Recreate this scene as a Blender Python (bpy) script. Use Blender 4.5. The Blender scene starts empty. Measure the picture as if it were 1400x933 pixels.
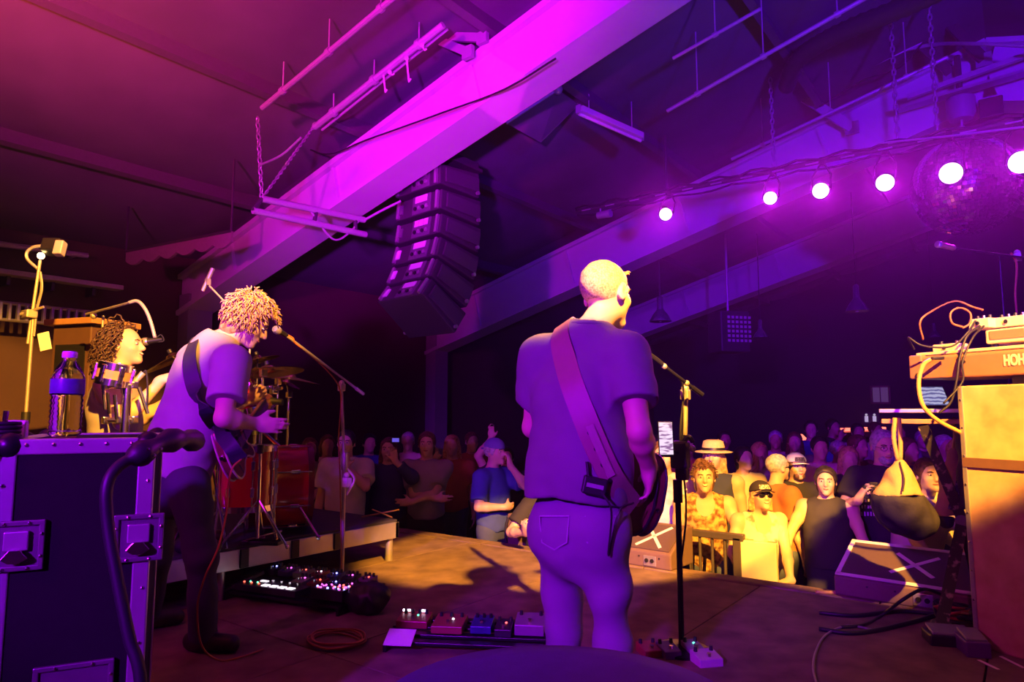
import bpy, bmesh, math, random
import numpy as np
from mathutils import Vector, Matrix

random.seed(7)
sc = bpy.context.scene
COL = sc.collection
R = math.radians

# ------------------------------------------------------------------ camera
# The room frame: +y runs from the stage out to the audience, +x along the
# stage edge.  The camera stands upstage and looks out over the band.
CAM_H = 1.10
PITCH = R(6.0)
FPX = 933.3                     # focal length in pixels for a 1400 px wide frame (24 mm)
cam_d = bpy.data.cameras.new('camera')
cam_d.lens = 24.0
cam_d.sensor_width = 36.0
cam_d.clip_start = 0.05
cam = bpy.data.objects.new('camera', cam_d)
COL.objects.link(cam)
cam.location = (0, 0, CAM_H)
cam.rotation_euler = (R(90) + PITCH, 0, math.atan2(0.6, 0.8))
sc.camera = cam
CR = np.array([0.8, 0.6, 0.0])      # camera right, on the ground
CF = np.array([-0.6, 0.8, 0.0])     # camera forward, on the ground


def _ray(px, py):
    x = (px - 700) / FPX
    y = (466.5 - py) / FPX
    f = math.cos(PITCH) - y * math.sin(PITCH)
    return x * CR + f * CF, f, math.sin(PITCH) + y * math.cos(PITCH)


def at(px, py, d):
    """surveyed point: d metres away along the ground direction of the camera"""
    g, f, z = _ray(px, py)
    t = d / f
    return np.array([g[0] * t, g[1] * t, CAM_H + z * t])


def on_z(px, py, z):
    g, f, zz = _ray(px, py)
    t = (z - CAM_H) / zz
    return np.array([g[0] * t, g[1] * t, z])


def on_y(px, py, y):
    g, f, zz = _ray(px, py)
    t = y / g[1]
    return np.array([g[0] * t, y, CAM_H + zz * t])


def on_x(px, py, x):
    g, f, zz = _ray(px, py)
    t = x / g[0]
    return np.array([x, g[1] * t, CAM_H + zz * t])


# ------------------------------------------------------------------ colour management
vs = sc.view_settings
sc.display_settings.display_device = 'sRGB'
vs.view_transform = 'Standard'
vs.look = 'None'
vs.exposure = 0.0
vs.gamma = 1.0
vs.use_curve_mapping = False

# ------------------------------------------------------------------ world: a dark club
w = bpy.data.worlds.new('world')
sc.world = w
w.use_nodes = True
bg = w.node_tree.nodes['Background']
bg.inputs[0].default_value = (0, 0, 0, 1)
bg.inputs[1].default_value = 0.0
# thin stage haze that fills the hall
haze = w.node_tree.nodes.new('ShaderNodeVolumeScatter')
haze.inputs['Density'].default_value = 0.008
haze.inputs['Anisotropy'].default_value = 0.88
w.node_tree.links.new(haze.outputs[0], w.node_tree.nodes['World Output'].inputs['Volume'])


# ------------------------------------------------------------------ stage lights
def aim(o, target):
    d = Vector(target) - o.location
    o.rotation_euler = d.to_track_quat('-Z', 'Y').to_euler()


def spot(name, loc, target, color, power, angle, blend=0.3, radius=0.05):
    l = bpy.data.lights.new(name, 'SPOT')
    l.color = color
    l.energy = power
    l.spot_size = R(angle)
    l.spot_blend = blend
    l.shadow_soft_size = radius
    o = bpy.data.objects.new(name, l)
    COL.objects.link(o)
    o.location = loc
    aim(o, target)
    return o


AMBER = (1.0, 0.40, 0.035)
VIOLET = (0.30, 0.003, 1.0)
MAGENTA = (0.95, 0.008, 0.80)
BLUE = (0.10, 0.012, 1.0)


def cw(x, d, z):
    """ground position: x metres to the camera's right, d metres ahead of it"""
    p = CR * x + CF * d
    return (p[0], p[1], z)


def oval(o, a, b, soft=0.25, strength=1.0, top=None, tilt=0.0):
    """PAR lamp with an oval beam, a wide and b high (tangents of the half angles)"""
    l = o.data
    l.use_nodes = True
    nt = l.node_tree
    em = nt.nodes['Emission']
    tc = nt.nodes.new('ShaderNodeTexCoord')
    sp = nt.nodes.new('ShaderNodeSeparateXYZ')
    nt.links.new(tc.outputs['Normal'], sp.inputs[0])

    def mth(op, x, y=None):
        n = nt.nodes.new('ShaderNodeMath')
        n.operation = op
        for i, v in enumerate((x, y)):
            if v is None:
                continue
            if isinstance(v, (int, float)):
                n.inputs[i].default_value = v
            else:
                nt.links.new(v, n.inputs[i])
        return n.outputs[0]
    z = mth('ABSOLUTE', sp.outputs[2])
    x = mth('DIVIDE', mth('DIVIDE', sp.outputs[0], z), a)
    y = mth('DIVIDE', mth('SUBTRACT', mth('DIVIDE', sp.outputs[1], z), mth('MULTIPLY', mth('DIVIDE', sp.outputs[0], z), tilt)), b)
    r = mth('SQRT', mth('ADD', mth('MULTIPLY', x, x), mth('MULTIPLY', y, y)))
    m = nt.nodes.new('ShaderNodeMapRange')
    m.interpolation_type = 'SMOOTHSTEP'
    m.inputs['From Min'].default_value = 1.0
    m.inputs['From Max'].default_value = 1.0 - soft
    m.inputs['To Min'].default_value = 0.0
    m.inputs['To Max'].default_value = strength
    nt.links.new(r, m.inputs['Value'])
    res = m.outputs[0]
    if top is not None:            # barn door that cuts the upper part of the beam
        m2 = nt.nodes.new('ShaderNodeMapRange')
        m2.interpolation_type = 'SMOOTHSTEP'
        m2.inputs['From Min'].default_value = top + 0.05
        m2.inputs['From Max'].default_value = top - 0.01
        nt.links.new(mth('DIVIDE', sp.outputs[1], z), m2.inputs['Value'])
        res = mth('MULTIPLY', res, m2.outputs[0])
    nt.links.new(res, em.inputs['Strength'])
    return o


def aim_az(o, az, elev):
    """azimuth right of the camera direction, elevation below the horizon, in degrees"""
    d = CR * math.sin(R(az)) + CF * math.cos(R(az))
    d = d * math.cos(R(elev)) - np.array([0, 0, 1.0]) * math.sin(R(elev))
    o.rotation_euler = Vector(d).to_track_quat('-Z', 'Y').to_euler()


T = math.tan
# amber PARs on the upstage bar, above and behind the camera
k = spot('amber_par_offscreen', cw(1.13, -0.45, 4.0), (0, 5, 0), AMBER, 11000, 80, 0.0, 0.05)
aim_az(k, -3.2, 32.3)
oval(k, T(R(16.3)), T(R(6.5)), 0.12, tilt=0.20)
k = spot('amber_par_keys_offscreen', cw(1.6, -0.45, 4.0), (0, 5, 0), AMBER, 9000, 80, 0.0, 0.05)
aim_az(k, 13, 36)
oval(k, T(R(11)), T(R(6.2)), 0.2)
k = spot('amber_par_drums_offscreen', cw(0.6, -0.45, 4.0), (0, 5, 0), AMBER, 9000, 80, 0.0, 0.05)
aim_az(k, -40.5, 22.6)
oval(k, T(R(19.5)), T(R(10.8)), 0.2, tilt=-0.10)
# violet washes on stands upstage
spot('violet_wash_offscreen', cw(-2.4, -2.4, 2.6), cw(-0.45, 3.0, 1.40), VIOLET, 2400, 37, 0.45, 0.12)
oval(spot('violet_wash_beam_offscreen', cw(-0.8, -1.2, 1.2), tuple(on_y(580, 190, 4.1)), (0.48, 0.003, 1.0), 6200, 75, 0.2, 0.12), T(R(19.5)), T(R(11)), 0.75, tilt=0.75)
spot('magenta_wash_offscreen', cw(-3.2, -0.4, 3.0), cw(-0.6, 3.0, 1.3), MAGENTA, 220, 50, 0.8, 0.12)
spot('magenta_roof_offscreen', cw(-2.2, -0.9, 2.0), cw(-2.1, 3.0, 4.2), (1.0, 0.006, 0.60), 3400, 66, 1.0, 0.15)
spot('red_roof_offscreen', cw(-3.2, -0.3, 2.3), cw(-3.2, 2.0, 4.0), (1.0, 0.09, 0.006), 5200, 60, 1.0, 0.1)
spot('blue_roof_offscreen', cw(2.2, -1.0, 2.2), cw(3.6, 6.5, 4.4), (0.13, 0.002, 1.0), 3300, 66, 0.9, 0.15)


def gobo(o, a, b, ang):
    """framing shutters: a rectangular beam"""
    l = o.data
    l.use_nodes = True
    nt = l.node_tree
    tc = nt.nodes.new('ShaderNodeTexCoord')
    mp = nt.nodes.new('ShaderNodeVectorRotate')
    mp.rotation_type = 'Z_AXIS'
    mp.inputs['Angle'].default_value = ang
    sp = nt.nodes.new('ShaderNodeSeparateXYZ')
    nt.links.new(tc.outputs['Normal'], mp.inputs['Vector'])
    nt.links.new(mp.outputs[0], sp.inputs[0])
    outs = []
    for i, lim in ((0, a), (1, b)):
        d = nt.nodes.new('ShaderNodeMath')
        d.operation = 'DIVIDE'
        nt.links.new(sp.outputs[i], d.inputs[0])
        nt.links.new(sp.outputs[2], d.inputs[1])
        ab = nt.nodes.new('ShaderNodeMath')
        ab.operation = 'ABSOLUTE'
        nt.links.new(d.outputs[0], ab.inputs[0])
        c = nt.nodes.new('ShaderNodeMath')
        c.operation = 'LESS_THAN'
        nt.links.new(ab.outputs[0], c.inputs[0])
        c.inputs[1].default_value = lim
        outs.append(c.outputs[0])
    m = nt.nodes.new('ShaderNodeMath')
    m.operation = 'MULTIPLY'
    nt.links.new(outs[0], m.inputs[0])
    nt.links.new(outs[1], m.inputs[1])
    nt.links.new(m.outputs[0], nt.nodes['Emission'].inputs['Strength'])
    return o


# profile spot with its shutters set to a small pink square on the big beam
gobo(spot('pink_profile_offscreen', cw(-1.0, -1.0, 1.4), tuple(on_y(674, 118, 4.05)), (1.0, 0.01, 0.72), 2600, 30, 0.0, 0.01), 0.036, 0.030, R(35))



# ------------------------------------------------------------------ materials
_mats = {}


def M(name, col, rough=0.6, metal=0.0, noise=0.15, scale=30.0, emit=None, estr=0.0,
      bump=0.0, bscale=60.0, alpha=None, trans=0.0, spec=0.5, coat=0.0):
    if name in _mats:
        return _mats[name]
    m = bpy.data.materials.new(name)
    m.use_nodes = True
    nt = m.node_tree
    b = nt.nodes['Principled BSDF']
    b.inputs['Roughness'].default_value = rough
    b.inputs['Metallic'].default_value = metal
    b.inputs['Specular IOR Level'].default_value = spec
    b.inputs['Coat Weight'].default_value = coat
    c = (col[0], col[1], col[2], 1)
    b.inputs['Base Color'].default_value = c
    tc = None
    if noise > 0 or bump > 0:
        tc = nt.nodes.new('ShaderNodeTexCoord')
    if noise > 0:
        n = nt.nodes.new('ShaderNodeTexNoise')
        n.inputs['Scale'].default_value = scale
        n.inputs['Detail'].default_value = 3
        nt.links.new(tc.outputs['Object'], n.inputs['Vector'])
        mx = nt.nodes.new('ShaderNodeMix')
        mx.data_type = 'RGBA'
        mx.inputs[6].default_value = tuple(max(0, v * (1 - noise)) for v in col) + (1,)
        mx.inputs[7].default_value = tuple(min(1, v * (1 + noise)) for v in col) + (1,)
        nt.links.new(n.outputs['Fac'], mx.inputs[0])
        nt.links.new(mx.outputs[2], b.inputs['Base Color'])
    if bump > 0:
        n2 = nt.nodes.new('ShaderNodeTexNoise')
        n2.inputs['Scale'].default_value = bscale
        n2.inputs['Detail'].default_value = 4
        nt.links.new(tc.outputs['Object'], n2.inputs['Vector'])
        bp = nt.nodes.new('ShaderNodeBump')
        bp.inputs['Strength'].default_value = bump
        bp.inputs['Distance'].default_value = 0.02
        nt.links.new(n2.outputs['Fac'], bp.inputs['Height'])
        nt.links.new(bp.outputs['Normal'], b.inputs['Normal'])
    if emit is not None:
        b.inputs['Emission Color'].default_value = (emit[0], emit[1], emit[2], 1)
        b.inputs['Emission Strength'].default_value = estr
    if trans > 0:
        b.inputs['Transmission Weight'].default_value = trans
        b.inputs['IOR'].default_value = 1.33
    if alpha is not None:
        b.inputs['Alpha'].default_value = alpha
    _mats[name] = m
    return m


def two_tone(name, c1, c2, scale, thresh=0.5, soft=0.06, rough=0.6, kind='noise', bump=0.0, spec=0.3):
    """a printed or worn material of two colours"""
    if name in _mats:
        return _mats[name]
    m = bpy.data.materials.new(name)
    m.use_nodes = True
    nt = m.node_tree
    b = nt.nodes['Principled BSDF']
    b.inputs['Roughness'].default_value = rough
    b.inputs['Specular IOR Level'].default_value = spec
    tc = nt.nodes.new('ShaderNodeTexCoord')
    if kind == 'noise':
        n = nt.nodes.new('ShaderNodeTexNoise')
        n.inputs['Detail'].default_value = 4
        out = n.outputs['Fac']
    else:
        n = nt.nodes.new('ShaderNodeTexVoronoi')
        out = n.outputs['Distance']
    n.inputs['Scale'].default_value = scale
    nt.links.new(tc.outputs['Object'], n.inputs['Vector'])
    r = nt.nodes.new('ShaderNodeValToRGB')
    r.color_ramp.elements[0].position = max(0, thresh - soft)
    r.color_ramp.elements[1].position = min(1, thresh + soft)
    r.color_ramp.elements[0].color = c1 + (1,)
    r.color_ramp.elements[1].color = c2 + (1,)
    nt.links.new(out, r.inputs[0])
    nt.links.new(r.outputs[0], b.inputs['Base Color'])
    if bump:
        bp = nt.nodes.new('ShaderNodeBump')
        bp.inputs['Strength'].default_value = bump
        bp.inputs['Distance'].default_value = 0.01
        nt.links.new(out, bp.inputs['Height'])
        nt.links.new(bp.outputs['Normal'], b.inputs['Normal'])
    _mats[name] = m
    return m


# ------------------------------------------------------------------ mesh builder
def nrm(v):
    v = np.asarray(v, float)
    l = np.linalg.norm(v)
    return v / l if l > 1e-9 else v


def frame_of(d):
    d = nrm(d)
    a = np.array([0, 0, 1.0]) if abs(d[2]) < 0.9 else np.array([1.0, 0, 0])
    x = nrm(np.cross(a, d))
    y = np.cross(d, x)
    return x, y, d


def rotz(a):
    c, s = math.cos(a), math.sin(a)
    return np.array([[c, -s, 0], [s, c, 0], [0, 0, 1.0]])


def rotx(a):
    c, s = math.cos(a), math.sin(a)
    return np.array([[1.0, 0, 0], [0, c, -s], [0, s, c]])


def roty(a):
    c, s = math.cos(a), math.sin(a)
    return np.array([[c, 0, s], [0, 1.0, 0], [-s, 0, c]])


I3 = np.eye(3)


def axes(x, y=None, z=None):
    return np.array([x, y, z], float).T


class MB:
    def __init__(self):
        self.v = []
        self.f = []

    def add(self, vs_, fs_):
        o = len(self.v)
        self.v.extend([tuple(map(float, p)) for p in vs_])
        self.f.extend([tuple(i + o for i in f) for f in fs_])
        return self

    def box(self, c, s, rot=I3, taper=1.0):
        c = np.asarray(c, float)
        hx, hy, hz = s[0] / 2, s[1] / 2, s[2] / 2
        p = []
        for z in (-1, 1):
            k = taper if z > 0 else 1.0
            for x, y in ((-1, -1), (1, -1), (1, 1), (-1, 1)):
                p.append(c + rot @ np.array([x * hx * k, y * hy * k, z * hz]))
        return self.add(p, [(3, 2, 1, 0), (4, 5, 6, 7), (0, 1, 5, 4), (1, 2, 6, 5), (2, 3, 7, 6), (3, 0, 4, 7)])

    def beam(self, a, b, w_, h, up=(0, 0, 1)):
        """rectangular bar from a to b, w_ wide and h deep along up"""
        a = np.asarray(a, float)
        b = np.asarray(b, float)
        d = nrm(b - a)
        x = nrm(np.cross(d, up))
        u = np.cross(x, d)
        return self.box((a + b) / 2, (w_, np.linalg.norm(b - a), h), axes(x, d, u))

    def cyl(self, a, b, r0, r1=None, seg=12, caps=True):
        a = np.asarray(a, float)
        b = np.asarray(b, float)
        r1 = r0 if r1 is None else r1
        x, y, d = frame_of(b - a)
        p = []
        for q, r in ((a, r0), (b, r1)):
            for i in range(seg):
                t = 2 * math.pi * i / seg
                p.append(q + r * (math.cos(t) * x + math.sin(t) * y))
        f = [(i, (i + 1) % seg, seg + (i + 1) % seg, seg + i) for i in range(seg)]
        if caps:
            f.append(tuple(range(seg - 1, -1, -1)))
            f.append(tuple(range(seg, 2 * seg)))
        return self.add(p, f)

    def tube(self, pts, r, seg=6, closed=False):
        pts = [np.asarray(p, float) for p in pts]
        n = len(pts)
        rr = r if hasattr(r, '__len__') else [r] * n
        P, Fc = [], []
        px = None
        for i in range(n):
            if closed:
                d = pts[(i + 1) % n] - pts[i - 1]
            else:
                d = pts[min(i + 1, n - 1)] - pts[max(i - 1, 0)]
            d = nrm(d)
            if px is None:
                x, y, _ = frame_of(d)
            else:
                x = nrm(px - d * np.dot(px, d))
                y = np.cross(d, x)
            px = x
            for k in range(seg):
                t = 2 * math.pi * k / seg
                P.append(pts[i] + rr[i] * (math.cos(t) * x + math.sin(t) * y))
        m = n if closed else n - 1
        for i in range(m):
            j = (i + 1) % n
            for k in range(seg):
                k2 = (k + 1) % seg
                Fc.append((i * seg + k, i * seg + k2, j * seg + k2, j * seg + k))
        if not closed:
            Fc.append(tuple(range(seg - 1, -1, -1)))
            Fc.append(tuple((n - 1) * seg + k for k in range(seg)))
        return self.add(P, Fc)

    def lathe(self, prof, c=(0, 0, 0), rot=I3, seg=20, capped=True):
        """profile [(r, z)] turned about local z"""
        c = np.asarray(c, float)
        P, Fc = [], []
        for r, z in prof:
            for k in range(seg):
                t = 2 * math.pi * k / seg
                P.append(c + rot @ np.array([r * math.cos(t), r * math.sin(t), z]))
        for i in range(len(prof) - 1):
            for k in range(seg):
                k2 = (k + 1) % seg
                Fc.append((i * seg + k, i * seg + k2, (i + 1) * seg + k2, (i + 1) * seg + k))
        if capped:
            Fc.append(tuple(range(seg - 1, -1, -1)))
            Fc.append(tuple((len(prof) - 1) * seg + k for k in range(seg)))
        return self.add(P, Fc)

    def prism(self, out, th, c=(0, 0, 0), rot=I3):
        """outline in local xy, th thick along local z (centred)"""
        c = np.asarray(c, float)
        n = len(out)
        P = [c + rot @ np.array([x, y, -th / 2]) for x, y in out] + [c + rot @ np.array([x, y, th / 2]) for x, y in out]
        Fc = [tuple(range(n - 1, -1, -1)), tuple(range(n, 2 * n))]
        Fc += [(i, (i + 1) % n, n + (i + 1) % n, n + i) for i in range(n)]
        return self.add(P, Fc)

    def ball(self, c, r, seg=12, rings=8, rot=I3):
        c = np.asarray(c, float)
        r = np.array([r, r, r] if not hasattr(r, '__len__') else r, float)
        P = []
        for i in range(rings + 1):
            a = math.pi * i / rings
            for k in range(seg):
                t = 2 * math.pi * k / seg
                P.append(c + rot @ (r * np.array([math.sin(a) * math.cos(t), math.sin(a) * math.sin(t), math.cos(a)])))
        Fc = []
        for i in range(rings):
            for k in range(seg):
                k2 = (k + 1) % seg
                if i == 0:
                    Fc.append((k, (i + 1) * seg + k, (i + 1) * seg + k2))
                elif i == rings - 1:
                    Fc.append((i * seg + k, (i + 1) * seg + k, i * seg + k2))
                else:
                    Fc.append((i * seg + k, (i + 1) * seg + k, (i + 1) * seg + k2, i * seg + k2))
        return self.add(P, Fc)

    def build(self, name, mat, parent=None, world=False, smooth=False, bevel=0.0):
        me = bpy.data.meshes.new(name)
        v = self.v
        if world and parent is not None:
            l = parent_base(parent)
            v = [(p[0] - l[0], p[1] - l[1], p[2] - l[2]) for p in v]
        me.from_pydata(v, [], self.f)
        me.validate()
        bm = bmesh.new()
        bm.from_mesh(me)
        loose = [q for q in bm.verts if not q.link_faces]
        if loose:
            bmesh.ops.delete(bm, geom=loose, context='VERTS')
        bmesh.ops.recalc_face_normals(bm, faces=bm.faces)
        bm.to_mesh(me)
        bm.free()
        me.update()
        return link(name, me, mat, parent, smooth, bevel)


def parent_base(p):
    l = np.zeros(3)
    while p is not None:
        l = l + np.array(p.location)
        p = p.parent
    return l


def link(name, me, mat, parent=None, smooth=False, bevel=0.0):
    o = bpy.data.objects.new(name, me)
    COL.objects.link(o)
    if mat is not None:
        me.materials.append(mat)
    if parent is not None:
        o.parent = parent
    if smooth:
        me.polygons.foreach_set('use_smooth', [True] * len(me.polygons))
        if smooth == 'auto':
            me.set_sharp_from_angle(angle=R(40))
    if bevel:
        b = o.modifiers.new('bevel', 'BEVEL')
        b.width = bevel
        b.segments = 2
        b.limit_method = 'ANGLE'
    return o


def thing(name, label, cat, loc=(0, 0, 0), rz=0.0, group=None):
    o = bpy.data.objects.new(name, None)
    o.empty_display_size = 0.1
    COL.objects.link(o)
    o.location = tuple(map(float, loc))
    o.rotation_euler = (0, 0, rz)
    tag(o, label, cat, group)
    return o


def tag(o, label=None, cat=None, group=None, kind=None):
    if label:
        o['label'] = label
    if cat:
        o['category'] = cat
    if group:
        o['group'] = group
    if kind:
        o['kind'] = kind
    return o


def copy_tree(o, parent=None):
    c = o.copy()
    COL.objects.link(c)
    c.parent = parent
    for ch in list(o.children):
        copy_tree(ch, c)
    return c


def spline(pts, n=8):
    """Catmull-Rom through the points"""
    p = [np.asarray(q, float) for q in pts]
    p = [2 * p[0] - p[1]] + p + [2 * p[-1] - p[-2]]
    out = []
    for i in range(1, len(p) - 2):
        for k in range(n):
            t = k / n
            out.append(0.5 * ((2 * p[i]) + (-p[i - 1] + p[i + 1]) * t + (2 * p[i - 1] - 5 * p[i] + 4 * p[i + 1] - p[i + 2]) * t * t
                              + (-p[i - 1] + 3 * p[i] - 3 * p[i + 1] + p[i + 2]) * t ** 3))
    out.append(p[-2])
    return out


# ------------------------------------------------------------------ smooth bodies from distance fields
class Field:
    def __init__(self):
        self.p = []

    def cone(self, a, b, ra, rb, k=0.03, cap=False):
        a = np.asarray(a, float)
        b = np.asarray(b, float)
        self.p.append(('c', a, b, ra, rb, k, cap))
        return self

    def ell(self, c, r, rot=I3, k=0.03):
        self.p.append(('e', np.asarray(c, float), np.asarray(r, float), np.asarray(rot, float), k))
        return self

    def cut_ell(self, c, r, rot=I3, k=0.01):
        self.p.append(('x', np.asarray(c, float), np.asarray(r, float), np.asarray(rot, float), k))
        return self

    def cut_plane(self, pt, n):
        """keep the side against n"""
        self.p.append(('h', np.asarray(pt, float), nrm(n)))
        return self

    def cut_cone(self, a, b, ra, rb, k=0.01):
        self.p.append(('k', np.asarray(a, float), np.asarray(b, float), ra, rb, k))
        return self

    def bounds(self):
        lo, hi = np.full(3, 1e9), np.full(3, -1e9)
        for q in self.p:
            if q[0] == 'c':
                r = max(q[3], q[4])
                lo = np.minimum(lo, np.minimum(q[1], q[2]) - r)
                hi = np.maximum(hi, np.maximum(q[1], q[2]) + r)
            elif q[0] == 'e':
                e = np.sqrt(((q[3] * q[2]) ** 2).sum(1))
                lo = np.minimum(lo, q[1] - e)
                hi = np.maximum(hi, q[1] + e)
        return lo, hi

    def __call__(self, X):
        d = np.full(len(X), 1e3)
        for q in self.p:
            t = q[0]
            if t in ('c', 'k'):
                a, b, ra, rb, k = q[1], q[2], q[3], q[4], q[5]
                ba = b - a
                L2 = max(ba @ ba, 1e-12)
                pa = X - a
                h = pa @ ba / L2
                hc = np.clip(h, 0, 1)
                e = np.sqrt((pa * pa).sum(1) - 2 * hc * (pa @ ba) + hc * hc * L2 + 1e-12) - (ra + hc * (rb - ra))
                if t == 'c':
                    if q[6]:
                        e = np.maximum(e, (h - 1) * math.sqrt(L2))
                    hh = np.maximum(k - np.abs(d - e), 0) / k
                    d = np.minimum(d, e) - hh * hh * k * 0.25
                else:
                    e = -e
                    hh = np.maximum(k - np.abs(d - e), 0) / k
                    d = np.maximum(d, e) + hh * hh * k * 0.25
            elif t in ('e', 'x'):
                c, r, rot, k = q[1], q[2], q[3], q[4]
                Y = (X - c) @ rot
                k0 = np.sqrt(((Y / r) ** 2).sum(1)) + 1e-9
                k1 = np.sqrt(((Y / (r * r)) ** 2).sum(1)) + 1e-9
                e = k0 * (k0 - 1) / k1
                if t == 'e':
                    hh = np.maximum(k - np.abs(d - e), 0) / k
                    d = np.minimum(d, e) - hh * hh * k * 0.25
                else:
                    e = -e
                    hh = np.maximum(k - np.abs(d - e), 0) / k
                    d = np.maximum(d, e) + hh * hh * k * 0.25
            elif t == 'h':
                d = np.maximum(d, (X - q[1]) @ q[2])
        return d


def polygonise(fn, lo, hi, h, disp=None):
    """surface nets over a sparse, two-level grid"""
    lo = np.asarray(lo, float) - 3 * h
    hi = np.asarray(hi, float) + 3 * h
    C = 4
    nc = np.ceil((hi - lo) / (h * C)).astype(int) + 1
    n = nc * C
    cx = [lo[i] + (np.arange(nc[i]) + 0.5) * h * C - h * 0.5 for i in range(3)]
    G = np.stack(np.meshgrid(*cx, indexing='ij'), -1).reshape(-1, 3)
    dc = fn(G).reshape(nc)
    act = np.abs(dc) < h * C * 0.95 + 0.012
    V = np.repeat(np.repeat(np.repeat(dc, C, 0), C, 1), C, 2).astype(np.float32)
    A = np.repeat(np.repeat(np.repeat(act, C, 0), C, 1), C, 2)
    ids = np.argwhere(A)
    X = (lo + ids * h).astype(np.float32)
    dv = fn(X)
    if disp is not None:
        dv = dv + disp(X)
    V[A] = dv
    V[V == 0] = 1e-6
    S = V < 0
    a, b, c = n - 1
    cnt = np.zeros((a, b, c), np.uint8)
    for i in (0, 1):
        for j in (0, 1):
            for k in (0, 1):
                cnt += S[i:i + a, j:j + b, k:k + c]
    cells = np.argwhere((cnt > 0) & (cnt < 8))
    N = len(cells)
    vid = np.full((a, b, c), -1, np.int32)
    vid[cells[:, 0], cells[:, 1], cells[:, 2]] = np.arange(N)
    corner = {}
    for i in (0, 1):
        for j in (0, 1):
            for k in (0, 1):
                corner[(i, j, k)] = V[cells[:, 0] + i, cells[:, 1] + j, cells[:, 2] + k]
    acc = np.zeros((N, 3))
    m = np.zeros(N)
    for ax in range(3):
        o = [x for x in range(3) if x != ax]
        for p in (0, 1):
            for q in (0, 1):
                A0 = [0, 0, 0]
                A0[o[0]] = p
                A0[o[1]] = q
                B0 = list(A0)
                B0[ax] = 1
                va, vb = corner[tuple(A0)], corner[tuple(B0)]
                s = (va < 0) != (vb < 0)
                t = np.where(s, va / np.where(s, va - vb, 1), 0)
                pt = np.tile(np.array(A0, float), (N, 1))
                pt[:, ax] = t
                acc += pt * s[:, None]
                m += s
    P = lo + (cells + acc / m[:, None]) * h
    quads = []
    for ax in range(3):
        o = [x for x in range(3) if x != ax]
        sl0 = [slice(None)] * 3
        sl1 = [slice(None)] * 3
        sl0[ax] = slice(0, -1)
        sl1[ax] = slice(1, None)
        e = S[tuple(sl0)] != S[tuple(sl1)]
        E_ = np.argwhere(e)
        ok = (E_[:, o[0]] > 0) & (E_[:, o[1]] > 0) & (E_[:, o[0]] < n[o[0]] - 1) & (E_[:, o[1]] < n[o[1]] - 1)
        E_ = E_[ok]
        flip = S[E_[:, 0], E_[:, 1], E_[:, 2]]
        q = []
        for (p1, p2) in ((-1, -1), (0, -1), (0, 0), (-1, 0)):
            T = E_.copy()
            T[:, o[0]] += p1
            T[:, o[1]] += p2
            q.append(vid[T[:, 0], T[:, 1], T[:, 2]])
        q = np.stack(q, 1)
        if ax == 1:
            flip = ~flip
        q[~flip] = q[~flip][:, ::-1]
        quads.append(q)
    Q = np.concatenate(quads)
    Q = Q[(Q >= 0).all(1)]
    return P, Q


def field_obj(name, F, mat, parent, h=0.01, disp=None, extra=None):
    lo, hi = F.bounds()
    P, Q = polygonise(F, lo, hi, h, disp)
    if parent is not None:
        P = P - parent_base(parent)
    me = bpy.data.meshes.new(name)
    me.vertices.add(len(P))
    me.vertices.foreach_set('co', P.ravel())
    me.loops.add(len(Q) * 4)
    me.loops.foreach_set('vertex_index', Q.ravel().astype(np.int32))
    me.polygons.add(len(Q))
    me.polygons.foreach_set('loop_start', np.arange(0, len(Q) * 4, 4, dtype=np.int32))
    me.update(calc_edges=True)
    me.validate()
    return link(name, me, mat, parent, True)


def folds(amp, freq, dirv, seed=0.0, warp=0.6):
    """cloth creases running across dirv"""
    d = nrm(dirv)
    x, y, _ = frame_of(d)

    def fn(X):
        s = X @ d * freq
        a = np.sin(X @ x * freq * 0.45 + seed) + np.sin(X @ y * freq * 0.6 + seed * 1.7)
        b = np.sin(X @ x * freq * 0.22 + 2.1 * seed) * np.sin(X @ d * freq * 0.3 + seed)
        return amp * np.sin(s + warp * 2.2 * a + seed) * (0.55 + 0.45 * b)
    return fn


def lumps(amp, freq, seed=0.0):
    def fn(X):
        a = np.sin(X[:, 0] * freq + 1.3 * np.sin(X[:, 1] * freq * 0.8 + seed) + seed)
        b = np.sin(X[:, 1] * freq * 1.1 + 1.2 * np.sin(X[:, 2] * freq * 0.9 + seed * 2))
        c = np.sin(X[:, 2] * freq * 0.95 + 1.1 * np.sin(X[:, 0] * freq * 1.05 - seed))
        return amp * (a * b + b * c + c * a) / 1.5
    return fn


def addf(*fs):
    return lambda X: sum(f(X) for f in fs)


# ================================================================== the room
STAGE_Y = 4.70
FLOOR_Z = -0.95
RX = -0.10                      # ridge line


def roof_z(x):
    return 5.15 - 0.277 * abs(x - RX)


def structure(o):
    o['kind'] = 'structure'
    return o


m_black_deck = two_tone('worn_stage_plywood', (0.13, 0.09, 0.07), (0.25, 0.175, 0.13), 6.0, 0.5, 0.2, 0.85, bump=0.05, spec=0.04)
m_deck_gap = M('deck_underside', (0.008, 0.007, 0.007), 0.9)
m_concrete = M('dark_concrete', (0.05, 0.045, 0.045), 0.6, scale=4, bump=0.1)
m_wall = M('dark_painted_wall', (0.075, 0.036, 0.033), 0.8, scale=3, bump=0.05)
m_wall_far = M('black_painted_wall', (0.03, 0.025, 0.03), 0.8, scale=3)
m_roof = M('grey_roof_lining', (0.11, 0.10, 0.12), 0.75, scale=2.5, noise=0.25, bump=0.12, bscale=5)
m_beam = M('pale_painted_beam', (0.50, 0.46, 0.50), 0.55, scale=5, noise=0.08)
m_beam_lip = M('beam_flange_paint', (0.24, 0.22, 0.25), 0.55, scale=5, noise=0.08)
m_pipe = M('painted_conduit', (0.45, 0.42, 0.45), 0.4, metal=0.3, noise=0.1)
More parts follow.
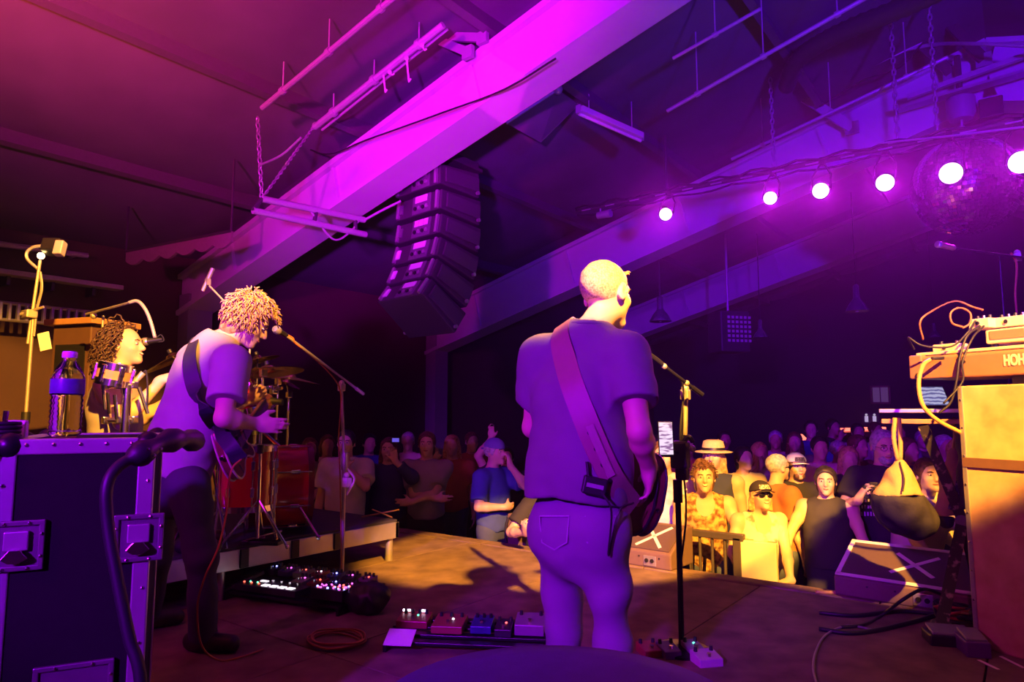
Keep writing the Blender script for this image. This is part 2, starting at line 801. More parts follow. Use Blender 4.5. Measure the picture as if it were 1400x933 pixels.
m_darkpipe = M('dark_pipe', (0.07, 0.06, 0.07), 0.4, metal=0.4)
m_chain = M('galvanised_chain', (0.5, 0.48, 0.5), 0.35, metal=0.7)
m_black = M('black_plastic', (0.012, 0.012, 0.014), 0.45)
m_blackmetal = M('black_metal', (0.02, 0.02, 0.022), 0.35, metal=0.5)
m_steel = M('chrome_steel', (0.75, 0.73, 0.72), 0.18, metal=1.0, noise=0.05)
m_alu = M('brushed_aluminium', (0.55, 0.53, 0.54), 0.35, metal=0.75, noise=0.15, scale=14)
m_cable = M('black_rubber_cable', (0.015, 0.014, 0.016), 0.5)
m_orange_cable = M('orange_cable', (0.42, 0.14, 0.04), 0.5)
m_white = M('white_plastic', (0.7, 0.68, 0.66), 0.5)
m_tape = M('white_gaffer_tape', (0.82, 0.76, 0.66), 0.7, noise=0.06)
m_wood = M('varnished_wood', (0.38, 0.20, 0.09), 0.45, scale=12, noise=0.3)

# ---- stage floor: sheets of black plywood with open joints
stage = structure(MB().box((0, (STAGE_Y - 4.0) / 2 - 0.02, -0.56), (15.7, STAGE_Y + 3.9, 0.98)).build('floor_stage', m_deck_gap))
stage['label'] = 'worn dark plywood stage floor under the band'
sheet = MB().box((0, 0, 0), (1.212, 2.432, 0.05)).build('panel', m_black_deck, stage, bevel=0.003)
first = True
for i in range(-6, 7):
    for j in range(-2, 2):
        x = i * 1.22 + 0.4
        y = STAGE_Y - 0.16 - 1.22 - (1 - j) * 2.44
        if abs(x) > 7.3 or y < -3.0:
            continue
        o = sheet if first else sheet.copy()
        if not first:
            COL.objects.link(o)
            o.parent = stage
        first = False
        o.location = (x, y, -0.025 + random.uniform(-0.0015, 0.0015))
# raised lip along the stage edge, in lengths
for i in range(-5, 6):
    MB().box((i * 1.5, STAGE_Y - 0.075, -0.025), (1.492, 0.145, 0.062)).build('edge_board', m_black_deck, stage, bevel=0.005)

fl = structure(MB().box((0, 11.0, FLOOR_Z - 0.05), (17, 13.2, 0.1)).build('floor', m_concrete))

# ---- walls
XL, XR, YB = -8.0, 8.0, 17.0
structure(MB().box((XL - 0.1, 6.5, 1.0), (0.2, 21.4, 4.1)).build('wall_left', m_wall))
structure(MB().box((XR + 0.1, 6.5, 1.0), (0.2, 21.4, 4.1)).build('wall_right', m_wall))
gable = [(XL - 0.2, FLOOR_Z - 0.1), (XR + 0.2, FLOOR_Z - 0.1), (XR + 0.2, roof_z(XR) + 0.02), (RX, roof_z(RX) + 0.02), (XL - 0.2, roof_z(XL) + 0.02)]
structure(MB().prism(gable, 0.2, (0, YB + 0.1, 0), rotx(R(90))).build('wall_back', m_wall_far))
structure(MB().prism(gable, 0.2, (0, -4.1, 0), rotx(R(90))).build('wall_upstage', m_wall_far))

# ---- roof lining, one sheet for each bay and side
roof = bpy.data.objects.new('ceiling', None)
COL.objects.link(roof)
structure(roof)
FR = [-0.2, 4.2, 8.4, 12.6, 16.6]
ys = [-4.2] + FR + [17.2]
for a, b in zip(ys[:-1], ys[1:]):
    for s in (-1, 1):
        xe = XL - 0.2 if s < 0 else XR + 0.2
        ncol = 5
        for k in range(ncol):
            x0 = RX + (xe - RX) * k / ncol
            x1 = RX + (xe - RX) * (k + 1) / ncol
            p0 = np.array([x0, (a + b) / 2, roof_z(x0)])
            p1 = np.array([x1, (a + b) / 2, roof_z(x1)])
            sag = 0.09
            rows = 6
            P, Fc = [], []
            for i in range(rows + 1):
                for j in range(rows + 1):
                    t, v = i / rows, j / rows
                    q = p0 + (p1 - p0) * t
                    dz = -sag * math.sin(math.pi * t) ** 0.6 * math.sin(math.pi * v) ** 0.5
                    P.append((q[0], a + (b - a) * v, q[2] + dz))
            for i in range(rows):
                for j in range(rows):
                    o = i * (rows + 1) + j
                    Fc.append((o, o + 1, o + rows + 2, o + rows + 1))
            nP = len(P)
            P += [(x, y, z + 0.14) for x, y, z in P]
            Fc += [tuple(nP + v for v in f[::-1]) for f in Fc]
            mb = MB()
            mb.add(P, Fc)
            mb.build('panel', m_roof, roof, smooth=True)
# purlins between the sheets
m_purlin = M('dusty_purlin_steel', (0.09, 0.08, 0.09), 0.7)
for k in range(1, 5):
    for s in (-1, 1):
        xe = XL if s < 0 else XR
        x = RX + (xe - RX) * k / 5
        mb = MB().box((x, 6.3, roof_z(x) - 0.08), (0.07, 21.0, 0.16), roty(math.atan(0.277) * s))
        mb.build('purlin', m_purlin, roof)

# ---- gable frames
sl = math.atan(0.277)
for fi, y in enumerate(FR[1:4]):
    bd_ = (0.38, 0.56, 0.5)[fi]
    cz = (0.47, 0.56, 0.52)[fi]
    fr = bpy.data.objects.new('roof_beam', None)
    COL.objects.link(fr)
    structure(fr)
    for s in (-1, 1):
        xe = XL if s < 0 else XR
        a = np.array([RX, y, roof_z(RX) - cz])
        b = np.array([xe, y, roof_z(xe) - cz])
        MB().beam(a, b, 0.24, bd_).build('rafter', m_beam, fr, bevel=0.01)
        dz = np.array([0, 0, -(bd_ / 2 + 0.02) / math.cos(sl)])
        MB().beam(a + dz, b + dz, 0.36, 0.055).build('lower_flange', m_beam, fr)
        dz = np.array([0, 0, (bd_ / 2 + 0.02) / math.cos(sl)])
        MB().beam(a + dz, b + dz, 0.36, 0.055).build('upper_flange', m_beam, fr)
        for t in (0.2, 0.42, 0.64, 0.86):
            q = a + (b - a) * t
            MB().box(q + np.array([0, -0.135, 0]), (0.03, 0.035, bd_ - 0.03), roty(sl * (1 if s > 0 else -1))).build('stiffener', m_beam, fr)
    for xw in (XL + 0.12, XR - 0.12):
        MB().box((xw, y, (FLOOR_Z + roof_z(xw) - 0.5) / 2), (0.22, 0.3, roof_z(xw) - 0.5 - FLOOR_Z)).build('post', m_beam_lip, fr)

# ---- conduits that run up under the roof, parallel to the rafters


def conduit(p, q, r, label, mat=m_pipe, name='conduit', brackets=3, seg=8):
    t = thing(name, label, 'pipe', p)
    MB().cyl(p, q, r, seg=seg).build('pipe', mat, t, world=True, smooth='auto')
    for i in range(brackets):
        k = (i + 0.5) / brackets
        c = np.asarray(p) + (np.asarray(q) - np.asarray(p)) * k
        top = roof_z(c[0]) - 0.1
        if top - c[2] > 0.03:
            MB().cyl(c, (c[0], c[1], top), 0.006, seg=5).cyl(c - nrm(np.asarray(q) - p) * 0.02, c + nrm(np.asarray(q) - p) * 0.02, r * 1.5, seg=8).build('hanger', mat, t, world=True)
    return t


conduit(on_y(358, 148, 3.0), on_y(560, -22, 3.0), 0.020, 'long pink-lit conduit under the roof ahead of the big beam')
conduit(on_y(430, 174, 3.55), on_y(606, 34, 3.55), 0.026, 'thick conduit with dangling cable ties beside the big beam')
conduit(on_y(440, 178, 3.62), on_y(612, 40, 3.62), 0.010, 'thin conduit doubling the thick one by the big beam', brackets=0)
conduit(on_y(912, 152, 5.6), on_y(1200, -12, 5.6), 0.018, 'long straight conduit crossing the dark roof bay past the big beam')
conduit(on_y(1000, 218, 7.3), on_y(1296, 78, 7.3), 0.018, 'pink-lit conduit passing behind the light bar chains')
conduit(on_y(920, 80, 5.0), on_y(1040, 12, 5.0), 0.014, 'short conduit close behind the big beam', brackets=1)
conduit(on_y(1130, 120, 8.0), on_y(1262, 58, 8.0), 0.009, 'thin drooping conduit near the far beam', brackets=1)

# cable ties that dangle from the conduit
for (px, py, ln, y, lab) in ((524, 100, 0.17, 3.55, 'long pale cable tie dangling straight from the thick conduit'), (556, 80, 0.20, 3.55, 'pale cable tie with an open loop on the thick conduit'),
                             (577, 62, 0.05, 3.55, 'bright stub of cable tie near the upper end of thick conduit'), (533, 99, 0.03, 3.55, 'small bright cable tie knot beside the long dangling one')):
    p = on_y(px, py, y)
    tag(MB().tube([p, p + np.array([0.01, 0.005, -ln * 0.5]), p + np.array([0.03, 0, -ln]), p + np.array([0.05, 0.0, -ln * 0.9])], 0.007, 5)
        .ball(p, 0.018, 8, 6).build('cable_tie', m_white), lab, 'cable tie', 'cable ties on the conduit')


# ---- chains
def chain(p, q, label, link_len=0.055, r=0.0055, mat=m_chain, group=None):
    p = np.asarray(p, float)
    q = np.asarray(q, float)
    L = np.linalg.norm(q - p)
    d = nrm(q - p)
    x, y, _ = frame_of(d)
    n = max(2, int(L / (link_len * 0.78)))
    t = thing('chain', label, 'chain', q, group=group)
    mb = MB()
    for i in range(n):
        c = p + d * L * (i + 0.5) / n - q
        s = x if i % 2 else y
        pts = []
        for k in range(8):
            a = 2 * math.pi * k / 8
            pts.append(c + s * 0.016 * math.cos(a) + d * link_len * 0.5 * math.sin(a))
        mb.tube(pts, r, 4, closed=True)
    o = mb.build('chain_links', mat, t, smooth=True)
    o['kind'] = 'stuff'
    return t




# ================================================================== overhead rig
# pipe on which the loudspeakers hang, with its chain and rope
pA, pB = on_x(358, 272, -4.75), on_x(498, 301, -4.75)
pC, pD = on_x(346, 288, -4.75), on_x(500, 321, -4.75)
t = thing('rigging_pipe', 'horizontal steel rigging pipe pair hung from chain beside big beam', 'pipe', pA)
MB().cyl(pA, pB, 0.028, seg=10).build('upper_pipe', m_pipe, t, world=True, smooth='auto')
MB().cyl(pC, pD, 0.028, seg=10).build('lower_pipe', m_pipe, t, world=True, smooth='auto')
for k in (0.0, 0.5, 0.9):
    a, b = pA + (pB - pA) * k, pC + (pD - pC) * k
    MB().cyl(a, b, 0.018, seg=8).build('clamp', m_darkpipe, t, world=True)
top = np.array([pA[0], pA[1], roof_z(pA[0]) - 0.1])
chain(at(352, 160, 5.3), pA, 'vertical chain holding the rigging pipe by the big beam', 0.06, 0.007)
q = on_y(430, 172, 3.55)
t = thing('sling', 'twisted pale wire sling slanting from conduit to rigging pipe', 'wire sling', pA)
a, b = pA, q
mb = MB()
for ph in (0, math.pi):
    pts = []
    d = b - a
    x, y, _ = frame_of(d)
    for i in range(60):
        k = i / 59
        pts.append(a + d * k + 0.008 * (math.cos(k * 50 + ph) * x + math.sin(k * 50 + ph) * y))
    mb.tube(pts, 0.007, 4)
mb.build('rope', m_chain, t, world=True)
MB().tube([b + np.array([0.03 * math.cos(k * 0.7), 0, 0.03 * math.sin(k * 0.7)]) for k in range(9)], 0.006, 5, closed=True).build('shackle', m_chain, t, world=True)

tag(MB().tube(spline([at(355, 226, 5.0), at(385, 212, 4.9), at(412, 188, 4.9)], 5), 0.008, 5).build('rope', m_chain),
    'short slack rope tied between chain and conduit', 'rope')
tag(MB().tube(spline([on_y(412, 200, 3.97), on_y(450, 211, 3.97), on_y(500, 192, 3.97), on_y(600, 156, 3.97), on_y(690, 122, 3.97), on_y(760, 80, 3.97)], 6), 0.008, 5).build('cable', m_cable),
    'thin dark cable draped along the face of the big beam', 'cable')
tag(MB().tube(spline([on_x(424, 288, -4.75), on_x(455, 327, -4.75), on_x(478, 318, -4.75), on_x(492, 300, -4.75)], 6), 0.009, 5).build('cable', m_pipe),
    'loop of pale cable hanging under the rigging pipe', 'cable')

# ---- line array: six wedge cabinets curving down, backs toward the stage
m_spk = M('speaker_black_paint', (0.045, 0.04, 0.048), 0.5, noise=0.12, scale=40)
m_spk_side = M('speaker_side_paint', (0.06, 0.055, 0.065), 0.4, noise=0.1)
m_plate = M('connector_plate', (0.16, 0.15, 0.17), 0.4, metal=0.3)
m_label = M('white_label', (0.8, 0.78, 0.78), 0.6, noise=0.0)
ctr_d = 6.35
A0 = at(588, 236, ctr_d)
yaw = R(-6)            # cabinets face the audience
pos = A0 + np.array([0.0, 0.10, 0.0])
tilt = R(-2)
HB = 0.245
arr = thing('line_array', 'curved hanging line array of black loudspeaker cabinets with white rear labels', 'loudspeaker', pos + np.array([0, 0, -1.6]))
top_c = pos.copy()
for i in range(6):
    tilt = R((0, 4, 9, 16, 25, 36)[i])
    # local frame: x right, y front (to the audience), z up
    Rm = rotz(yaw) @ rotx(-tilt)
    c = pos + Rm @ np.array([0, 0.0, -HB / 2])
    W, D = 0.66, 0.50
    out = [(-D / 2, -HB / 2 + 0.03), (D / 2, -HB / 2), (D / 2, HB / 2), (-D / 2, HB / 2 - 0.03)]
    rot = Rm @ np.array([[0, 0, 1.0], [1, 0, 0], [0, 1, 0]])
    cab = MB().prism(out, W, c, rot).build('cabinet', m_spk, arr, world=True, bevel=0.012)
    for s in (-1, 1):
        MB().box(c + Rm @ np.array([s * (W / 2 + 0.012), 0.02, 0]), (0.02, D * 0.85, HB * 0.55), Rm).build('side_plate', m_spk_side, cab, world=True, bevel=0.006)
        MB().cyl(c + Rm @ np.array([s * (W / 2 + 0.02), D / 2 - 0.05, -HB * 0.36]), c + Rm @ np.array([s * (W / 2 + 0.045), D / 2 - 0.05, -HB * 0.36]), 0.018, seg=10).build('rigging_pin', m_alu, cab, world=True)
        MB().box(c + Rm @ np.array([s * W * 0.43, -D / 2 - 0.01, 0]), (0.03, 0.03, HB * 0.7), Rm).build('rear_bracket', m_alu, cab, world=True, bevel=0.004)
    pl = MB().box(c + Rm @ np.array([0.06, -D / 2 - 0.004, 0]), (0.26, 0.012, HB * 0.72), Rm).build('connector_plate', m_plate, cab, world=True, bevel=0.003)
    n = 3 if i in (0, 2) else 1
    for k in range(n):
        wv = 0.20 / n
        MB().box(c + Rm @ np.array([0.06 - 0.10 + wv * (k + 0.5), -D / 2 - 0.014, 0.048]), (wv * 0.84, 0.006, 0.062), Rm).build('label_sticker', m_label, cab, world=True)
    for k in range(4):
        cc = c + Rm @ np.array([-0.02 + 0.055 * k, -D / 2 - 0.012, -0.035])
        MB().cyl(cc, cc + Rm @ np.array([0, -0.012, 0]), 0.019, seg=10).build('socket', m_alu if k % 2 else m_black, cab, world=True)
    MB().box(c + Rm @ np.array([-0.25, -D / 2 - 0.006, 0]), (0.055, 0.012, 0.09), Rm).build('label_sticker', m_label if i in (0, 4, 5, 3) else m_plate, cab, world=True)
    pos = pos + Rm @ np.array([0, 0.025, -HB - 0.004])
fx = MB()
fx.box(top_c + np.array([0, 0, 0.05]), (0.68, 0.56, 0.03)).box(top_c + np.array([-0.3, 0, 0.09]), (0.03, 0.5, 0.07)).box(top_c + np.array([0.3, 0, 0.09]), (0.03, 0.5, 0.07))
fx.cyl(top_c + np.array([-0.2, 0, 0.06]), top_c + np.array([-0.2, 0, roof_z(top_c[0]) - 0.1 - top_c[2]]), 0.012, seg=6)
fx.cyl(top_c + np.array([0.2, 0, 0.06]), top_c + np.array([0.2, 0, roof_z(top_c[0]) - 0.1 - top_c[2]]), 0.012, seg=6)
fx.build('flying_frame', m_darkpipe, arr, world=True)
for k, (dx, dz) in enumerate(((-0.36, 0.15), (-0.28, 0.12))):
    p = top_c + np.array([dx, -0.28, dz - 0.3])
    MB().cyl(p, p + np.array([0, 0, 0.42]), 0.012, seg=6).build('strut', m_alu, arr, world=True)
tag(MB().tube(spline([at(500, 300, 6.1), at(522, 288, 6.15), at(548, 275, 6.2)], 5), 0.012, 5).build('cable', m_pipe), 'speaker cable running from rigging pipe to line array', 'cable')

# ---- front light bar with its chains and lamps
LB_Y = 7.0
bA, bB = on_y(788, 274, LB_Y), on_y(1420, 182, LB_Y)
bB[2] = bA[2] = (bA[2] + bB[2]) / 2
bar = thing('lighting_bar', 'long black lighting pipe with cables hung over the audience', 'lighting bar', bA)
MB().cyl(bA, bB, 0.027, seg=10).build('pipe', m_darkpipe, bar, world=True, smooth='auto')
mb = MB()
n = 40
pts = [bA + (bB - bA) * i / n + np.array([0, -0.03, 0.03 + 0.02 * math.sin(i * 1.7)]) for i in range(n + 1)]
mb.tube(pts, 0.014, 5)
pts = [bA + (bB - bA) * i / n + np.array([0, 0.02, -0.04 - 0.035 * abs(math.sin(i * 0.55))]) for i in range(n + 1)]
mb.tube(pts, 0.012, 5)
mb.build('cable_bundle', m_cable, bar, world=True)
for i in range(14):
    p = bA + (bB - bA) * (i + 0.5) / 14
    MB().box(p + np.array([0, -0.04, -0.02]), (0.12, 0.012, 0.012)).build('tape_wrap', m_pipe, bar, world=True)
pE, pF = on_y(1085, 190, LB_Y - 0.25), on_y(1425, 172, LB_Y - 0.9)

for px, py0 in ((1057, 60), (1228, -12), (1283, -12)):
    p = on_y(px, 200, LB_Y)
    p[2] = bA[2]
    chain((p[0], p[1], roof_z(p[0]) - 0.1), p, {1057: 'thin chain holding the middle of the lighting bar', 1228: 'long chain holding the lighting bar before the far beam', 1283: 'long chain holding the lighting bar next to the mirror ball'}[px], 0.07, 0.009)
p = on_y(910, 220, LB_Y)
tag(MB().cyl((p[0], p[1], bA[2]), (p[0], p[1], roof_z(p[0]) - 0.1), 0.018, seg=8).build('drop_pipe', m_darkpipe), 'dark drop pipe holding the far end of the lighting bar', 'pipe')

m_lens = M('lit_lamp_lens', (1, 0.9, 1), 0.3, noise=0, emit=(1.0, 0.72, 1.0), estr=4.0)
lamp_px = [(910, 293, 9), (1053, 271, 9), (1122, 261, 10.5), (1210, 250, 11), (1300, 237, 13), (1396, 222, 13)]
LAMPS = []
lamp_lab = ['small glowing stage lamp hanging close to the dark drop pipe', 'glowing stage lamp hanging right below the thin middle chain', 'glowing stage lamp between the thin chain and the first long chain',
            'glowing stage lamp hanging below the long chain before the far beam', 'large glowing stage lamp in front of the mirror ball', 'large glowing stage lamp past the mirror ball']
for i, (px, py, rp) in enumerate(lamp_px):
    c = on_y(px, py, LB_Y - 0.14)
    dist = np.linalg.norm(c - np.array([0, 0, CAM_H]))
    r = rp / FPX * dist * 0.9
    t = thing('stage_lamp', lamp_lab[i], 'stage lamp', c, group='lamps on the lighting bar')
    tgt = np.array([-1.0 + 0.25 * i, 1.2, 1.2])
    d = nrm(tgt - c)
    x, y, _ = frame_of(d)
    rot = axes(x, y, d)
    MB().lathe([(r * 0.5, -0.20), (r * 0.95, -0.16), (r * 1.12, -0.02), (r * 1.12, 0.015), (r * 1.0, 0.015), (r * 1.0, -0.01)], np.zeros(3), rot, 16).build('housing', m_blackmetal, t, smooth='auto')
    MB().lathe([(0.001, -0.005), (r * 0.99, -0.005), (r * 0.9, 0.012), (r * 0.5, 0.02), (0.001, 0.022)], np.zeros(3), rot, 18).build('lens', m_lens, t, smooth=True)
    k = np.array([c[0], LB_Y, bA[2]]) - c
    MB().tube([rot @ np.array([r * 1.15, 0, -0.05]), k * 0.5 + rot @ np.array([r * 1.1, 0, -0.05]), k], 0.01, 5).tube([rot @ np.array([-r * 1.15, 0, -0.05]), k * 0.5 + rot @ np.array([-r * 1.1, 0, -0.05]), k], 0.01, 5).build('yoke', m_blackmetal, t)
    LAMPS.append((c, d, r))
    sl_ = spot('stage_lamp_beam', c + d * 0.06, tgt, (0.70, 0.003, 1.0), 110, 40, 0.6, r * 0.8)
    MB().box(k + np.array([0, 0, -0.01]), (0.05, 0.06, 0.08)).build('clamp', m_blackmetal, t)
# one unlit fixture at the end of the bar
c = on_y(826, 290, LB_Y)
t = thing('stage_lamp', 'small unlit stage fixture at the end of the lighting bar', 'stage lamp', c)
MB().cyl(c + np.array([-0.09, 0, -0.03]), c + np.array([0.09, 0, -0.03]), 0.04, 0.05, seg=12).build('housing', m_pipe, t, world=True, smooth='auto')
MB().tube([c + np.array([-0.05, 0, -0.03]), c + np.array([-0.05, 0, 0.1]), (c[0], c[1], bA[2])], 0.012, 5).build('yoke', m_pipe, t, world=True)

# ---- mirror ball and its motor
mbc = on_y(1321, 254, 8.05)
rad = 57 / FPX * np.linalg.norm(mbc - np.array([0, 0, CAM_H])) * 0.97
m_mirror = M('mirror_facets', (0.62, 0.58, 0.66), 0.10, metal=1.0, noise=0.04)
t = thing('mirror_ball', 'large mirror ball hanging on a chain behind the stage lamps', 'mirror ball', mbc)
core = MB().ball((0, 0, 0), rad * 0.985, 28, 20).build('core', m_black, t, smooth=True)
mb = MB()
rows = 44
for i in range(1, rows):
    a = math.pi * i / rows
    nn = max(4, int(2 * rows * math.sin(a)))
    for k in range(nn):
        b = 2 * math.pi * k / nn
        d = np.array([math.sin(a) * math.cos(b), math.sin(a) * math.sin(b), math.cos(a)])
        e1 = np.array([-math.sin(b), math.cos(b), 0])
        e2 = np.cross(d, e1)
        s = rad * math.pi / rows * 0.46
        c = d * rad
        j = d + 0.015 * np.array([random.uniform(-1, 1) for _ in range(3)])
        e1 = nrm(e1 - j * (e1 @ j))
        e2 = nrm(np.cross(j, e1))
        mb.add([c + s * (-e1 - e2), c + s * (e1 - e2), c + s * (e1 + e2), c + s * (-e1 + e2)], [(0, 1, 2, 3)])
o = mb.build('mirror_tiles', m_mirror, t)
o['kind'] = 'stuff'
MB().cyl((0, 0, rad * 0.97), (0, 0, rad + 0.06), 0.05, 0.03, seg=12).build('cap', m_steel, t, smooth='auto')
apex = np.array([mbc[0], mbc[1], roof_z(mbc[0]) - 0.95])
chain(apex, mbc + np.array([0, 0, rad + 0.06]), 'heavy pink-lit chain carrying the mirror ball', 0.09, 0.013)
t = thing('hoist_motor', 'hoist clamped under the far beam above the mirror ball', 'hoist', apex)
MB().lathe([(0.10, -0.08), (0.13, -0.02), (0.13, 0.14), (0.08, 0.18)], (0, 0, 0), I3, 14).build('motor_body', m_beam_lip, t, smooth='auto')
MB().box((0.25, 0.05, -0.02), (0.2, 0.16, 0.2)).build('control_box', m_black, t, bevel=0.01)
MB().beam((-0.55, -0.05, 0.16), (0.65, -0.05, 0.24), 0.14, 0.03).build('mounting_plate', m_alu, t)
MB().beam((-0.45, -0.12, 0.24), (0.75, -0.12, 0.40), 0.05, 0.05).build('mounting_rail', m_pipe, t)
MB().cyl((0, 0.0, 0.1), (0, 0.0, 0.6), 0.03, seg=8).build('hanger', m_darkpipe, t)

# taut pale cables that leave the bar to the right
tag(MB().tube([on_y(1200, 196, LB_Y - 0.05), on_y(1300, 186, LB_Y - 0.1), on_y(1420, 171, LB_Y - 0.1)], 0.011, 5).build('cable', m_pipe), 'pale taut cable along the lighting bar toward the mirror ball', 'cable')
tag(MB().tube(spline([on_y(1190, 80, 8.0), on_y(1270, 62, 8.0), on_y(1335, 60, 7.6), on_y(1425, 64, 7.5)], 5), 0.018, 6).build('conduit', m_pipe), 'bent conduit crossing the far beam above the hoist', 'pipe')
tag(MB().tube(spline([on_y(1120, 146, 7.8), on_y(1180, 110, 7.8), on_y(1230, 92, 7.9), on_y(1262, 58, 8.0)], 6), 0.010, 5).build('cable', m_cable), 'slack cable drooping beneath the roof by the far beam', 'cable')
# flexible dark duct curving along the roof bay
dpts = spline([on_y(1075, 120, 6.9), on_y(1085, 90, 6.6), on_y(1110, 66, 6.4), on_y(1160, 40, 6.2), on_y(1230, 12, 6.0), on_y(1300, -20, 5.8)], 10)
mb = MB()
mb.tube(dpts, [0.075 + 0.010 * (i % 2) for i in range(len(dpts))], 12)
tag(mb.build('flexible_duct', M('dark_duct', (0.03, 0.028, 0.035), 0.6), smooth=True), 'dark flexible duct curving under the roof behind the chains', 'duct')
# diagonal braces by the far beam
for (a, b, lab) in (((1040, 96), (1165, 175), 'flat steel brace slanting down to the far beam'), ((1262, -6), (1345, 82), 'dark diagonal brace rising beside the mirror ball hoist'), ((1205, 8), (1300, 100), 'dark diagonal brace close to the chains')):
    pa, pb = on_y(a[0], a[1], 7.9), on_y(b[0], b[1], 8.15)
    t = thing('roof_brace', lab, 'brace', pb)
    MB().beam(pa, pb, 0.03, 0.11).build('bar', m_pipe if a[0] == 1040 else m_darkpipe, t, world=True)
    for q_ in (pa, pb):
        MB().box(q_, (0.14, 0.03, 0.14)).build('gusset', m_beam_lip, t, world=True)
for (a, b, lab, y) in (((470, 2), (640, 72), 'dark brace crossing above the thick roof conduit', 3.9), ((600, 50), (660, 52), 'short dark bracket on top edge of the big beam', 3.95), ((288, -8), (340, 24), 'pink-lit bracket hanging at the top of the roof', 3.0)):
    pa, pb = on_y(a[0], a[1], y), on_y(b[0], b[1], y + 0.05)
    t = thing('roof_brace', lab, 'brace', pb)
    MB().beam(pa, pb, 0.03, 0.07).build('bar', m_beam_lip if y > 3.5 else m_pipe, t, world=True)
    MB().box(pb, (0.1, 0.04, 0.1)).build('gusset', m_beam_lip, t, world=True)

# ---- hanging batten and reflector panel past the big beam
pa, pb = at(792, 150, 6.3), at(876, 187, 6.7)
t = thing('batten_light', 'unlit fluorescent batten hanging past the big beam', 'light fixture', pa)
MB().beam(pa, pb, 0.10, 0.06).build('housing', m_beam, t, world=True, bevel=0.006)
MB().cyl(pa + np.array([0, 0, -0.045]), pb + np.array([0, 0, -0.045]), 0.016, seg=8).build('tube', m_white, t, world=True, smooth='auto')
for k in (0.15, 0.85):
    c = pa + (pb - pa) * k
    MB().cyl(c, (c[0], c[1], roof_z(c[0]) - 0.1), 0.006, seg=5).build('hanger', m_pipe, t, world=True)
for e in (pa, pb):
    MB().box(e, (0.05, 0.05, 0.08)).build('end_cap', m_pipe, t, world=True)
corners = [at(692, 168, 6.0), at(762, 122, 6.0), at(790, 142, 6.5), at(738, 194, 6.5)]
t = thing('ceiling_panel', 'square pale panel hung on a rod past the big beam', 'panel', corners[0])
n_ = nrm(np.cross(corners[1] - corners[0], corners[3] - corners[0]))
mb = MB()
mb.add([c + n_ * 0.012 for c in corners] + [c - n_ * 0.012 for c in corners], [(0, 1, 2, 3), (7, 6, 5, 4), (0, 4, 5, 1), (1, 5, 6, 2), (2, 6, 7, 3), (3, 7, 4, 0)])
mb.build('sheet', m_roof, t, world=True)
MB().cyl(corners[0], corners[1], 0.018, seg=8).ball(corners[1], 0.05, 10, 8).build('rod', m_pipe, t, world=True, smooth='auto')
MB().cyl(corners[3], corners[2], 0.012, seg=8).build('rod', m_pipe, t, world=True, smooth='auto')
c = (corners[0] + corners[2]) / 2
MB().cyl(c, (c[0], c[1], roof_z(c[0]) - 0.1), 0.01, seg=6).build('hanger', m_pipe, t, world=True)

# ---- pendant lamps over the audience (unlit bells)
m_bell = M('spun_metal_bell', (0.62, 0.58, 0.66), 0.22, metal=0.8)
for px, py, s, d, lab in ((903, 440, 1.0, 10.0, 'bell pendant lamp hanging alone behind the bass player'), (1172, 426, 1.1, 10.5, 'bell pendant lamp with long neck over the middle of crowd'),
                     (1040, 462, 0.8, 11.5, 'small bell pendant lamp next to the boxy wall speaker'), (1278, 462, 0.7, 12.0, 'small bell pendant lamp over keyboards end of the room')):
    c = at(px, py, d)
    t = thing('pendant_lamp', lab, 'pendant lamp', c)
    r = 0.16 * s
    MB().lathe([(r, 0), (r * 0.98, 0.02), (r * 0.7, 0.10 * s), (r * 0.35, 0.17 * s), (r * 0.28, 0.20 * s), (r * 0.26, 0.36 * s), (r * 0.1, 0.39 * s)], (0, 0, 0), I3, 18).build('shade', m_bell, t, smooth='auto')
    MB().cyl((0, 0, 0.38 * s), (0, 0, roof_z(c[0]) - c[2]), 0.008, seg=6).build('cord', m_cable, t)
    MB().ball((0, 0, 0.04), 0.045 * s, 10, 8).build('bulb', m_white, t, smooth=True)
# ---- boxy wall speaker with a grid of dots
c = at(996, 455, 11.0)
t = thing('wall_speaker', 'boxy speaker with dotted grille hung beside the small pendant', 'loudspeaker', c + np.array([0, 0, -0.36]))
Rm = rotz(math.atan2(0.6, 0.8) + R(15))
MB().box(c, (0.52, 0.4, 0.66), Rm).build('cabinet', m_spk, t, world=True, bevel=0.02)
mb = MB()
for i in range(6):
    for j in range(6):
        mb.box(c + Rm @ np.array([-0.16 + i * 0.075 + 0.04, -0.205, -0.15 + j * 0.075]), (0.042, 0.012, 0.042), Rm)
o = mb.build('grille_dots', M('grille_dot', (0.6, 0.55, 0.62), 0.5), t, world=True)
o['kind'] = 'stuff'
MB().cyl(c + np.array([0, 0, 0.3]), (c[0], c[1], roof_z(c[0]) - 0.1), 0.02, seg=8).build('bracket', m_pipe, t, world=True)

# ---- things along the left wall
def wall_run(p, q, r, lab, mat=m_pipe):
    t = thing('wall_pipe', lab, 'pipe', p)
    MB().cyl(p, q, r, seg=8).build('pipe', mat, t, world=True, smooth='auto')
    for k in (0.1, 0.5, 0.9):
        c = np.asarray(p) + (np.asarray(q) - p) * k
        MB().box(((c[0] + XL) / 2, c[1], c[2]), (abs(c[0] - XL), 0.03, 0.03)).build('bracket', mat, t, world=True)
    return t


def wl(px, py, x=-7.8):
    return on_x(px, py, x)


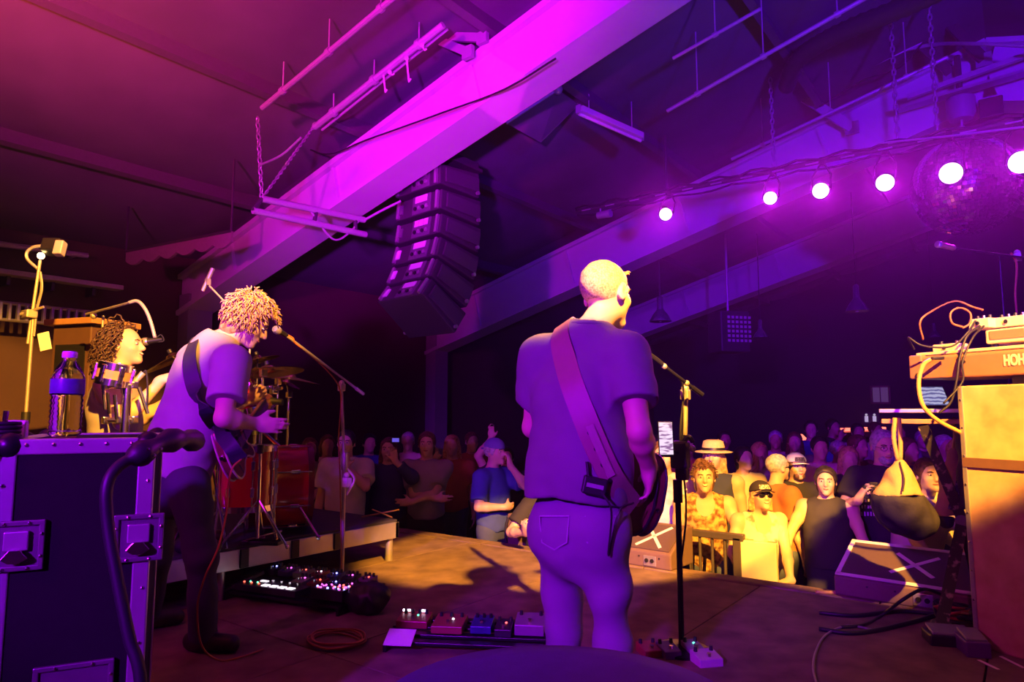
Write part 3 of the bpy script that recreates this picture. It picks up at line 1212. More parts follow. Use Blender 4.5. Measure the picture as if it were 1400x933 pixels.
a, b = wl(-30, 368), wl(165, 391)
b[2] = a[2]
t = thing('wall_shelf', 'long purple-lit ledge on the wall behind the drummer', 'ledge', a)
MB().beam(a, b, 0.16, 0.05).build('board', m_beam, t, world=True, bevel=0.006)
for k in (0.2, 0.5, 0.8):
    c = a + (b - a) * k
    MB().box(((c[0] + XL) / 2 - 0.02, c[1], c[2] - 0.06), (0.2, 0.03, 0.1)).build('bracket', m_darkpipe, t, world=True)
wall_run(wl(-30, 330), wl(120, 350), 0.03, 'thin dim pipe high on the wall behind the drummer')
a, b = wl(-30, 410, -7.6), wl(130, 432, -7.6)
b[2] = a[2]
t = thing('ladder_truss', 'flat ladder truss lying along the left wall', 'truss', a)
for dz in (0.0, -0.16):
    MB().cyl(a + np.array([0, 0, dz]), b + np.array([0, 0, dz]), 0.016, seg=8).build('chord', m_alu, t, world=True, smooth='auto')
nr = 14
for i in range(nr):
    c = a + (b - a) * (i + 0.5) / nr
    MB().cyl(c, c + np.array([0, 0, -0.16]), 0.02, seg=6).build('rung', m_alu, t, world=True)
for k in (0.1, 0.9):
    c = a + (b - a) * k + np.array([0, 0, -0.08])
    MB().box(((c[0] + XL) / 2, c[1], c[2]), (abs(c[0] - XL), 0.04, 0.04)).build('bracket', m_darkpipe, t, world=True)

# stepped valance of folded cloth under the roof
a, b = at(172, 344, 6.6), at(316, 316, 6.2)
t = thing('valance', 'scalloped strip of dim folded cloth under the left roof', 'valance', b)
m_val = M('dusty_cloth', (0.22, 0.15, 0.15), 0.9, bump=0.2)
for i in range(6):
    p0 = a + (b - a) * i / 6
    p1 = a + (b - a) * (i + 1) / 6
    e = p1 - p0
    P = []
    for j in range(7):
        k = j / 6
        q = p0 + e * k + np.array([0, 0, 0])
        sagd = 0.10 + 0.05 * math.sin(math.pi * k)
        P.append((q, sagd))
    mb = MB()
    vv, ff = [], []
    for q, s_ in P:
        for dy in (0, 0.025):
            vv += [q + np.array([0, dy, 0]), q + np.array([0, dy, -s_])]
    for j in range(6):
        o = j * 4
        ff += [(o, o + 4, o + 5, o + 1), (o + 2, o + 3, o + 7, o + 6), (o + 1, o + 5, o + 7, o + 3), (o, o + 2, o + 6, o + 4)]
    ff += [(0, 1, 3, 2), (24, 26, 27, 25)]
    mb.add(vv, ff)
    mb.build('swag', m_val, t, world=True)
MB().cyl(a, b, 0.015, seg=6).cyl(a, (a[0], a[1], roof_z(a[0]) - 0.1), 0.01, seg=5).cyl(b, (b[0], b[1], roof_z(b[0]) - 0.1), 0.01, seg=5).build('rail', m_darkpipe, t, world=True)


# ================================================================== people
m_skin = M('skin', (0.62, 0.40, 0.30), 0.5, noise=0.06, scale=25, bump=0.05, bscale=90)
m_skin2 = M('skin_tanned', (0.50, 0.30, 0.21), 0.5, noise=0.06, scale=25, bump=0.05, bscale=90)
m_eyewhite = M('eye_white', (0.72, 0.68, 0.66), 0.25, noise=0)
m_brow = M('eyebrow_hair', (0.06, 0.035, 0.02), 0.7)
m_lips = M('lips', (0.36, 0.12, 0.10), 0.4, noise=0.05)
m_teeth = M('teeth', (0.85, 0.82, 0.76), 0.3, noise=0)
m_eye = M('eye_dark', (0.05, 0.03, 0.03), 0.15, noise=0)
m_shade = M('sunglass_lens', (0.01, 0.01, 0.012), 0.1, noise=0)
UP = np.array([0, 0, 1.0])
LAST = {}


def touch(G, px, py, d0, d1=None, off=0.004):
    """first point of a body surface met from d0 outward, and its normal"""
    for i in range(240):
        d = d0 + i * 0.005
        p = at(px, py, d)
        if G(p[None])[0] < off:
            break
    e = 0.01
    g = np.array([G((p + np.eye(3)[k] * e)[None])[0] - G((p - np.eye(3)[k] * e)[None])[0] for k in range(3)])
    return p, nrm(g)


def hand_field(F, w_, d, n, side, s=1.0, curl=0.5, spread=0.0, thumb_in=0.3, grip=None):
    """palm, four unequal bent fingers and a thumb; d = finger direction, n = way the palm faces"""
    d = nrm(d)
    n = nrm(n - d * np.dot(n, d))
    t = np.cross(d, n) * (1 if side > 0 else -1)
    w_ = np.asarray(w_, float)
    F.ell(w_ + d * 0.048 * s, np.array([0.042, 0.052, 0.0175]) * s, axes(t, d, n), 0.015)
    F.cone(w_ - d * 0.02 * s, w_ + d * 0.03 * s, 0.027 * s, 0.026 * s, 0.02)
    for i, (o, L) in enumerate(((0.031, 0.074), (0.0105, 0.082), (-0.0105, 0.077), (-0.031, 0.060))):
        b = w_ + (d * (0.088 - 0.006 * abs(i - 1)) + t * o) * s
        ang = 0.0
        q = b
        segs = (0.46, 0.31, 0.23)
        r = 0.0092 if i < 3 else 0.0080
        c = curl if not hasattr(curl, '__len__') else curl[i]
        for j, fr in enumerate(segs):
            ang += c * (0.75, 1.0, 0.75)[j]
            dd = nrm(d * math.cos(ang) + n * math.sin(ang) + t * spread * (1.5 - i) * 0.2)
            e = q + dd * L * fr * s
            F.cone(q, e, r * s, (r - 0.0008) * s, 0.006)
            q = e
            r -= 0.0009
    b = w_ + (d * 0.022 + t * 0.030) * s
    e = b + nrm(d * 0.62 + t * 0.70 + n * thumb_in) * 0.040 * s
    F.cone(b, e, 0.0150 * s, 0.0115 * s, 0.012)
    g = e + nrm(d * 0.85 + t * 0.25 + n * (thumb_in + 0.25)) * 0.032 * s
    F.cone(e, g, 0.0112 * s, 0.0090 * s, 0.006)


def head_field(F, c, f, u, s=1.0, ears=True, smile=0.0):
    u = nrm(u)
    f = nrm(f - u * np.dot(f, u))
    x = np.cross(f, u)
    A = axes(x, f, u)

    def P(a, b, cc):
        return c + s * (x * a + f * b + u * cc)
    F.ell(P(0, -0.014, 0.033), np.array([0.077, 0.098, 0.086]) * s, A, 0.02)
    F.ell(P(0, 0.022, -0.03), np.array([0.062, 0.068, 0.070]) * s, A, 0.03)
    F.cone(P(0, 0.045, -0.05), P(0, 0.062, -0.078), 0.042 * s, 0.030 * s, 0.025)
    F.ell(P(0, 0.080, -0.092), np.array([0.022, 0.018, 0.017]) * s, A, 0.02)
    for sx in (-1, 1):
        F.ell(P(sx * 0.040, 0.056, -0.018), np.array([0.022, 0.022, 0.018]) * s, A, 0.025)    # cheekbones
        F.cut_ell(P(sx * 0.031, 0.094, 0.012), np.array([0.020, 0.018, 0.013]) * s, A, 0.012)
    F.cone(P(-0.036, 0.074, 0.032), P(0.036, 0.074, 0.032), 0.012 * s, 0.012 * s, 0.018)
    F.cone(P(0, 0.086, 0.020), P(0, 0.108, -0.020), 0.008 * s, 0.0135 * s, 0.012)
    for sx in (-1, 1):
        F.ell(P(sx * 0.012, 0.094, -0.024), np.array([0.009, 0.011, 0.008]) * s, A, 0.008)
    F.ell(P(0, 0.088, -0.048), np.array([0.024, 0.013, 0.0065]) * s, A, 0.008)
    F.ell(P(0, 0.086, -0.062), np.array([0.021, 0.013, 0.0075]) * s, A, 0.008)
    if ears:
        for sx in (-1, 1):
            E2 = A @ rotx(R(-12)) @ rotz(sx * R(-22))
            F.ell(P(sx * 0.080, -0.010, -0.002), np.array([0.011, 0.021, 0.034]) * s, E2, 0.008)
            F.cut_ell(P(sx * 0.091, -0.004, 0.004), np.array([0.008, 0.012, 0.020]) * s, E2, 0.006)
    return A


def snap(G, p, off=0.006):
    """slide a point onto a body surface"""
    p = np.array(p, float)
    for i in range(12):
        e = 0.008
        g = np.array([G((p + np.eye(3)[k] * e)[None])[0] - G((p - np.eye(3)[k] * e)[None])[0] for k in range(3)])
        g = nrm(g)
        p = p - g * (G(p[None])[0] - off) * 0.9
    return p, g


def arm_ik(sh, tgt, hint, l1, l2):
    d = tgt - sh
    D = np.linalg.norm(d)
    D2 = min(D, (l1 + l2) * 0.995)
    d = nrm(d)
    tgt = sh + d * D2
    a = (l1 * l1 - l2 * l2 + D2 * D2) / (2 * D2)
    h = math.sqrt(max(l1 * l1 - a * a, 0))
    p = nrm(hint - d * np.dot(hint, d))
    return sh + d * a + p * h, tgt


def local_pose(base, yaw, H, arms=None, lean=0.0, head_yaw=0.0, head_pitch=0.0, seat=None, side=0.0):
    """standing skeleton in world coordinates; yaw 0 faces +y (the audience)"""
    s = H / 1.75
    Rz = rotz(yaw)

    def L(x, y, z):
        y2, z2 = y, z
        if z > 0.95:
            a = lean
            y2 = y * math.cos(a) + (z - 0.95) * math.sin(a)
            z2 = 0.95 + (z - 0.95) * math.cos(a) - y * math.sin(a)
        return np.asarray(base, float) + Rz @ (np.array([x + side * max(0, z2 - 0.9), y2, z2]) * s)
    J = dict(s=s, pel=L(0, 0, 0.97), che=L(0, 0.01, 1.27), nek=L(0, -0.015, 1.46),
             sL=L(-0.185, 0, 1.41), sR=L(0.185, 0, 1.41), hd=L(0, 0.03, 1.632))
    for sd, k in ((-1, 'L'), (1, 'R')):
        J['hip' + k] = L(sd * 0.09, 0, 0.91)
        J['k' + k] = L(sd * 0.10, 0.02, 0.49)
        J['a' + k] = L(sd * 0.11, -0.02, 0.08)
        J['t' + k] = Rz @ np.array([sd * 0.2, 1.0, 0])
        tgt = (sd * 0.27, 0.06, 0.85)
        hint = (sd * 0.3, -1.0, -0.2)
        hd_ = (0, 0.2, -1.0)
        hn = (-sd, 0, 0)
        curl = 0.35
        if arms and k in arms:
            a = arms[k]
            tgt = a[0]
            if len(a) > 1:
                hint = a[1]
            if len(a) > 2:
                hd_ = a[2]
            if len(a) > 3:
                hn = a[3]
            if len(a) > 4:
                curl = a[4]
        sh = J['s' + k]
        t = np.asarray(base, float) + Rz @ (np.array(tgt) * s)
        e, wv = arm_ik(sh, t, Rz @ np.array(hint, float), 0.285 * s, 0.255 * s)
        J['e' + k], J['w' + k] = e, wv
        J['h' + k] = (Rz @ np.array(hd_, float), Rz @ np.array(hn, float), curl)
    hy = rotz(yaw + head_yaw)
    J['hf'] = hy @ np.array([0, math.cos(head_pitch), math.sin(head_pitch)])
    J['hu'] = hy @ np.array([0, -math.sin(head_pitch), math.cos(head_pitch)])
    return J


def body_axes(J):
    x = nrm(J['sR'] - J['sL'])
    u = nrm(J['nek'] - J['pel'])
    f = nrm(np.cross(u, x))
    return axes(x, f, nrm(np.cross(x, f))), x, f, u


def torso(F, J, f_, e=0.0):
    s = J['s']
    A, x, f, u = body_axes(J)
    px = nrm(J['hipR'] - J['hipL'])
    pA = axes(px, nrm(np.cross(UP, px)), UP)
    F.ell(J['pel'] - UP * 0.02 * s, np.array([0.156 * f_, 0.098 * f_, 0.135]) * s + e, pA, 0.05)
    F.ell((J['pel'] * 0.5 + J['che'] * 0.5) + f * 0.008, np.array([0.150 * f_, 0.112 * f_, 0.20]) * s + e, A, 0.06)
    F.ell(J['che'], np.array([0.168 * (0.6 + 0.4 * f_), 0.118, 0.185]) * s + e, A, 0.06)
    for k in 'LR':
        F.cone(J['nek'] - u * 0.03 * s, J['s' + k] * 0.9 + J['nek'] * 0.1 - u * 0.012 * s, 0.055 * s + e, 0.056 * s + e, 0.075)


def make_person(name, label, J, group=None, skin=None, h=0.011, fat=1.0, shirt=None, trousers=None, hair=None, hat=None,
                hands=True, shoes=None, hs=1.0, beard=None, glasses=False, base=None, eyes=True, seed=1.0, smile=0.2, brow=None):
    skin = skin or m_skin
    s = J['s']
    if base is None:
        base = (J['aL'] + J['aR']) / 2
        base[2] = min(J['aL'][2], J['aR'][2]) - 0.08 * s
    t = thing(name, label, 'person', base, group=group)
    A, x, f, u = body_axes(J)
    F = Field()
    torso(F, J, fat, 0.0)
    F.cone(J['nek'] - u * 0.02 * s, J['hd'] - nrm(J['hu']) * 0.06 * s - nrm(J['hf']) * 0.012 * s, 0.062 * s, 0.057 * s, 0.03)
    for k, sd in (('L', -1), ('R', 1)):
        F.ell(J['s' + k], np.array([0.064, 0.064, 0.066]) * s, A, 0.04)
        m = J['s' + k] * 0.55 + J['e' + k] * 0.45
        F.cone(J['s' + k], m, 0.054 * s, 0.050 * s, 0.03)
        F.cone(m, J['e' + k], 0.050 * s, 0.040 * s, 0.02)
        m = J['e' + k] * 0.7 + J['w' + k] * 0.3
        F.cone(J['e' + k], m, 0.041 * s, 0.043 * s, 0.02)
        F.cone(m, J['w' + k], 0.043 * s, 0.027 * s, 0.02)
        hd_, hn, curl = J['h' + k]
        if hands:
            hand_field(F, J['w' + k], hd_, hn, sd, s, curl)
        else:
            F.cone(J['w' + k], J['w' + k] + nrm(hd_) * 0.11 * s, 0.03 * s, 0.02 * s, 0.02)
        F.cone(J['hip' + k], J['k' + k], 0.080 * s * fat, 0.050 * s, 0.05)
        m = J['k' + k] * 0.68 + J['a' + k] * 0.32
        F.cone(J['k' + k], m, 0.050 * s, 0.050 * s, 0.03)
        F.cone(m, J['a' + k], 0.050 * s, 0.036 * s, 0.03)
        td = nrm(J['t' + k])
        F.cone(J['a' + k] - UP * 0.035 * s - td * 0.04 * s, J['a' + k] - UP * 0.045 * s + td * 0.13 * s, 0.036 * s, 0.030 * s, 0.03)
    HA = head_field(F, J['hd'], J['hf'], J['hu'], s * hs)
    body = field_obj('body', F, skin, t, h)
    hx, hf_, hu_ = HA[:, 0], HA[:, 1], HA[:, 2]
    S = s * hs

    def HP(a, b, c):
        return J['hd'] + S * (hx * a + hf_ * b + hu_ * c)
    if eyes:
        for sx in (-1, 1):
            e_ = MB().ball(HP(sx * 0.031, 0.0795, 0.012), np.array([0.0125, 0.0105, 0.0062]) * S, 12, 8, HA).build('eye', m_eyewhite, t, world=True, smooth=True)
            MB().ball(HP(sx * 0.031, 0.0862, 0.0115), np.array([0.0062, 0.005, 0.0058]) * S, 10, 6, HA).build('iris', m_eye, e_, world=True, smooth=True)
            MB().tube([HP(sx * 0.012, 0.089, 0.030), HP(sx * 0.030, 0.089, 0.036), HP(sx * 0.048, 0.078, 0.031)], 0.0040 * S, 5).build('eyebrow', brow or m_brow, t, world=True, smooth=True)
        lipm = smile
        MB().tube([HP(0.024 * k, 0.099 - 0.016 * k * k, -0.054 + lipm * 0.010 * k * k) for k in (-1, -0.6, -0.2, 0.2, 0.6, 1)], [0.003 * S, 0.0058 * S, 0.0068 * S, 0.0068 * S, 0.0058 * S, 0.003 * S], 6).build('lips', m_lips, t, world=True, smooth=True)
        if smile > 0.5:
            MB().tube([HP(0.018 * k, 0.1035 - 0.013 * k * k, -0.0525 + lipm * 0.008 * k * k) for k in (-1, -0.4, 0.4, 1)], [0.0022 * S, 0.0042 * S, 0.0042 * S, 0.0022 * S], 6).build('teeth', m_teeth, t, world=True, smooth=True)
    # ---- shirt
    if shirt:
        G = Field()
        e = shirt.get('loose', 0.014)
        torso(G, J, fat, e)
        hem = shirt.get('hem', -0.06)
        fl_ = shirt.get('flare', 0.0)
        hp = J['pel'] + u * hem * s
        # hanging tube of cloth from the chest to the hem
        ctr = J['pel'] * 0.6 + J['che'] * 0.4
        G.ell(ctr, np.array([0.168 * fat + fl_, 0.128 * fat + fl_, 0.33]) * s + e, A, 0.05)
        if shirt.get('sleeve', 0.6) > 0:
            for k in 'LR':
                sl_ = shirt['sleeve']
                if sl_ <= 1:
                    b = J['s' + k] + (J['e' + k] - J['s' + k]) * sl_
                    G.cone(J['s' + k], b, 0.066 * s + e, 0.060 * s + e * 1.4, 0.04, cap=True)
                else:
                    G.cone(J['s' + k], J['e' + k], 0.066 * s + e, 0.055 * s + e, 0.04)
                    b = J['e' + k] + (J['w' + k] - J['e' + k]) * (sl_ - 1)
                    G.cone(J['e' + k], b, 0.055 * s + e, 0.040 * s + e, 0.03, cap=True)
        G.cut_plane(hp, -u)
        nr_ = shirt.get('neck', 0.070)
        G.cut_cone(J['nek'] + u * 0.02 * s, J['nek'] + u * 0.3 * s, nr_ * s, (nr_ + 0.03) * s)
        if shirt.get('vneck'):
            G.cut_ell(J['nek'] + f * 0.10 * s - u * 0.02 * s, np.array([0.075, 0.09, 0.11]) * s, A)
        if shirt.get('tank'):
            for k, sd in (('L', -1), ('R', 1)):
                G.cut_ell(J['s' + k] + x * sd * 0.045 * s, np.array([0.085, 0.16, 0.13]) * s, A)
        dsp = addf(folds(shirt.get('fold', 0.005), shirt.get('ff', 26), x * 0.8 + u * 0.35 + f * 0.3, seed), folds(0.0025, 60, u + 0.5 * x, seed * 2))
        field_obj(shirt.get('name', 'shirt'), G, shirt['mat'], t, h, dsp)
        LAST['shirt'] = G
    if trousers:
        G = Field()
        e = trousers.get('loose', 0.012)
        px = nrm(J['hipR'] - J['hipL'])
        pA = axes(px, nrm(np.cross(UP, px)), UP)
        G.ell(J['pel'] - UP * 0.03 * s, np.array([0.165 * fat, 0.106 * fat, 0.17]) * s + e, pA, 0.07)
        for k in 'LR':
            G.cone(J['hip' + k], J['k' + k], 0.082 * s * fat + e, 0.054 * s + e, 0.05)
            end = trousers.get('end', 1.0)
            b = J['k' + k] + (J['a' + k] - UP * 0.02 - J['k' + k]) * end
            G.cone(J['k' + k], b, 0.054 * s + e, 0.050 * s + e, 0.03, cap=True)
        G.cut_plane(J['pel'] + UP * trousers.get('waist', 0.07) * s, UP)
        dsp = addf(folds(trousers.get('fold', 0.005), 24, UP * 0.9 + x * 0.4, seed + 3), folds(0.0025, 55, UP + 0.3 * f, seed))
        field_obj(trousers.get('name', 'trousers'), G, trousers['mat'], t, h, dsp)
        LAST['trousers'] = G
    if shoes is not None:
        for k in 'LR':
            td = nrm(J['t' + k])
            G = Field()
            a = J['a' + k] - UP * 0.035 * s
            G.cone(a - td * 0.05 * s, a + td * 0.14 * s - UP * 0.008 * s, 0.047 * s, 0.042 * s, 0.03)
            G.cone(a, a + UP * 0.06 * s, 0.048 * s, 0.047 * s, 0.03)
            G.cut_plane(J['a' + k] - UP * 0.08 * s, -UP)
            G.cut_plane(J['a' + k] + UP * 0.02 * s, UP)
            field_obj('shoe', G, shoes, t, max(h, 0.01))
    # ---- hair
    if hair:
        k = hair.get('kind', 'short')
        th = hair.get('t', 0.012)
        G = Field()
        G.ell(HP(0, -0.016, 0.036), (np.array([0.077, 0.099, 0.086]) + th) * S, HA, 0.02)
        if k in ('short', 'long', 'bun', 'bob'):
            if k != 'short':
                G.ell(HP(0, -0.04, -0.05), np.array([0.078, 0.065, 0.09]) * S, HA, 0.03)
            if k == 'long':
                for sx in (-1, 1):
                    G.cone(HP(sx * 0.065, -0.03, -0.02), HP(sx * 0.095, -0.02, -0.21), 0.035 * S, 0.028 * S, 0.03)
                G.cone(HP(0, -0.06, -0.05), HP(0, -0.09, -0.22), 0.05 * S, 0.045 * S, 0.03)
            if k == 'bun':
                G.ell(HP(0.02, -0.05, 0.13), np.array([0.045, 0.045, 0.035]) * S, HA, 0.02)
            G.cut_plane(HP(0, hair.get('line', 0.050), 0.045), hf_ * 0.92 - hu_ * 0.38)
            if k == 'short':
                G.cut_plane(HP(0, -0.02, -0.045), -hu_ - 0.25 * hf_)
        field_obj('hair', G, hair['mat'], t, min(h, 0.009) if h < 0.015 else h, addf(lumps(hair.get('l', 0.004), hair.get('lf', 60), seed), lumps(hair.get('l', 0.004) * 0.5, 140, seed + 1)))
    if beard:
        G = Field()
        G.ell(HP(0, 0.052, -0.075), np.array([0.052, 0.048, 0.048]) * S, HA, 0.02)
        G.cut_ell(HP(0, 0.104, -0.055), np.array([0.026, 0.024, 0.014]) * S, HA, 0.01)
        G.cut_plane(HP(0, 0, -0.035), hu_)
        field_obj('beard', G, beard, t, min(h, 0.009), lumps(0.003, 90, seed))
    if glasses:
        mb = MB()
        for sx in (-1, 1):
            mb.ball(HP(sx * 0.033, 0.096, 0.010), np.array([0.027, 0.008, 0.019]) * S, 12, 8, HA)
            mb.beam(HP(sx * 0.060, 0.088, 0.016), HP(sx * 0.083, -0.01, 0.010), 0.005, 0.006)
        mb.beam(HP(-0.012, 0.103, 0.016), HP(0.012, 0.103, 0.016), 0.005, 0.005)
        mb.build('sunglasses', m_shade, t, world=True, smooth=True)
    if hat:
        make_hat(t, hat, HP, HA, S, h)
    return t, HP, HA


def make_hat(t, hat, HP, HA, S, h):
    k = hat['kind']
    back = -1 if hat.get('backward') else 1
    if k == 'cap':
        G = Field()
        G.ell(HP(0, -0.012, 0.050), np.array([0.092, 0.112, 0.092]) * S, HA, 0.02)
        G.cut_plane(HP(0, 0, 0.045), -HA[:, 2] + back * 0.12 * HA[:, 1])
        crown = field_obj('cap', G, hat['mat'], t, min(h, 0.01))
        P, Fc = [], []
        nn = 10
        for i in range(nn + 1):
            a = math.pi * (i / nn)
            cx, cy = math.cos(a), math.sin(a)
            for rr, dz in ((0.88, 0.048), (1.0, 0.050)):
                P.append(HP(0.085 * cx * rr, back * (0.075 + (rr - 0.88) * 0.62 * cy + 0.0), dz - 0.016 * abs(cx) ** 2 - 0.010 * cy * (rr > 0.9)))
        ofs = HA[:, 2] * 0.006 * S
        n2 = len(P)
        P2 = P + [p + ofs for p in P]
        for i in range(nn):
            o = i * 2
            Fc += [(o, o + 1, o + 3, o + 2), (n2 + o, n2 + o + 2, n2 + o + 3, n2 + o + 1), (o + 1, n2 + o + 1, n2 + o + 3, o + 3), (o, o + 2, n2 + o + 2, n2 + o)]
        mb = MB()
        mb.add(P2, Fc)
        mb.build('brim', hat.get('brim', hat['mat']), t, world=True, smooth=True)
        if hat.get('patch'):
            P = []
            for i in range(7):
                a = R(-32 + 64 * i / 6)
                for dz in (0.062, 0.100):
                    q = (1 - ((dz - 0.05) / 0.092) ** 2) ** 0.5
                    P.append(HP(0.096 * q * math.sin(a), -0.012 + 0.1155 * q * math.cos(a), dz))
            mb = MB()
            mb.add(P, [(2 * i, 2 * i + 2, 2 * i + 3, 2 * i + 1) for i in range(6)])
            mb.build('cap_patch', hat['patch'], t, world=True)
    else:
        prof = [(0.115, 0.040), (0.150, 0.034), (0.165, 0.042), (0.150, 0.048), (0.100, 0.055), (0.094, 0.10), (0.085, 0.135), (0.05, 0.148), (0.002, 0.140)]
        MB().lathe([(r * S, z * S) for r, z in prof], HP(0, -0.008, 0), HA, 24, capped=False).build('hat', hat['mat'], t, world=True, smooth=True)
        MB().lathe([(0.101 * S, 0.056 * S), (0.0975 * S, 0.080 * S)], HP(0, -0.008, 0), HA, 24, capped=False).build('hat_band', hat.get('band', m_black), t, world=True, smooth=True)


def ribbon(pts, normals, width, th, name, mat, parent, world=True):
    """flat band along pts; normals point away from the body"""
    n = len(pts)
    P, Fc = [], []
    for i in range(n):
        d = nrm(np.asarray(pts[min(i + 1, n - 1)]) - pts[max(i - 1, 0)])
        nn = nrm(normals[i] - d * np.dot(normals[i], d))
        s = np.cross(d, nn)
        c = np.asarray(pts[i])
        P += [c - s * width / 2, c + s * width / 2, c + s * width / 2 + nn * th, c - s * width / 2 + nn * th]
    for i in range(n - 1):
        o = i * 4
        for k in range(4):
            k2 = (k + 1) % 4
            Fc.append((o + k, o + k2, o + 4 + k2, o + 4 + k))
    Fc += [(0, 1, 2, 3), (4 * n - 1, 4 * n - 2, 4 * n - 3, 4 * n - 4)]
    mb = MB()
    mb.add(P, Fc)
    return mb.build(name, mat, parent, world=world, smooth='auto')


def curls(name, mat, parent, roots, length, rad=0.009, wave=0.012, down=1.0, seed=3, seg=9, turns=2.5):
    rnd = random.Random(seed)
    mb = MB()
    for (p, nrm_) in roots:
        L = length * rnd.uniform(0.7, 1.2)
        ph = rnd.uniform(0, 6.28)
        q = np.array(p, float)
        d = nrm(np.array(nrm_, float))
        pts = []
        for i in range(seg):
            k = i / (seg - 1)
            x, y, _ = frame_of(d)
            wv = wave * (math.cos(ph + k * turns * 6.28) * x + math.sin(ph + k * turns * 6.28) * y) * min(1, k * 3)
            pts.append(q + wv)
            d = nrm(d + np.array([0, 0, -1.0]) * down * 0.35 + 0.15 * np.array([rnd.uniform(-1, 1) for _ in range(3)]))
            q = q + d * L / (seg - 1)
        mb.tube(pts, [rad * (1 - 0.55 * abs(i / (seg - 1) - 0.35)) for i in range(seg)], 5)
    o = mb.build(name, mat, parent, world=True, smooth=True)
    o['kind'] = 'stuff'
    return o


def scalp_roots(HP, HA, S, n, seed, front=0.35, low=-0.35, hard=9.0):
    rnd = random.Random(seed)
    out = []
    while len(out) < n:
        v = nrm([rnd.gauss(0, 1) for _ in range(3)])
        if v[2] < low or (v[1] > front and v[2] < 0.55) or v[1] > hard:
            continue
        p = HP(v[0] * 0.080, -0.014 + v[1] * 0.100, 0.034 + v[2] * 0.088)
        out.append((p, HA @ v))
    return out


# ================================================================== the band
def to_floor(p, z=0.08):
    q = np.array(p, float)
    q[2] = z
    return q


def cam_vec(r, f, u=0.0):
    return nrm(CR * r + CF * f + UP * u)


m_tee_navy = M('faded_black_cotton', (0.16, 0.15, 0.19), 0.85, noise=0.12, scale=8, bump=0.08, bscale=220)
m_tee_grey = M('grey_heather_cotton', (0.34, 0.30, 0.33), 0.85, noise=0.10, scale=10, bump=0.08, bscale=220)
m_jeans = M('washed_pale_denim', (0.20, 0.185, 0.24), 0.8, noise=0.18, scale=7, bump=0.12, bscale=260)
m_darkjeans = M('dark_denim', (0.045, 0.045, 0.07), 0.85, noise=0.15, scale=9, bump=0.1, bscale=240)
m_boot = M('dark_leather', (0.03, 0.025, 0.022), 0.45)
m_strap = M('brown_strap_leather', (0.26, 0.15, 0.15), 0.5, noise=0.15, scale=14)
m_strap_dark = M('dark_strap_webbing', (0.03, 0.028, 0.05), 0.6, noise=0.2, scale=30)
m_blond = two_tone('sandy_hair', (0.16, 0.09, 0.035), (0.62, 0.44, 0.18), 42, 0.5, 0.2, 0.45)
m_darkhair = two_tone('dark_brown_hair', (0.02, 0.012, 0.010), (0.10, 0.055, 0.04), 50, 0.5, 0.2, 0.4)
m_stubble = two_tone('grey_stubble', (0.56, 0.38, 0.29), (0.22, 0.15, 0.11), 130, 0.5, 0.15, 0.6)


def guitar_outline(k=1.0):
    """offset double-cutaway body, neck toward -x"""
    pts = [(0.215, 0.0), (0.20, 0.085), (0.145, 0.150), (0.06, 0.160), (-0.02, 0.118), (-0.09, 0.115), (-0.165, 0.150), (-0.215, 0.145), (-0.205, 0.095),
           (-0.150, 0.050), (-0.145, -0.040), (-0.165, -0.085), (-0.16, -0.125), (-0.105, -0.130), (-0.04, -0.108), (0.04, -0.135), (0.12, -0.155), (0.185, -0.110)]
    sp = spline([(x, y, 0) for x, y in pts + [pts[0]]], 4)[:-1]
    return [(p[0] * k, p[1] * k) for p in sp]


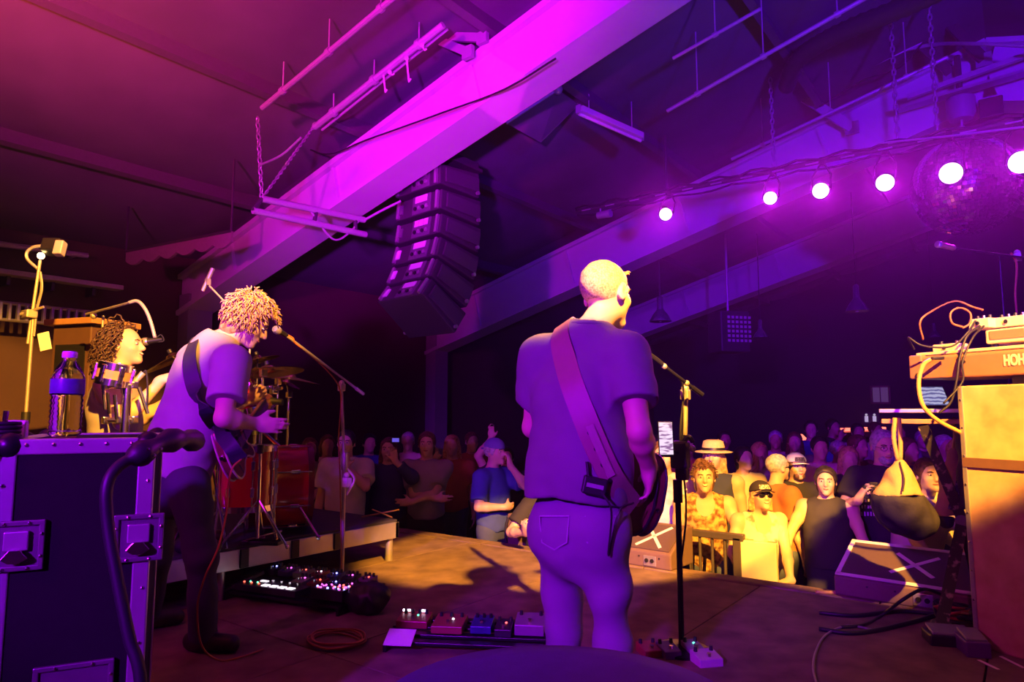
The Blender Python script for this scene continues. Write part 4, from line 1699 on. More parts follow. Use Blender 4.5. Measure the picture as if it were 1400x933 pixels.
def make_guitar(name, label, c, X, Z, k, body_mat, edge_mat, guard_mat, strings=4, scale_len=0.62):
    """X points from the neck to the tail, Z away from the player's belly"""
    X = nrm(X)
    Z = nrm(Z - X * np.dot(X, Z))
    Y = np.cross(Z, X)
    rot = axes(X, Y, Z)
    t = thing(name, label, 'guitar', c)
    o = guitar_outline(k)
    MB().prism(o, 0.044, (0, 0, 0), rot).build('body', body_mat, t, bevel=0.008, smooth='auto')
    rim = [(x * 1.004, y * 1.006) for x, y in o]
    MB().tube([rot @ np.array([x, y, 0.019]) for x, y in rim], 0.0055, 6, closed=True).build('binding', edge_mat, t, smooth=True)
    MB().tube([rot @ np.array([x, y, -0.019]) for x, y in rim], 0.0055, 6, closed=True).build('binding', edge_mat, t, smooth=True)
    MB().prism([(x * 0.62 + 0.0, y * 0.62 - 0.01) for x, y in o], 0.004, rot @ np.array([0, 0, 0.024]), rot).build('pickguard', guard_mat, t)
    n0, n1 = -0.10, -0.10 - scale_len
    nk = MB().box(rot @ np.array([(n0 + n1) / 2, 0.005, 0.022]), (n0 - n1, 0.055, 0.026), rot).build('neck', m_wood, t, bevel=0.008)
    MB().box(rot @ np.array([(n0 + n1) / 2, 0.005, 0.038]), (n0 - n1, 0.052, 0.007), rot).build('fretboard', m_black, nk)
    hdst = MB().prism([(0, -0.03), (0, 0.03), (-0.06, 0.06), (-0.20, 0.05), (-0.22, 0.01), (-0.12, -0.035)], 0.018, rot @ np.array([n1, 0.005, 0.02]), rot).build('headstock', body_mat, t, bevel=0.003)
    for i in range(strings):
        MB().cyl(rot @ np.array([n1 - 0.04 - 0.04 * i, 0.05, 0.02]), rot @ np.array([n1 - 0.04 - 0.04 * i, 0.09, 0.02]), 0.009, seg=8).build('tuning_peg', m_steel, hdst)
        MB().cyl(rot @ np.array([0.12, -0.02 + 0.045 * i / (strings - 1), 0.046]), rot @ np.array([n1, -0.01 + 0.03 * i / (strings - 1), 0.046]), 0.0012, seg=4).build('string', m_steel, t)
    MB().box(rot @ np.array([0.12, 0.005, 0.034]), (0.05, 0.085, 0.018), rot).build('bridge', m_steel, t, bevel=0.003)
    for xx in (0.0, 0.055):
        MB().box(rot @ np.array([xx, 0.005, 0.030]), (0.03, 0.075, 0.014), rot).build('pickup', m_black, t, bevel=0.004)
    for xx, yy in ((0.10, -0.09), (0.14, -0.07)):
        MB().cyl(rot @ np.array([xx, yy, 0.022]), rot @ np.array([xx, yy, 0.042]), 0.012, 0.010, seg=12).build('knob', m_black, t)
    MB().cyl(rot @ np.array([0.215 * k, 0, 0]), rot @ np.array([0.215 * k + 0.018, 0, 0]), 0.010, seg=10).build('strap_pin', m_steel, t)
    return t, rot


# ------------------------------------------------------------------ the bass player
J = dict(s=1.0)
J['pel'] = at(790, 715, 2.64)
J['che'] = at(792, 548, 2.64)
J['nek'] = at(806, 452, 2.66)
J['sL'] = at(740, 484, 2.76)
J['sR'] = at(858, 484, 2.55)
J['hd'] = at(829, 404, 2.69)
J['hf'] = cam_vec(0.70, 0.70, -0.10)
J['hu'] = cam_vec(0.04, 0.10, 1.0)
J['eR'] = at(874, 590, 2.42)
J['wR'] = at(887, 640, 2.56)
J['hR'] = (cam_vec(0.02, 0.25, -1), cam_vec(-1, 0.1, 0), (0.30, 0.42, 0.55, 0.65))
J['eL'] = at(728, 585, 2.86)
J['wL'] = at(748, 560, 3.10)
J['hL'] = (cam_vec(0.5, 0.5, 0.5), cam_vec(0.5, -0.8, 0), 0.7)
J['hipL'] = at(760, 718, 2.70)
J['hipR'] = at(822, 718, 2.58)
J['kL'] = at(770, 812, 2.74)
J['kR'] = at(834, 815, 2.60)
J['aL'] = to_floor(at(768, 950, 2.72))
J['aR'] = to_floor(at(838, 950, 2.58))
J['tL'] = cam_vec(0.25, 1)
J['tR'] = cam_vec(0.75, 0.7)
bassist, HP, HA = make_person('person', 'bald bass player seen from behind in dark tee and pale jeans', J, h=0.008, fat=1.06, hs=1.10, shoes=m_boot,
            shirt=dict(mat=m_tee_navy, sleeve=0.66, hem=0.085, loose=0.020, fold=0.009, ff=17, flare=0.012, name='tee_shirt'),
            trousers=dict(mat=m_jeans, waist=0.10, loose=0.018, fold=0.011, name='jeans'), hair=dict(mat=m_stubble, t=0.0035, l=0.0012, kind='short', line=0.03), seed=2.3)
bass_shirt = LAST['shirt']
bass_jeans = LAST['trousers']
for x0, x1 in ((738, 778), (800, 842)):
    prs = [touch(bass_jeans, px, py, 2.1, off=0.004) for px, py in ((x0, 706), (x0 + 3, 742), ((x0 + x1) / 2, 752), (x1 - 3, 742), (x1, 706), (x0, 706))]
    ribbon([p for p, n in prs], [n for p, n in prs], 0.006, 0.002, 'pocket_seam', M('denim_seam', (0.33, 0.31, 0.39), 0.8), bassist)
curls('forelock', m_blond, bassist, [(HP(random.uniform(-0.04, 0.04), 0.062, 0.088), HA @ np.array([0, 0.9, 0.5])) for _ in range(40)], 0.035, 0.004, 0.004, 0.1, 3, 5, 0.8)
# collar band, back pocket and wireless pack
cp = [J['nek'] + UP * 0.012 + 0.083 * (math.cos(a) * nrm(J['sR'] - J['sL']) + math.sin(a) * cam_vec(0.48, 0.87)) - 0.012 * UP * math.sin(a) for a in np.linspace(0, 2 * math.pi, 20)[:-1]]
MB().tube(cp, 0.009, 6, closed=True).build('collar', m_tee_navy, bassist, world=True, smooth=True)
p, n_ = touch(bass_shirt, 812, 664, 2.2)
p = p + n_ * 0.018
x_ = nrm(np.cross(UP, n_))
pk = thing('wireless_pack', 'black wireless bodypack clipped to the bass player waistband', 'bodypack', p)
MB().box((0, 0, 0), (0.085, 0.035, 0.062), axes(x_, -n_, UP) @ roty(R(12))).build('case', m_black, pk, bevel=0.006)
MB().box(n_ * 0.02 + UP * 0.002, (0.06, 0.004, 0.014), axes(x_, -n_, UP) @ roty(R(12))).build('clip', M('grey_clip', (0.3, 0.3, 0.33), 0.4), pk)
MB().cyl(x_ * -0.02 + UP * 0.03, x_ * -0.025 + UP * 0.085, 0.006, seg=8).build('antenna', m_black, pk)
# bass guitar on its wide leather strap
Xb = nrm(CR * 0.30 - CF * 0.80 - UP * 0.40)
Zb = cam_vec(0.80, 0.50, 0.0)
bass, brot = make_guitar('bass_guitar', 'dark sunburst bass guitar slung at the hip of the bass player', at(860, 655, 2.80), Xb, Zb, 1.06,
                         two_tone('dark_sunburst', (0.05, 0.015, 0.012), (0.26, 0.09, 0.06), 3.0, 0.5, 0.3, 0.25), m_black, M('tortoise_guard', (0.10, 0.02, 0.015), 0.3), 4, 0.80)
pts, nms = [], []
for px, py in ((764, 437), (766, 460), (772, 490), (782, 525), (795, 560), (810, 598), (826, 634), (842, 662)):
    p, n_ = touch(bass_shirt, px, py, 2.2, off=0.006)
    pts.append(p)
    nms.append(n_)
fw_ = cam_vec(0.48, 0.87)
rt_ = nrm(J['sR'] - J['sL'])
over = [snap(bass_shirt, q) for q in (J['che'] + fw_ * 0.22 - rt_ * 0.06 + UP * 0.10, J['sL'] * 0.5 + J['nek'] * 0.5 + fw_ * 0.16 - UP * 0.02, J['sL'] * 0.52 + J['nek'] * 0.48 + fw_ * 0.07 + UP * 0.05, J['sL'] * 0.52 + J['nek'] * 0.48 - fw_ * 0.01 + UP * 0.09)]
pts = [p for p, n in over] + pts[1:] + [at(866, 694, 2.56)]
nms = [n for p, n in over] + nms[1:] + [cam_vec(0.3, -1)]
sp, sn = spline(pts, 5), spline(nms, 5)
ribbon(sp, sn, 0.088, 0.006, 'strap', m_strap, bass)
for i in range(4):
    p, n_ = touch(bass_shirt, 806 + i * 9, 592 + i * 22, 2.2, off=0.014)
    MB().cyl(p, p + n_ * 0.004, 0.009, seg=10).build('strap_hole', m_black, bass, world=True)
p0 = touch(bass_shirt, 800, 566, 2.2, off=0.013)
ribbon(*zip(*[touch(bass_shirt, x, y, 2.2, off=0.016) for x, y in ((806, 582), (815, 604), (826, 630), (836, 652))]), 0.030, 0.004, 'strap_tab', M('strap_tab_leather', (0.32, 0.2, 0.22), 0.5), bass)
tag(MB().tube(spline([at(822, 672, 2.42), at(836, 700, 2.42), at(832, 760, 2.46), at(846, 700, 2.45), at(866, 688, 2.5)], 8), 0.004, 5).build('cable', m_cable),
    'thin black lead looping from wireless pack to bass guitar', 'cable')

# ------------------------------------------------------------------ the guitarist
J = dict(s=0.98)
J['pel'] = at(243, 648, 3.32)
J['che'] = at(274, 520, 3.37)
J['nek'] = at(302, 466, 3.38)
J['sL'] = at(266, 492, 3.55)
J['sR'] = at(316, 498, 3.18)
J['hd'] = at(340, 440, 3.42)
J['hf'] = cam_vec(0.80, 0.25, -0.62)
J['hu'] = cam_vec(0.55, 0.12, 0.8)
J['eR'] = at(306, 572, 3.05)
J['wR'] = at(350, 580, 3.22)
J['hR'] = (cam_vec(1, 0.3, -0.1), cam_vec(0.3, 1, 0), 0.45)
J['eL'] = at(292, 565, 3.80)
J['wL'] = at(345, 545, 3.95)
J['hL'] = (cam_vec(0.8, -0.3, 0.5), cam_vec(0.3, -1, 0), 0.7)
J['hipL'] = at(222, 660, 3.42)
J['hipR'] = at(258, 664, 3.20)
J['kL'] = at(214, 762, 3.45)
J['kR'] = at(276, 765, 3.22)
J['aL'] = to_floor(at(200, 860, 3.62))
J['aR'] = to_floor(at(278, 866, 3.30))
J['tL'] = cam_vec(0.7, 0.5)
J['tR'] = cam_vec(0.9, -0.1)
guitarist, HP, HA = make_person('person', 'guitarist with shaggy sandy hair stooping over his guitar in grey tee', J, h=0.008, fat=1.0, hs=1.02, shoes=m_boot,
            shirt=dict(mat=m_tee_grey, sleeve=0.72, hem=-0.01, loose=0.022, fold=0.009, ff=16, flare=0.02, name='tee_shirt'),
            trousers=dict(mat=m_darkjeans, waist=0.08, loose=0.014, name='jeans'), hair=dict(mat=m_blond, kind='bob', t=0.020, l=0.006, lf=55, line=0.055), seed=5.1)
g_shirt = LAST['shirt']
curls('hair_locks', m_blond, guitarist, scalp_roots(HP, HA, 1.0, 950, 11, 0.45, -0.55), 0.062, 0.0040, 0.006, 0.9, 5, 7, 0.9)
Xg = nrm(CR * 0.16 - CF * 0.92 - UP * 0.28)
guitar, grot = make_guitar('electric_guitar', 'dark red-brown electric guitar held by the stooping guitarist', at(318, 606, 3.42), Xg, cam_vec(0.85, -0.25, 0.15), 0.95,
                           M('guitar_redbrown', (0.16, 0.05, 0.03), 0.25, noise=0.3, scale=6), M('cream_binding', (0.5, 0.42, 0.32), 0.4), m_black, 6, 0.60)
pts, nms = [], []
for px, py in ((268, 456), (262, 476), (260, 500), (266, 530), (280, 558), (296, 584)):
    p, n_ = touch(g_shirt, px, py, 2.8, off=0.015)
    pts.append(p)
    nms.append(n_)
gf = cam_vec(0.87, 0.5)
over = [snap(g_shirt, q, 0.016) for q in (J['nek'] * 0.45 + J['sL'] * 0.55 + gf * 0.16 - UP * 0.04, J['nek'] * 0.5 + J['sL'] * 0.5 + gf * 0.06 + UP * 0.05, J['nek'] * 0.5 + J['sL'] * 0.5 - gf * 0.03 + UP * 0.08)]
pts = [p for p, n in over] + pts[1:] + [at(314, 608, 3.06), at(328, 628, 3.10)]
nms = [n for p, n in over] + nms[1:] + [cam_vec(0, -1), cam_vec(0.2, -1)]
ribbon(spline(pts, 5), spline(nms, 5), 0.070, 0.006, 'strap', m_strap_dark, guitar)
tag(MB().tube(spline([at(330, 628, 3.1), at(318, 640, 3.06), at(312, 665, 3.06), at(310, 700, 3.05), at(298, 750, 3.04), at(280, 790, 3.04), at(270, 830, 3.05), to_floor(at(276, 866, 3.08), 0.10), to_floor(at(300, 890, 3.16), 0.008), to_floor(at(330, 893, 3.2), 0.008), to_floor(at(360, 890, 3.3), 0.008)], 8), 0.0045, 5).build('guitar_lead', m_orange_cable),
    'thin orange guitar lead looping down to the stage floor', 'cable')

# ------------------------------------------------------------------ the drummer
J = dict(s=0.97)
J['pel'] = at(160, 604, 4.02)
J['che'] = at(155, 556, 4.02)
J['nek'] = at(160, 514, 4.02)
J['sL'] = at(170, 526, 4.20)
J['sR'] = at(146, 526, 3.86)
J['hd'] = at(171, 474, 4.04)
J['hf'] = cam_vec(0.98, 0.10, 0.05)
J['hu'] = cam_vec(-0.06, 0, 1)
J['eR'] = at(166, 578, 3.80)
J['wR'] = at(222, 520, 3.84)
J['hR'] = (cam_vec(0.9, 0.1, 0.3), cam_vec(0, 0.6, -0.8), 0.9)
J['eL'] = at(196, 572, 4.25)
J['wL'] = at(236, 545, 4.22)
J['hL'] = (cam_vec(0.9, 0, 0.2), cam_vec(0, -0.6, -0.8), 0.9)
J['hipL'] = at(165, 606, 4.12)
J['hipR'] = at(158, 608, 3.93)
J['kL'] = at(262, 612, 4.30)
J['kR'] = at(256, 614, 3.98)
J['aL'] = to_floor(at(270, 700, 4.32), 0.38)
J['aR'] = to_floor(at(262, 705, 4.00), 0.38)
J['tL'] = cam_vec(1, 0.1)
J['tR'] = cam_vec(1, 0)
m_vest = M('grey_vest_cotton', (0.28, 0.26, 0.27), 0.85, noise=0.1, scale=12, bump=0.06, bscale=220)
drummer, HP, HA = make_person('person', 'smiling drummer with long dark curls in a sleeveless grey top', J, h=0.008, fat=0.95, shoes=m_boot,
            shirt=dict(mat=m_vest, sleeve=0, tank=True, hem=-0.05, loose=0.014, name='sleeveless_top'),
            trousers=dict(mat=m_darkjeans, waist=0.07, loose=0.012, end=0.4, name='shorts'), hair=dict(mat=m_darkhair, kind='long', t=0.012, l=0.006, line=0.002), seed=4.0, smile=1.0,
            base=to_floor(J['aR'], 0.30))
curls('hair_curls', m_darkhair, drummer, scalp_roots(HP, HA, 1.0, 420, 21, -0.15, -0.6, 0.12), 0.19, 0.0055, 0.012, 1.5, 9, 13, 4.0)
for nm_, wv, hd_ in (('R', J['wR'], cam_vec(0.85, 0.2, 0.35)), ('L', J['wL'], cam_vec(0.9, 0.1, 0.15))):
    g = wv + nrm(J['h' + nm_][0]) * 0.07 + nrm(J['h' + nm_][1]) * 0.02
    tag(MB().cyl(g - hd_ * 0.09, g + hd_ * 0.22, 0.008, 0.006, seg=8).ball(g + hd_ * 0.225, 0.008, 8, 6).build('drumstick', m_wood, smooth='auto'),
        {'R': 'pale drumstick in the drummer near hand', 'L': 'pale drumstick in the drummer far hand'}[nm_], 'drumstick')
# stool under the drummer
sp_ = to_floor(J['pel'], 0.30)
t = thing('drum_throne', 'round black drum stool under the drummer', 'stool', sp_)
hz = J['pel'][2] - 0.30 - 0.145
MB().lathe([(0.12, hz - 0.08), (0.17, hz - 0.07), (0.175, hz - 0.01), (0.15, hz + 0.01), (0.002, hz + 0.015)], (0, 0, 0), I3, 20).build('seat', m_black, t, smooth='auto')
MB().cyl((0, 0, 0.12), (0, 0, hz - 0.07), 0.014, seg=10).build('post', m_steel, t)
for k in range(3):
    a = 2 * math.pi * k / 3 + 0.4
    MB().tube([(0, 0, 0.25), (0.14 * math.cos(a), 0.14 * math.sin(a), 0.16), (0.24 * math.cos(a), 0.24 * math.sin(a), 0.012)], 0.011, 6).build('leg', m_steel, t)


# ================================================================== drums on the riser
RZ = 0.30
m_red = M('red_drum_lacquer', (0.42, 0.025, 0.02), 0.2, noise=0.12, scale=8, coat=0.5)
m_cym = M('bronze_cymbal', (0.62, 0.42, 0.18), 0.25, metal=1.0, noise=0.15, scale=6)
m_head = M('drum_head', (0.72, 0.70, 0.66), 0.5)
m_carpet = M('black_riser_carpet', (0.045, 0.04, 0.05), 0.95, bump=0.3, bscale=300)
rx1, rx0, ry0, ry1 = -3.84, -6.6, 0.9, 3.70
riser = thing('drum_riser', 'low drum riser with aluminium side rail and black top', 'riser', ((rx0 + rx1) / 2, (ry0 + ry1) / 2, 0))


def rb(x0, x1, y0, y1, z0, z1, name, mat, par, bevel=0.0):
    return MB().box(((x0 + x1) / 2, (y0 + y1) / 2, (z0 + z1) / 2), (x1 - x0, y1 - y0, z1 - z0)).build(name, mat, par, world=True, bevel=bevel)


rb(rx0, rx1 - 0.01, ry0, ry1 - 0.01, RZ - 0.03, RZ, 'deck', m_carpet, riser, 0.004)
rb(rx1 - 0.035, rx1, ry0, ry1, RZ - 0.135, RZ - 0.018, 'side_rail', m_alu, riser, 0.004)
rb(rx0, rx1, ry1 - 0.035, ry1, RZ - 0.135, RZ - 0.018, 'front_rail', m_alu, riser, 0.004)
rb(rx0, rx1, ry0, ry0 + 0.035, RZ - 0.135, RZ - 0.018, 'rear_rail', m_alu, riser, 0.004)
for x in (rx0 + 0.06, rx1 - 0.05):
    for y in (ry0 + 0.06, (ry0 + ry1) / 2, ry1 - 0.05):
        MB().cyl((x, y, 0), (x, y, RZ - 0.05), 0.028, seg=10).build('leg', m_alu, riser, world=True, smooth='auto')
for y in (1.9, 2.42, 2.78, 3.12):
    rb(rx1 - 0.005, rx1 + 0.012, y - 0.028, y + 0.028, RZ - 0.13, RZ - 0.02, 'clamp', m_black, riser, 0.003)
# loose stick on the riser corner
a = np.array([rx1 - 0.10, ry1 - 0.12, RZ])
t = thing('fallen_drumstick', 'thin crossed stick lying on the riser corner', 'drumstick', a)
MB().cyl(a + np.array([-0.16, -0.02, 0.010]), a + np.array([0.12, 0.10, 0.075]), 0.007, 0.005, seg=7).build('stick', m_wood, t, world=True)
MB().cyl(a + np.array([0.02, 0.12, 0.008]), a + np.array([0.0, -0.06, 0.085]), 0.007, 0.005, seg=7).build('stick', m_wood, t, world=True)


def make_drum(name, label, c, axis, r, dep, shell=m_red, lugs=8, hoops=m_steel, cat='drum', legs=None):
    axis = nrm(axis)
    x, y, d = frame_of(axis)
    rot = axes(x, y, d)
    c = np.asarray(c, float)
    t = thing(name, label, cat, (c[0], c[1], c[2] - r if abs(axis[2]) < 0.5 else c[2] - dep / 2))
    MB().lathe([(r, -dep / 2), (r, dep / 2)], c, rot, 32, capped=False).build('shell', shell, t, world=True, smooth='auto')
    for s in (-1, 1):
        MB().lathe([(r * 0.985, s * dep / 2 - 0.018), (r * 1.035, s * dep / 2 - 0.018), (r * 1.035, s * dep / 2 + 0.018), (r * 0.97, s * dep / 2 + 0.018)], c, rot, 32, capped=False).build('hoop', hoops, t, world=True, smooth='auto')
        MB().lathe([(0.002, s * (dep / 2 + 0.006)), (r * 0.99, s * (dep / 2 + 0.004))], c, rot, 32, capped=False).build('drum_head', m_head, t, world=True, smooth='auto')
    for i in range(lugs):
        a = 2 * math.pi * (i + 0.5) / lugs
        e = rot @ np.array([math.cos(a), math.sin(a), 0])
        MB().cyl(c + e * r * 1.04 - d * dep * 0.5, c + e * r * 1.04 + d * dep * 0.5, 0.005, seg=6).build('tension_rod', m_steel, t, world=True)
        for s in (-1, 1):
            MB().box(c + e * (r * 1.02) + d * s * dep * 0.22, (0.026, 0.026, 0.06), axes(np.cross(d, e), e, d)).build('lug', m_steel, t, world=True, bevel=0.006)
    return t, rot


kc = at(384, 655, 4.75)
kr = 0.275
kc[2] = RZ + kr + 0.03
kick_axis = cam_vec(0.93, 0.36)
kick, _ = make_drum('bass_drum', 'red bass drum with chrome rods at the riser edge', kc, kick_axis, kr, 0.36, hoops=M('dark_red_hoop', (0.12, 0.015, 0.012), 0.3))
side = nrm(np.cross(UP, kick_axis))
for s in (-1, 1):
    a = kc + side * s * kr * 0.85 + kick_axis * 0.1 - UP * 0.1
    b = kc + side * s * (kr + 0.14) + kick_axis * 0.22
    b[2] = RZ + 0.01
    MB().cyl(a, b, 0.010, seg=8).ball(b, 0.016, 8, 6).build('spur', m_steel, kick, world=True)
fc = at(338, 655, 4.32)
fc[2] = RZ + 0.40
ft, _ = make_drum('floor_tom', 'red floor tom behind the guitarist', fc, UP, 0.17, 0.36)
for k in range(3):
    a = 2 * math.pi * k / 3 + 0.5
    p = fc + 0.185 * np.array([math.cos(a), math.sin(a), 0])
    MB().tube([p + UP * 0.12, p - UP * 0.2, (p[0] + 0.02 * math.cos(a), p[1] + 0.02 * math.sin(a), RZ + 0.01)], 0.008, 6).build('leg', m_steel, ft, world=True)
tc_ = at(318, 548, 4.35)
tm, _ = make_drum('rack_tom', 'red rack tom mostly hidden by the guitarist', tc_, nrm(UP + cam_vec(-0.4, 0, 0) * 0.35), 0.15, 0.22)
MB().cyl(tc_ - UP * 0.02, kc + UP * kr * 0.9, 0.012, seg=8).build('mount_post', m_steel, tm, world=True)
snc = at(292, 590, 4.22)
sn_, _ = make_drum('snare_drum', 'chrome snare drum on a stand before the drummer', snc, UP, 0.17, 0.14, shell=m_steel)
for k in range(3):
    a = 2 * math.pi * k / 3
    MB().tube([snc - UP * 0.08 + 0.14 * np.array([math.cos(a), math.sin(a), 0]), (snc[0], snc[1], snc[2] - 0.2), (snc[0] + 0.2 * math.cos(a), snc[1] + 0.2 * math.sin(a), RZ + 0.01)], 0.009, 6).build('leg', m_steel, sn_, world=True)


def tripod(t, c, h, zf, r=0.30, mat=m_steel, hub=0.28, pr=0.013, ph=0.3):
    c = np.asarray(c, float)
    MB().cyl((c[0], c[1], zf + 0.05), (c[0], c[1], zf + h * 0.55), pr, seg=10).build('lower_tube', mat, t, world=True, smooth='auto')
    MB().cyl((c[0], c[1], zf + h * 0.5), (c[0], c[1], zf + h), pr * 0.72, seg=10).build('upper_tube', mat, t, world=True, smooth='auto')
    MB().cyl((c[0], c[1], zf + h * 0.53), (c[0], c[1], zf + h * 0.58), pr * 1.7, seg=10).build('collar', m_black if mat is not m_black else m_darkpipe, t, world=True, smooth='auto')
    for k in range(3):
        a = 2 * math.pi * k / 3 + ph
        e = np.array([math.cos(a), math.sin(a), 0])
        MB().tube([(c[0], c[1], zf + hub), np.array([c[0], c[1], zf]) + e * r + UP * 0.012], 0.008, 6).ball(np.array([c[0], c[1], zf]) + e * r + UP * 0.014, 0.013, 8, 6).build('leg', mat, t, world=True)


def cymbal_stand(label, foot, tip, centre, r, tilt, zf=RZ, group=None):
    foot = np.asarray(foot, float)
    t = thing('cymbal_stand', label, 'cymbal', (foot[0], foot[1], zf), group=group)
    top = np.array([foot[0], foot[1], tip[2]])
    tripod(t, foot, tip[2] - zf, zf, 0.22)
    if np.linalg.norm(centre - top) > 0.03:
        MB().cyl(top, centre, 0.008, seg=8).build('boom_arm', m_steel, t, world=True)
        MB().box(top, (0.04, 0.04, 0.05)).build('tilter', m_steel, t, world=True, bevel=0.006)
    d = nrm(tilt)
    x, y, _ = frame_of(d)
    MB().lathe([(r, -0.022), (r * 0.6, -0.010), (r * 0.22, 0.0), (r * 0.16, 0.018), (0.006, 0.026), (0.006, 0.020), (r * 0.15, 0.013), (r * 0.21, -0.003), (r * 0.6, -0.013), (r, -0.024)], centre, axes(x, y, d), 28, capped=False).build('cymbal', m_cym, t, world=True, smooth=True)
    MB().lathe([(0.012, 0.026), (0.016, 0.03), (0.016, 0.05), (0.006, 0.056)], centre, axes(x, y, d), 10).build('wing_nut', m_black, t, world=True)
    return t


cymbal_stand('edge-on ride cymbal on tall chrome stand by the bass drum', to_floor(at(352, 715, 4.2), RZ), at(351, 510, 4.2), at(366, 505, 4.3), 0.22, nrm(UP + cam_vec(-0.8, 0.4, 0) * 0.14))
cymbal_stand('edge-on crash cymbal tilted down away from the drummer', to_floor(at(374, 700, 5.15), RZ), at(374, 522, 5.15), at(396, 515, 5.15), 0.23, nrm(UP + cam_vec(0.9, 0.1, 0) * 0.16))
cymbal_stand('small splash cymbal below the two edge-on cymbals', to_floor(at(390, 690, 5.40), RZ), at(390, 540, 5.40), at(392, 521, 5.40), 0.12, nrm(UP + cam_vec(0.3, 0.0, 0) * 0.4))
cymbal_stand('dim cymbal tilted between the drummer and the guitarist', to_floor(at(262, 690, 4.6), RZ), at(258, 505, 4.6), at(236, 488, 4.5), 0.20, nrm(UP + cam_vec(-0.5, -0.2, 0) * 0.55))
cymbal_stand('cymbal close behind the head of the guitarist', to_floor(at(345, 690, 5.5), RZ), at(345, 500, 5.5), at(352, 490, 5.45), 0.17, nrm(UP + cam_vec(-0.5, -0.1, 0) * 0.28))
# clamps and drum microphones clustered at the stands
for px, py, d, lab in ((352, 533, 4.22, 'chunky chrome clamp on the ride cymbal stand'), (374, 533, 5.13, 'chunky chrome clamp on the crash cymbal stand'), (375, 578, 5.13, 'brass coloured clamp low on the crash cymbal stand')):
    c = at(px, py, d)
    t = thing('stand_clamp', lab, 'clamp', c)
    MB().box((0, 0, 0), (0.05, 0.05, 0.07)).build('clamp_block', m_steel, t, bevel=0.01)
    MB().cyl((0.02, 0, 0), (0.09, 0.01, 0.01), 0.012, seg=8).build('arm', m_steel, t)
    MB().ball((0, -0.03, 0.02), 0.016, 8, 6).build('wing_screw', m_steel, t, smooth=True)


def mic_body(t, tip, d, L=0.17, mat=m_black):
    """handheld vocal microphone: tapered body and ball grille"""
    d = nrm(d)
    x, y, _ = frame_of(d)
    rot = axes(x, y, d)
    MB().lathe([(0.011, -L), (0.013, -L + 0.02), (0.018, -0.05), (0.021, -0.035)], tip, rot, 14).build('mic_body', mat, t, world=True, smooth='auto')
    MB().lathe([(0.022, -0.036), (0.025, -0.026), (0.025, -0.010), (0.018, 0.004), (0.002, 0.008)], tip, rot, 14).build('mic_grille', m_alu, t, world=True, smooth='auto')


c = at(356, 547, 4.25)
t = thing('drum_microphone', 'fat drum microphone clamped beside the ride cymbal stand', 'microphone', c)
MB().lathe([(0.028, -0.05), (0.034, -0.03), (0.034, 0.07), (0.025, 0.08)], c, axes(UP, cam_vec(0, 1), cam_vec(-1, 0, 0.1)), 14).build('mic_body', M('brass_mic', (0.6, 0.42, 0.2), 0.35, metal=0.6), t, world=True, smooth='auto')
MB().lathe([(0.02, -0.14), (0.024, -0.05)], c, axes(UP, cam_vec(0, 1), cam_vec(-1, 0, 0.1)), 12).build('mic_tail', m_black, t, world=True, smooth='auto')
# bass drum pedal beater and hi-hat pedal by the riser edge
c = to_floor(at(360, 712, 4.28), RZ)
t = thing('drum_pedal', 'chrome drum pedal on the riser edge', 'pedal', c)
MB().box((0, 0, 0.012), (0.24, 0.09, 0.024), rotz(R(30))).build('base_plate', m_black, t, bevel=0.004)
MB().box((0, 0, 0.05), (0.22, 0.07, 0.012), rotz(R(30)) @ roty(R(-14))).build('footboard', m_steel, t, bevel=0.003)
MB().cyl((0.07, 0.05, 0.03), (0.02, 0.02, 0.24), 0.013, seg=10).cyl((0.03, 0.03, 0.16), (0.01, 0.015, 0.26), 0.02, seg=10).build('beater', m_steel, t, smooth='auto')
# hardware rack in front of the drummer
c0 = at(170, 600, 3.72)
c0[2] = RZ
t = thing('drum_rack', 'chrome tube rack with clamps standing before the drummer', 'drum rack', c0)
zt = at(170, 527, 3.72)[2]
MB().cyl(c0, (c0[0], c0[1], zt), 0.024, seg=12).build('post', m_steel, t, world=True, smooth='auto')
for py in (527, 574):
    a, b = at(142, py + 1, 3.70), at(186, py, 3.74)
    MB().cyl(a, b, 0.014, seg=8).build('crossbar', m_steel, t, world=True, smooth='auto')
    for e in (0.05, 0.45, 0.65, 0.95):
        q_ = a + (b - a) * e
        MB().box(q_, (0.035, 0.035, 0.04)).build('clamp', m_steel, t, world=True, bevel=0.006)
for (a, b) in (((139, 500), (144, 560)), ((147, 537), (150, 566)), ((157, 540), (160, 572)), ((190, 530), (202, 566))):
    MB().cyl(at(a[0], a[1], 3.68), at(b[0], b[1], 3.70), 0.010, seg=8).build('rod', m_steel, t, world=True)
MB().box((c0[0], c0[1], RZ + 0.012), (0.24, 0.16, 0.024)).build('foot', m_steel, t, world=True, bevel=0.004)
dc = at(156, 512, 3.70)
make_drum('small_tom', 'shallow orange-lit tom clamped on the chrome rack', dc, nrm(UP + cam_vec(0.1, 0, 0) * 0.2), 0.085, 0.085, shell=M('natural_shell', (0.45, 0.22, 0.12), 0.35), lugs=6)
c = at(188, 520, 3.78)
t = thing('drum_microphone', 'slim pencil microphone reaching over the chrome rack', 'microphone', c)
MB().cyl(at(177, 530, 3.76), at(196, 510, 3.78), 0.012, 0.016, seg=10).build('mic_body', m_pipe, t, world=True, smooth='auto')
MB().tube(spline([at(196, 510, 3.78), at(200, 508, 3.78), at(202, 530, 3.78), at(201, 566, 3.78)], 5), 0.005, 5).build('cable', m_cable, t, world=True)
c = at(150, 600, 3.9)
# ================================================================== stands and microphones


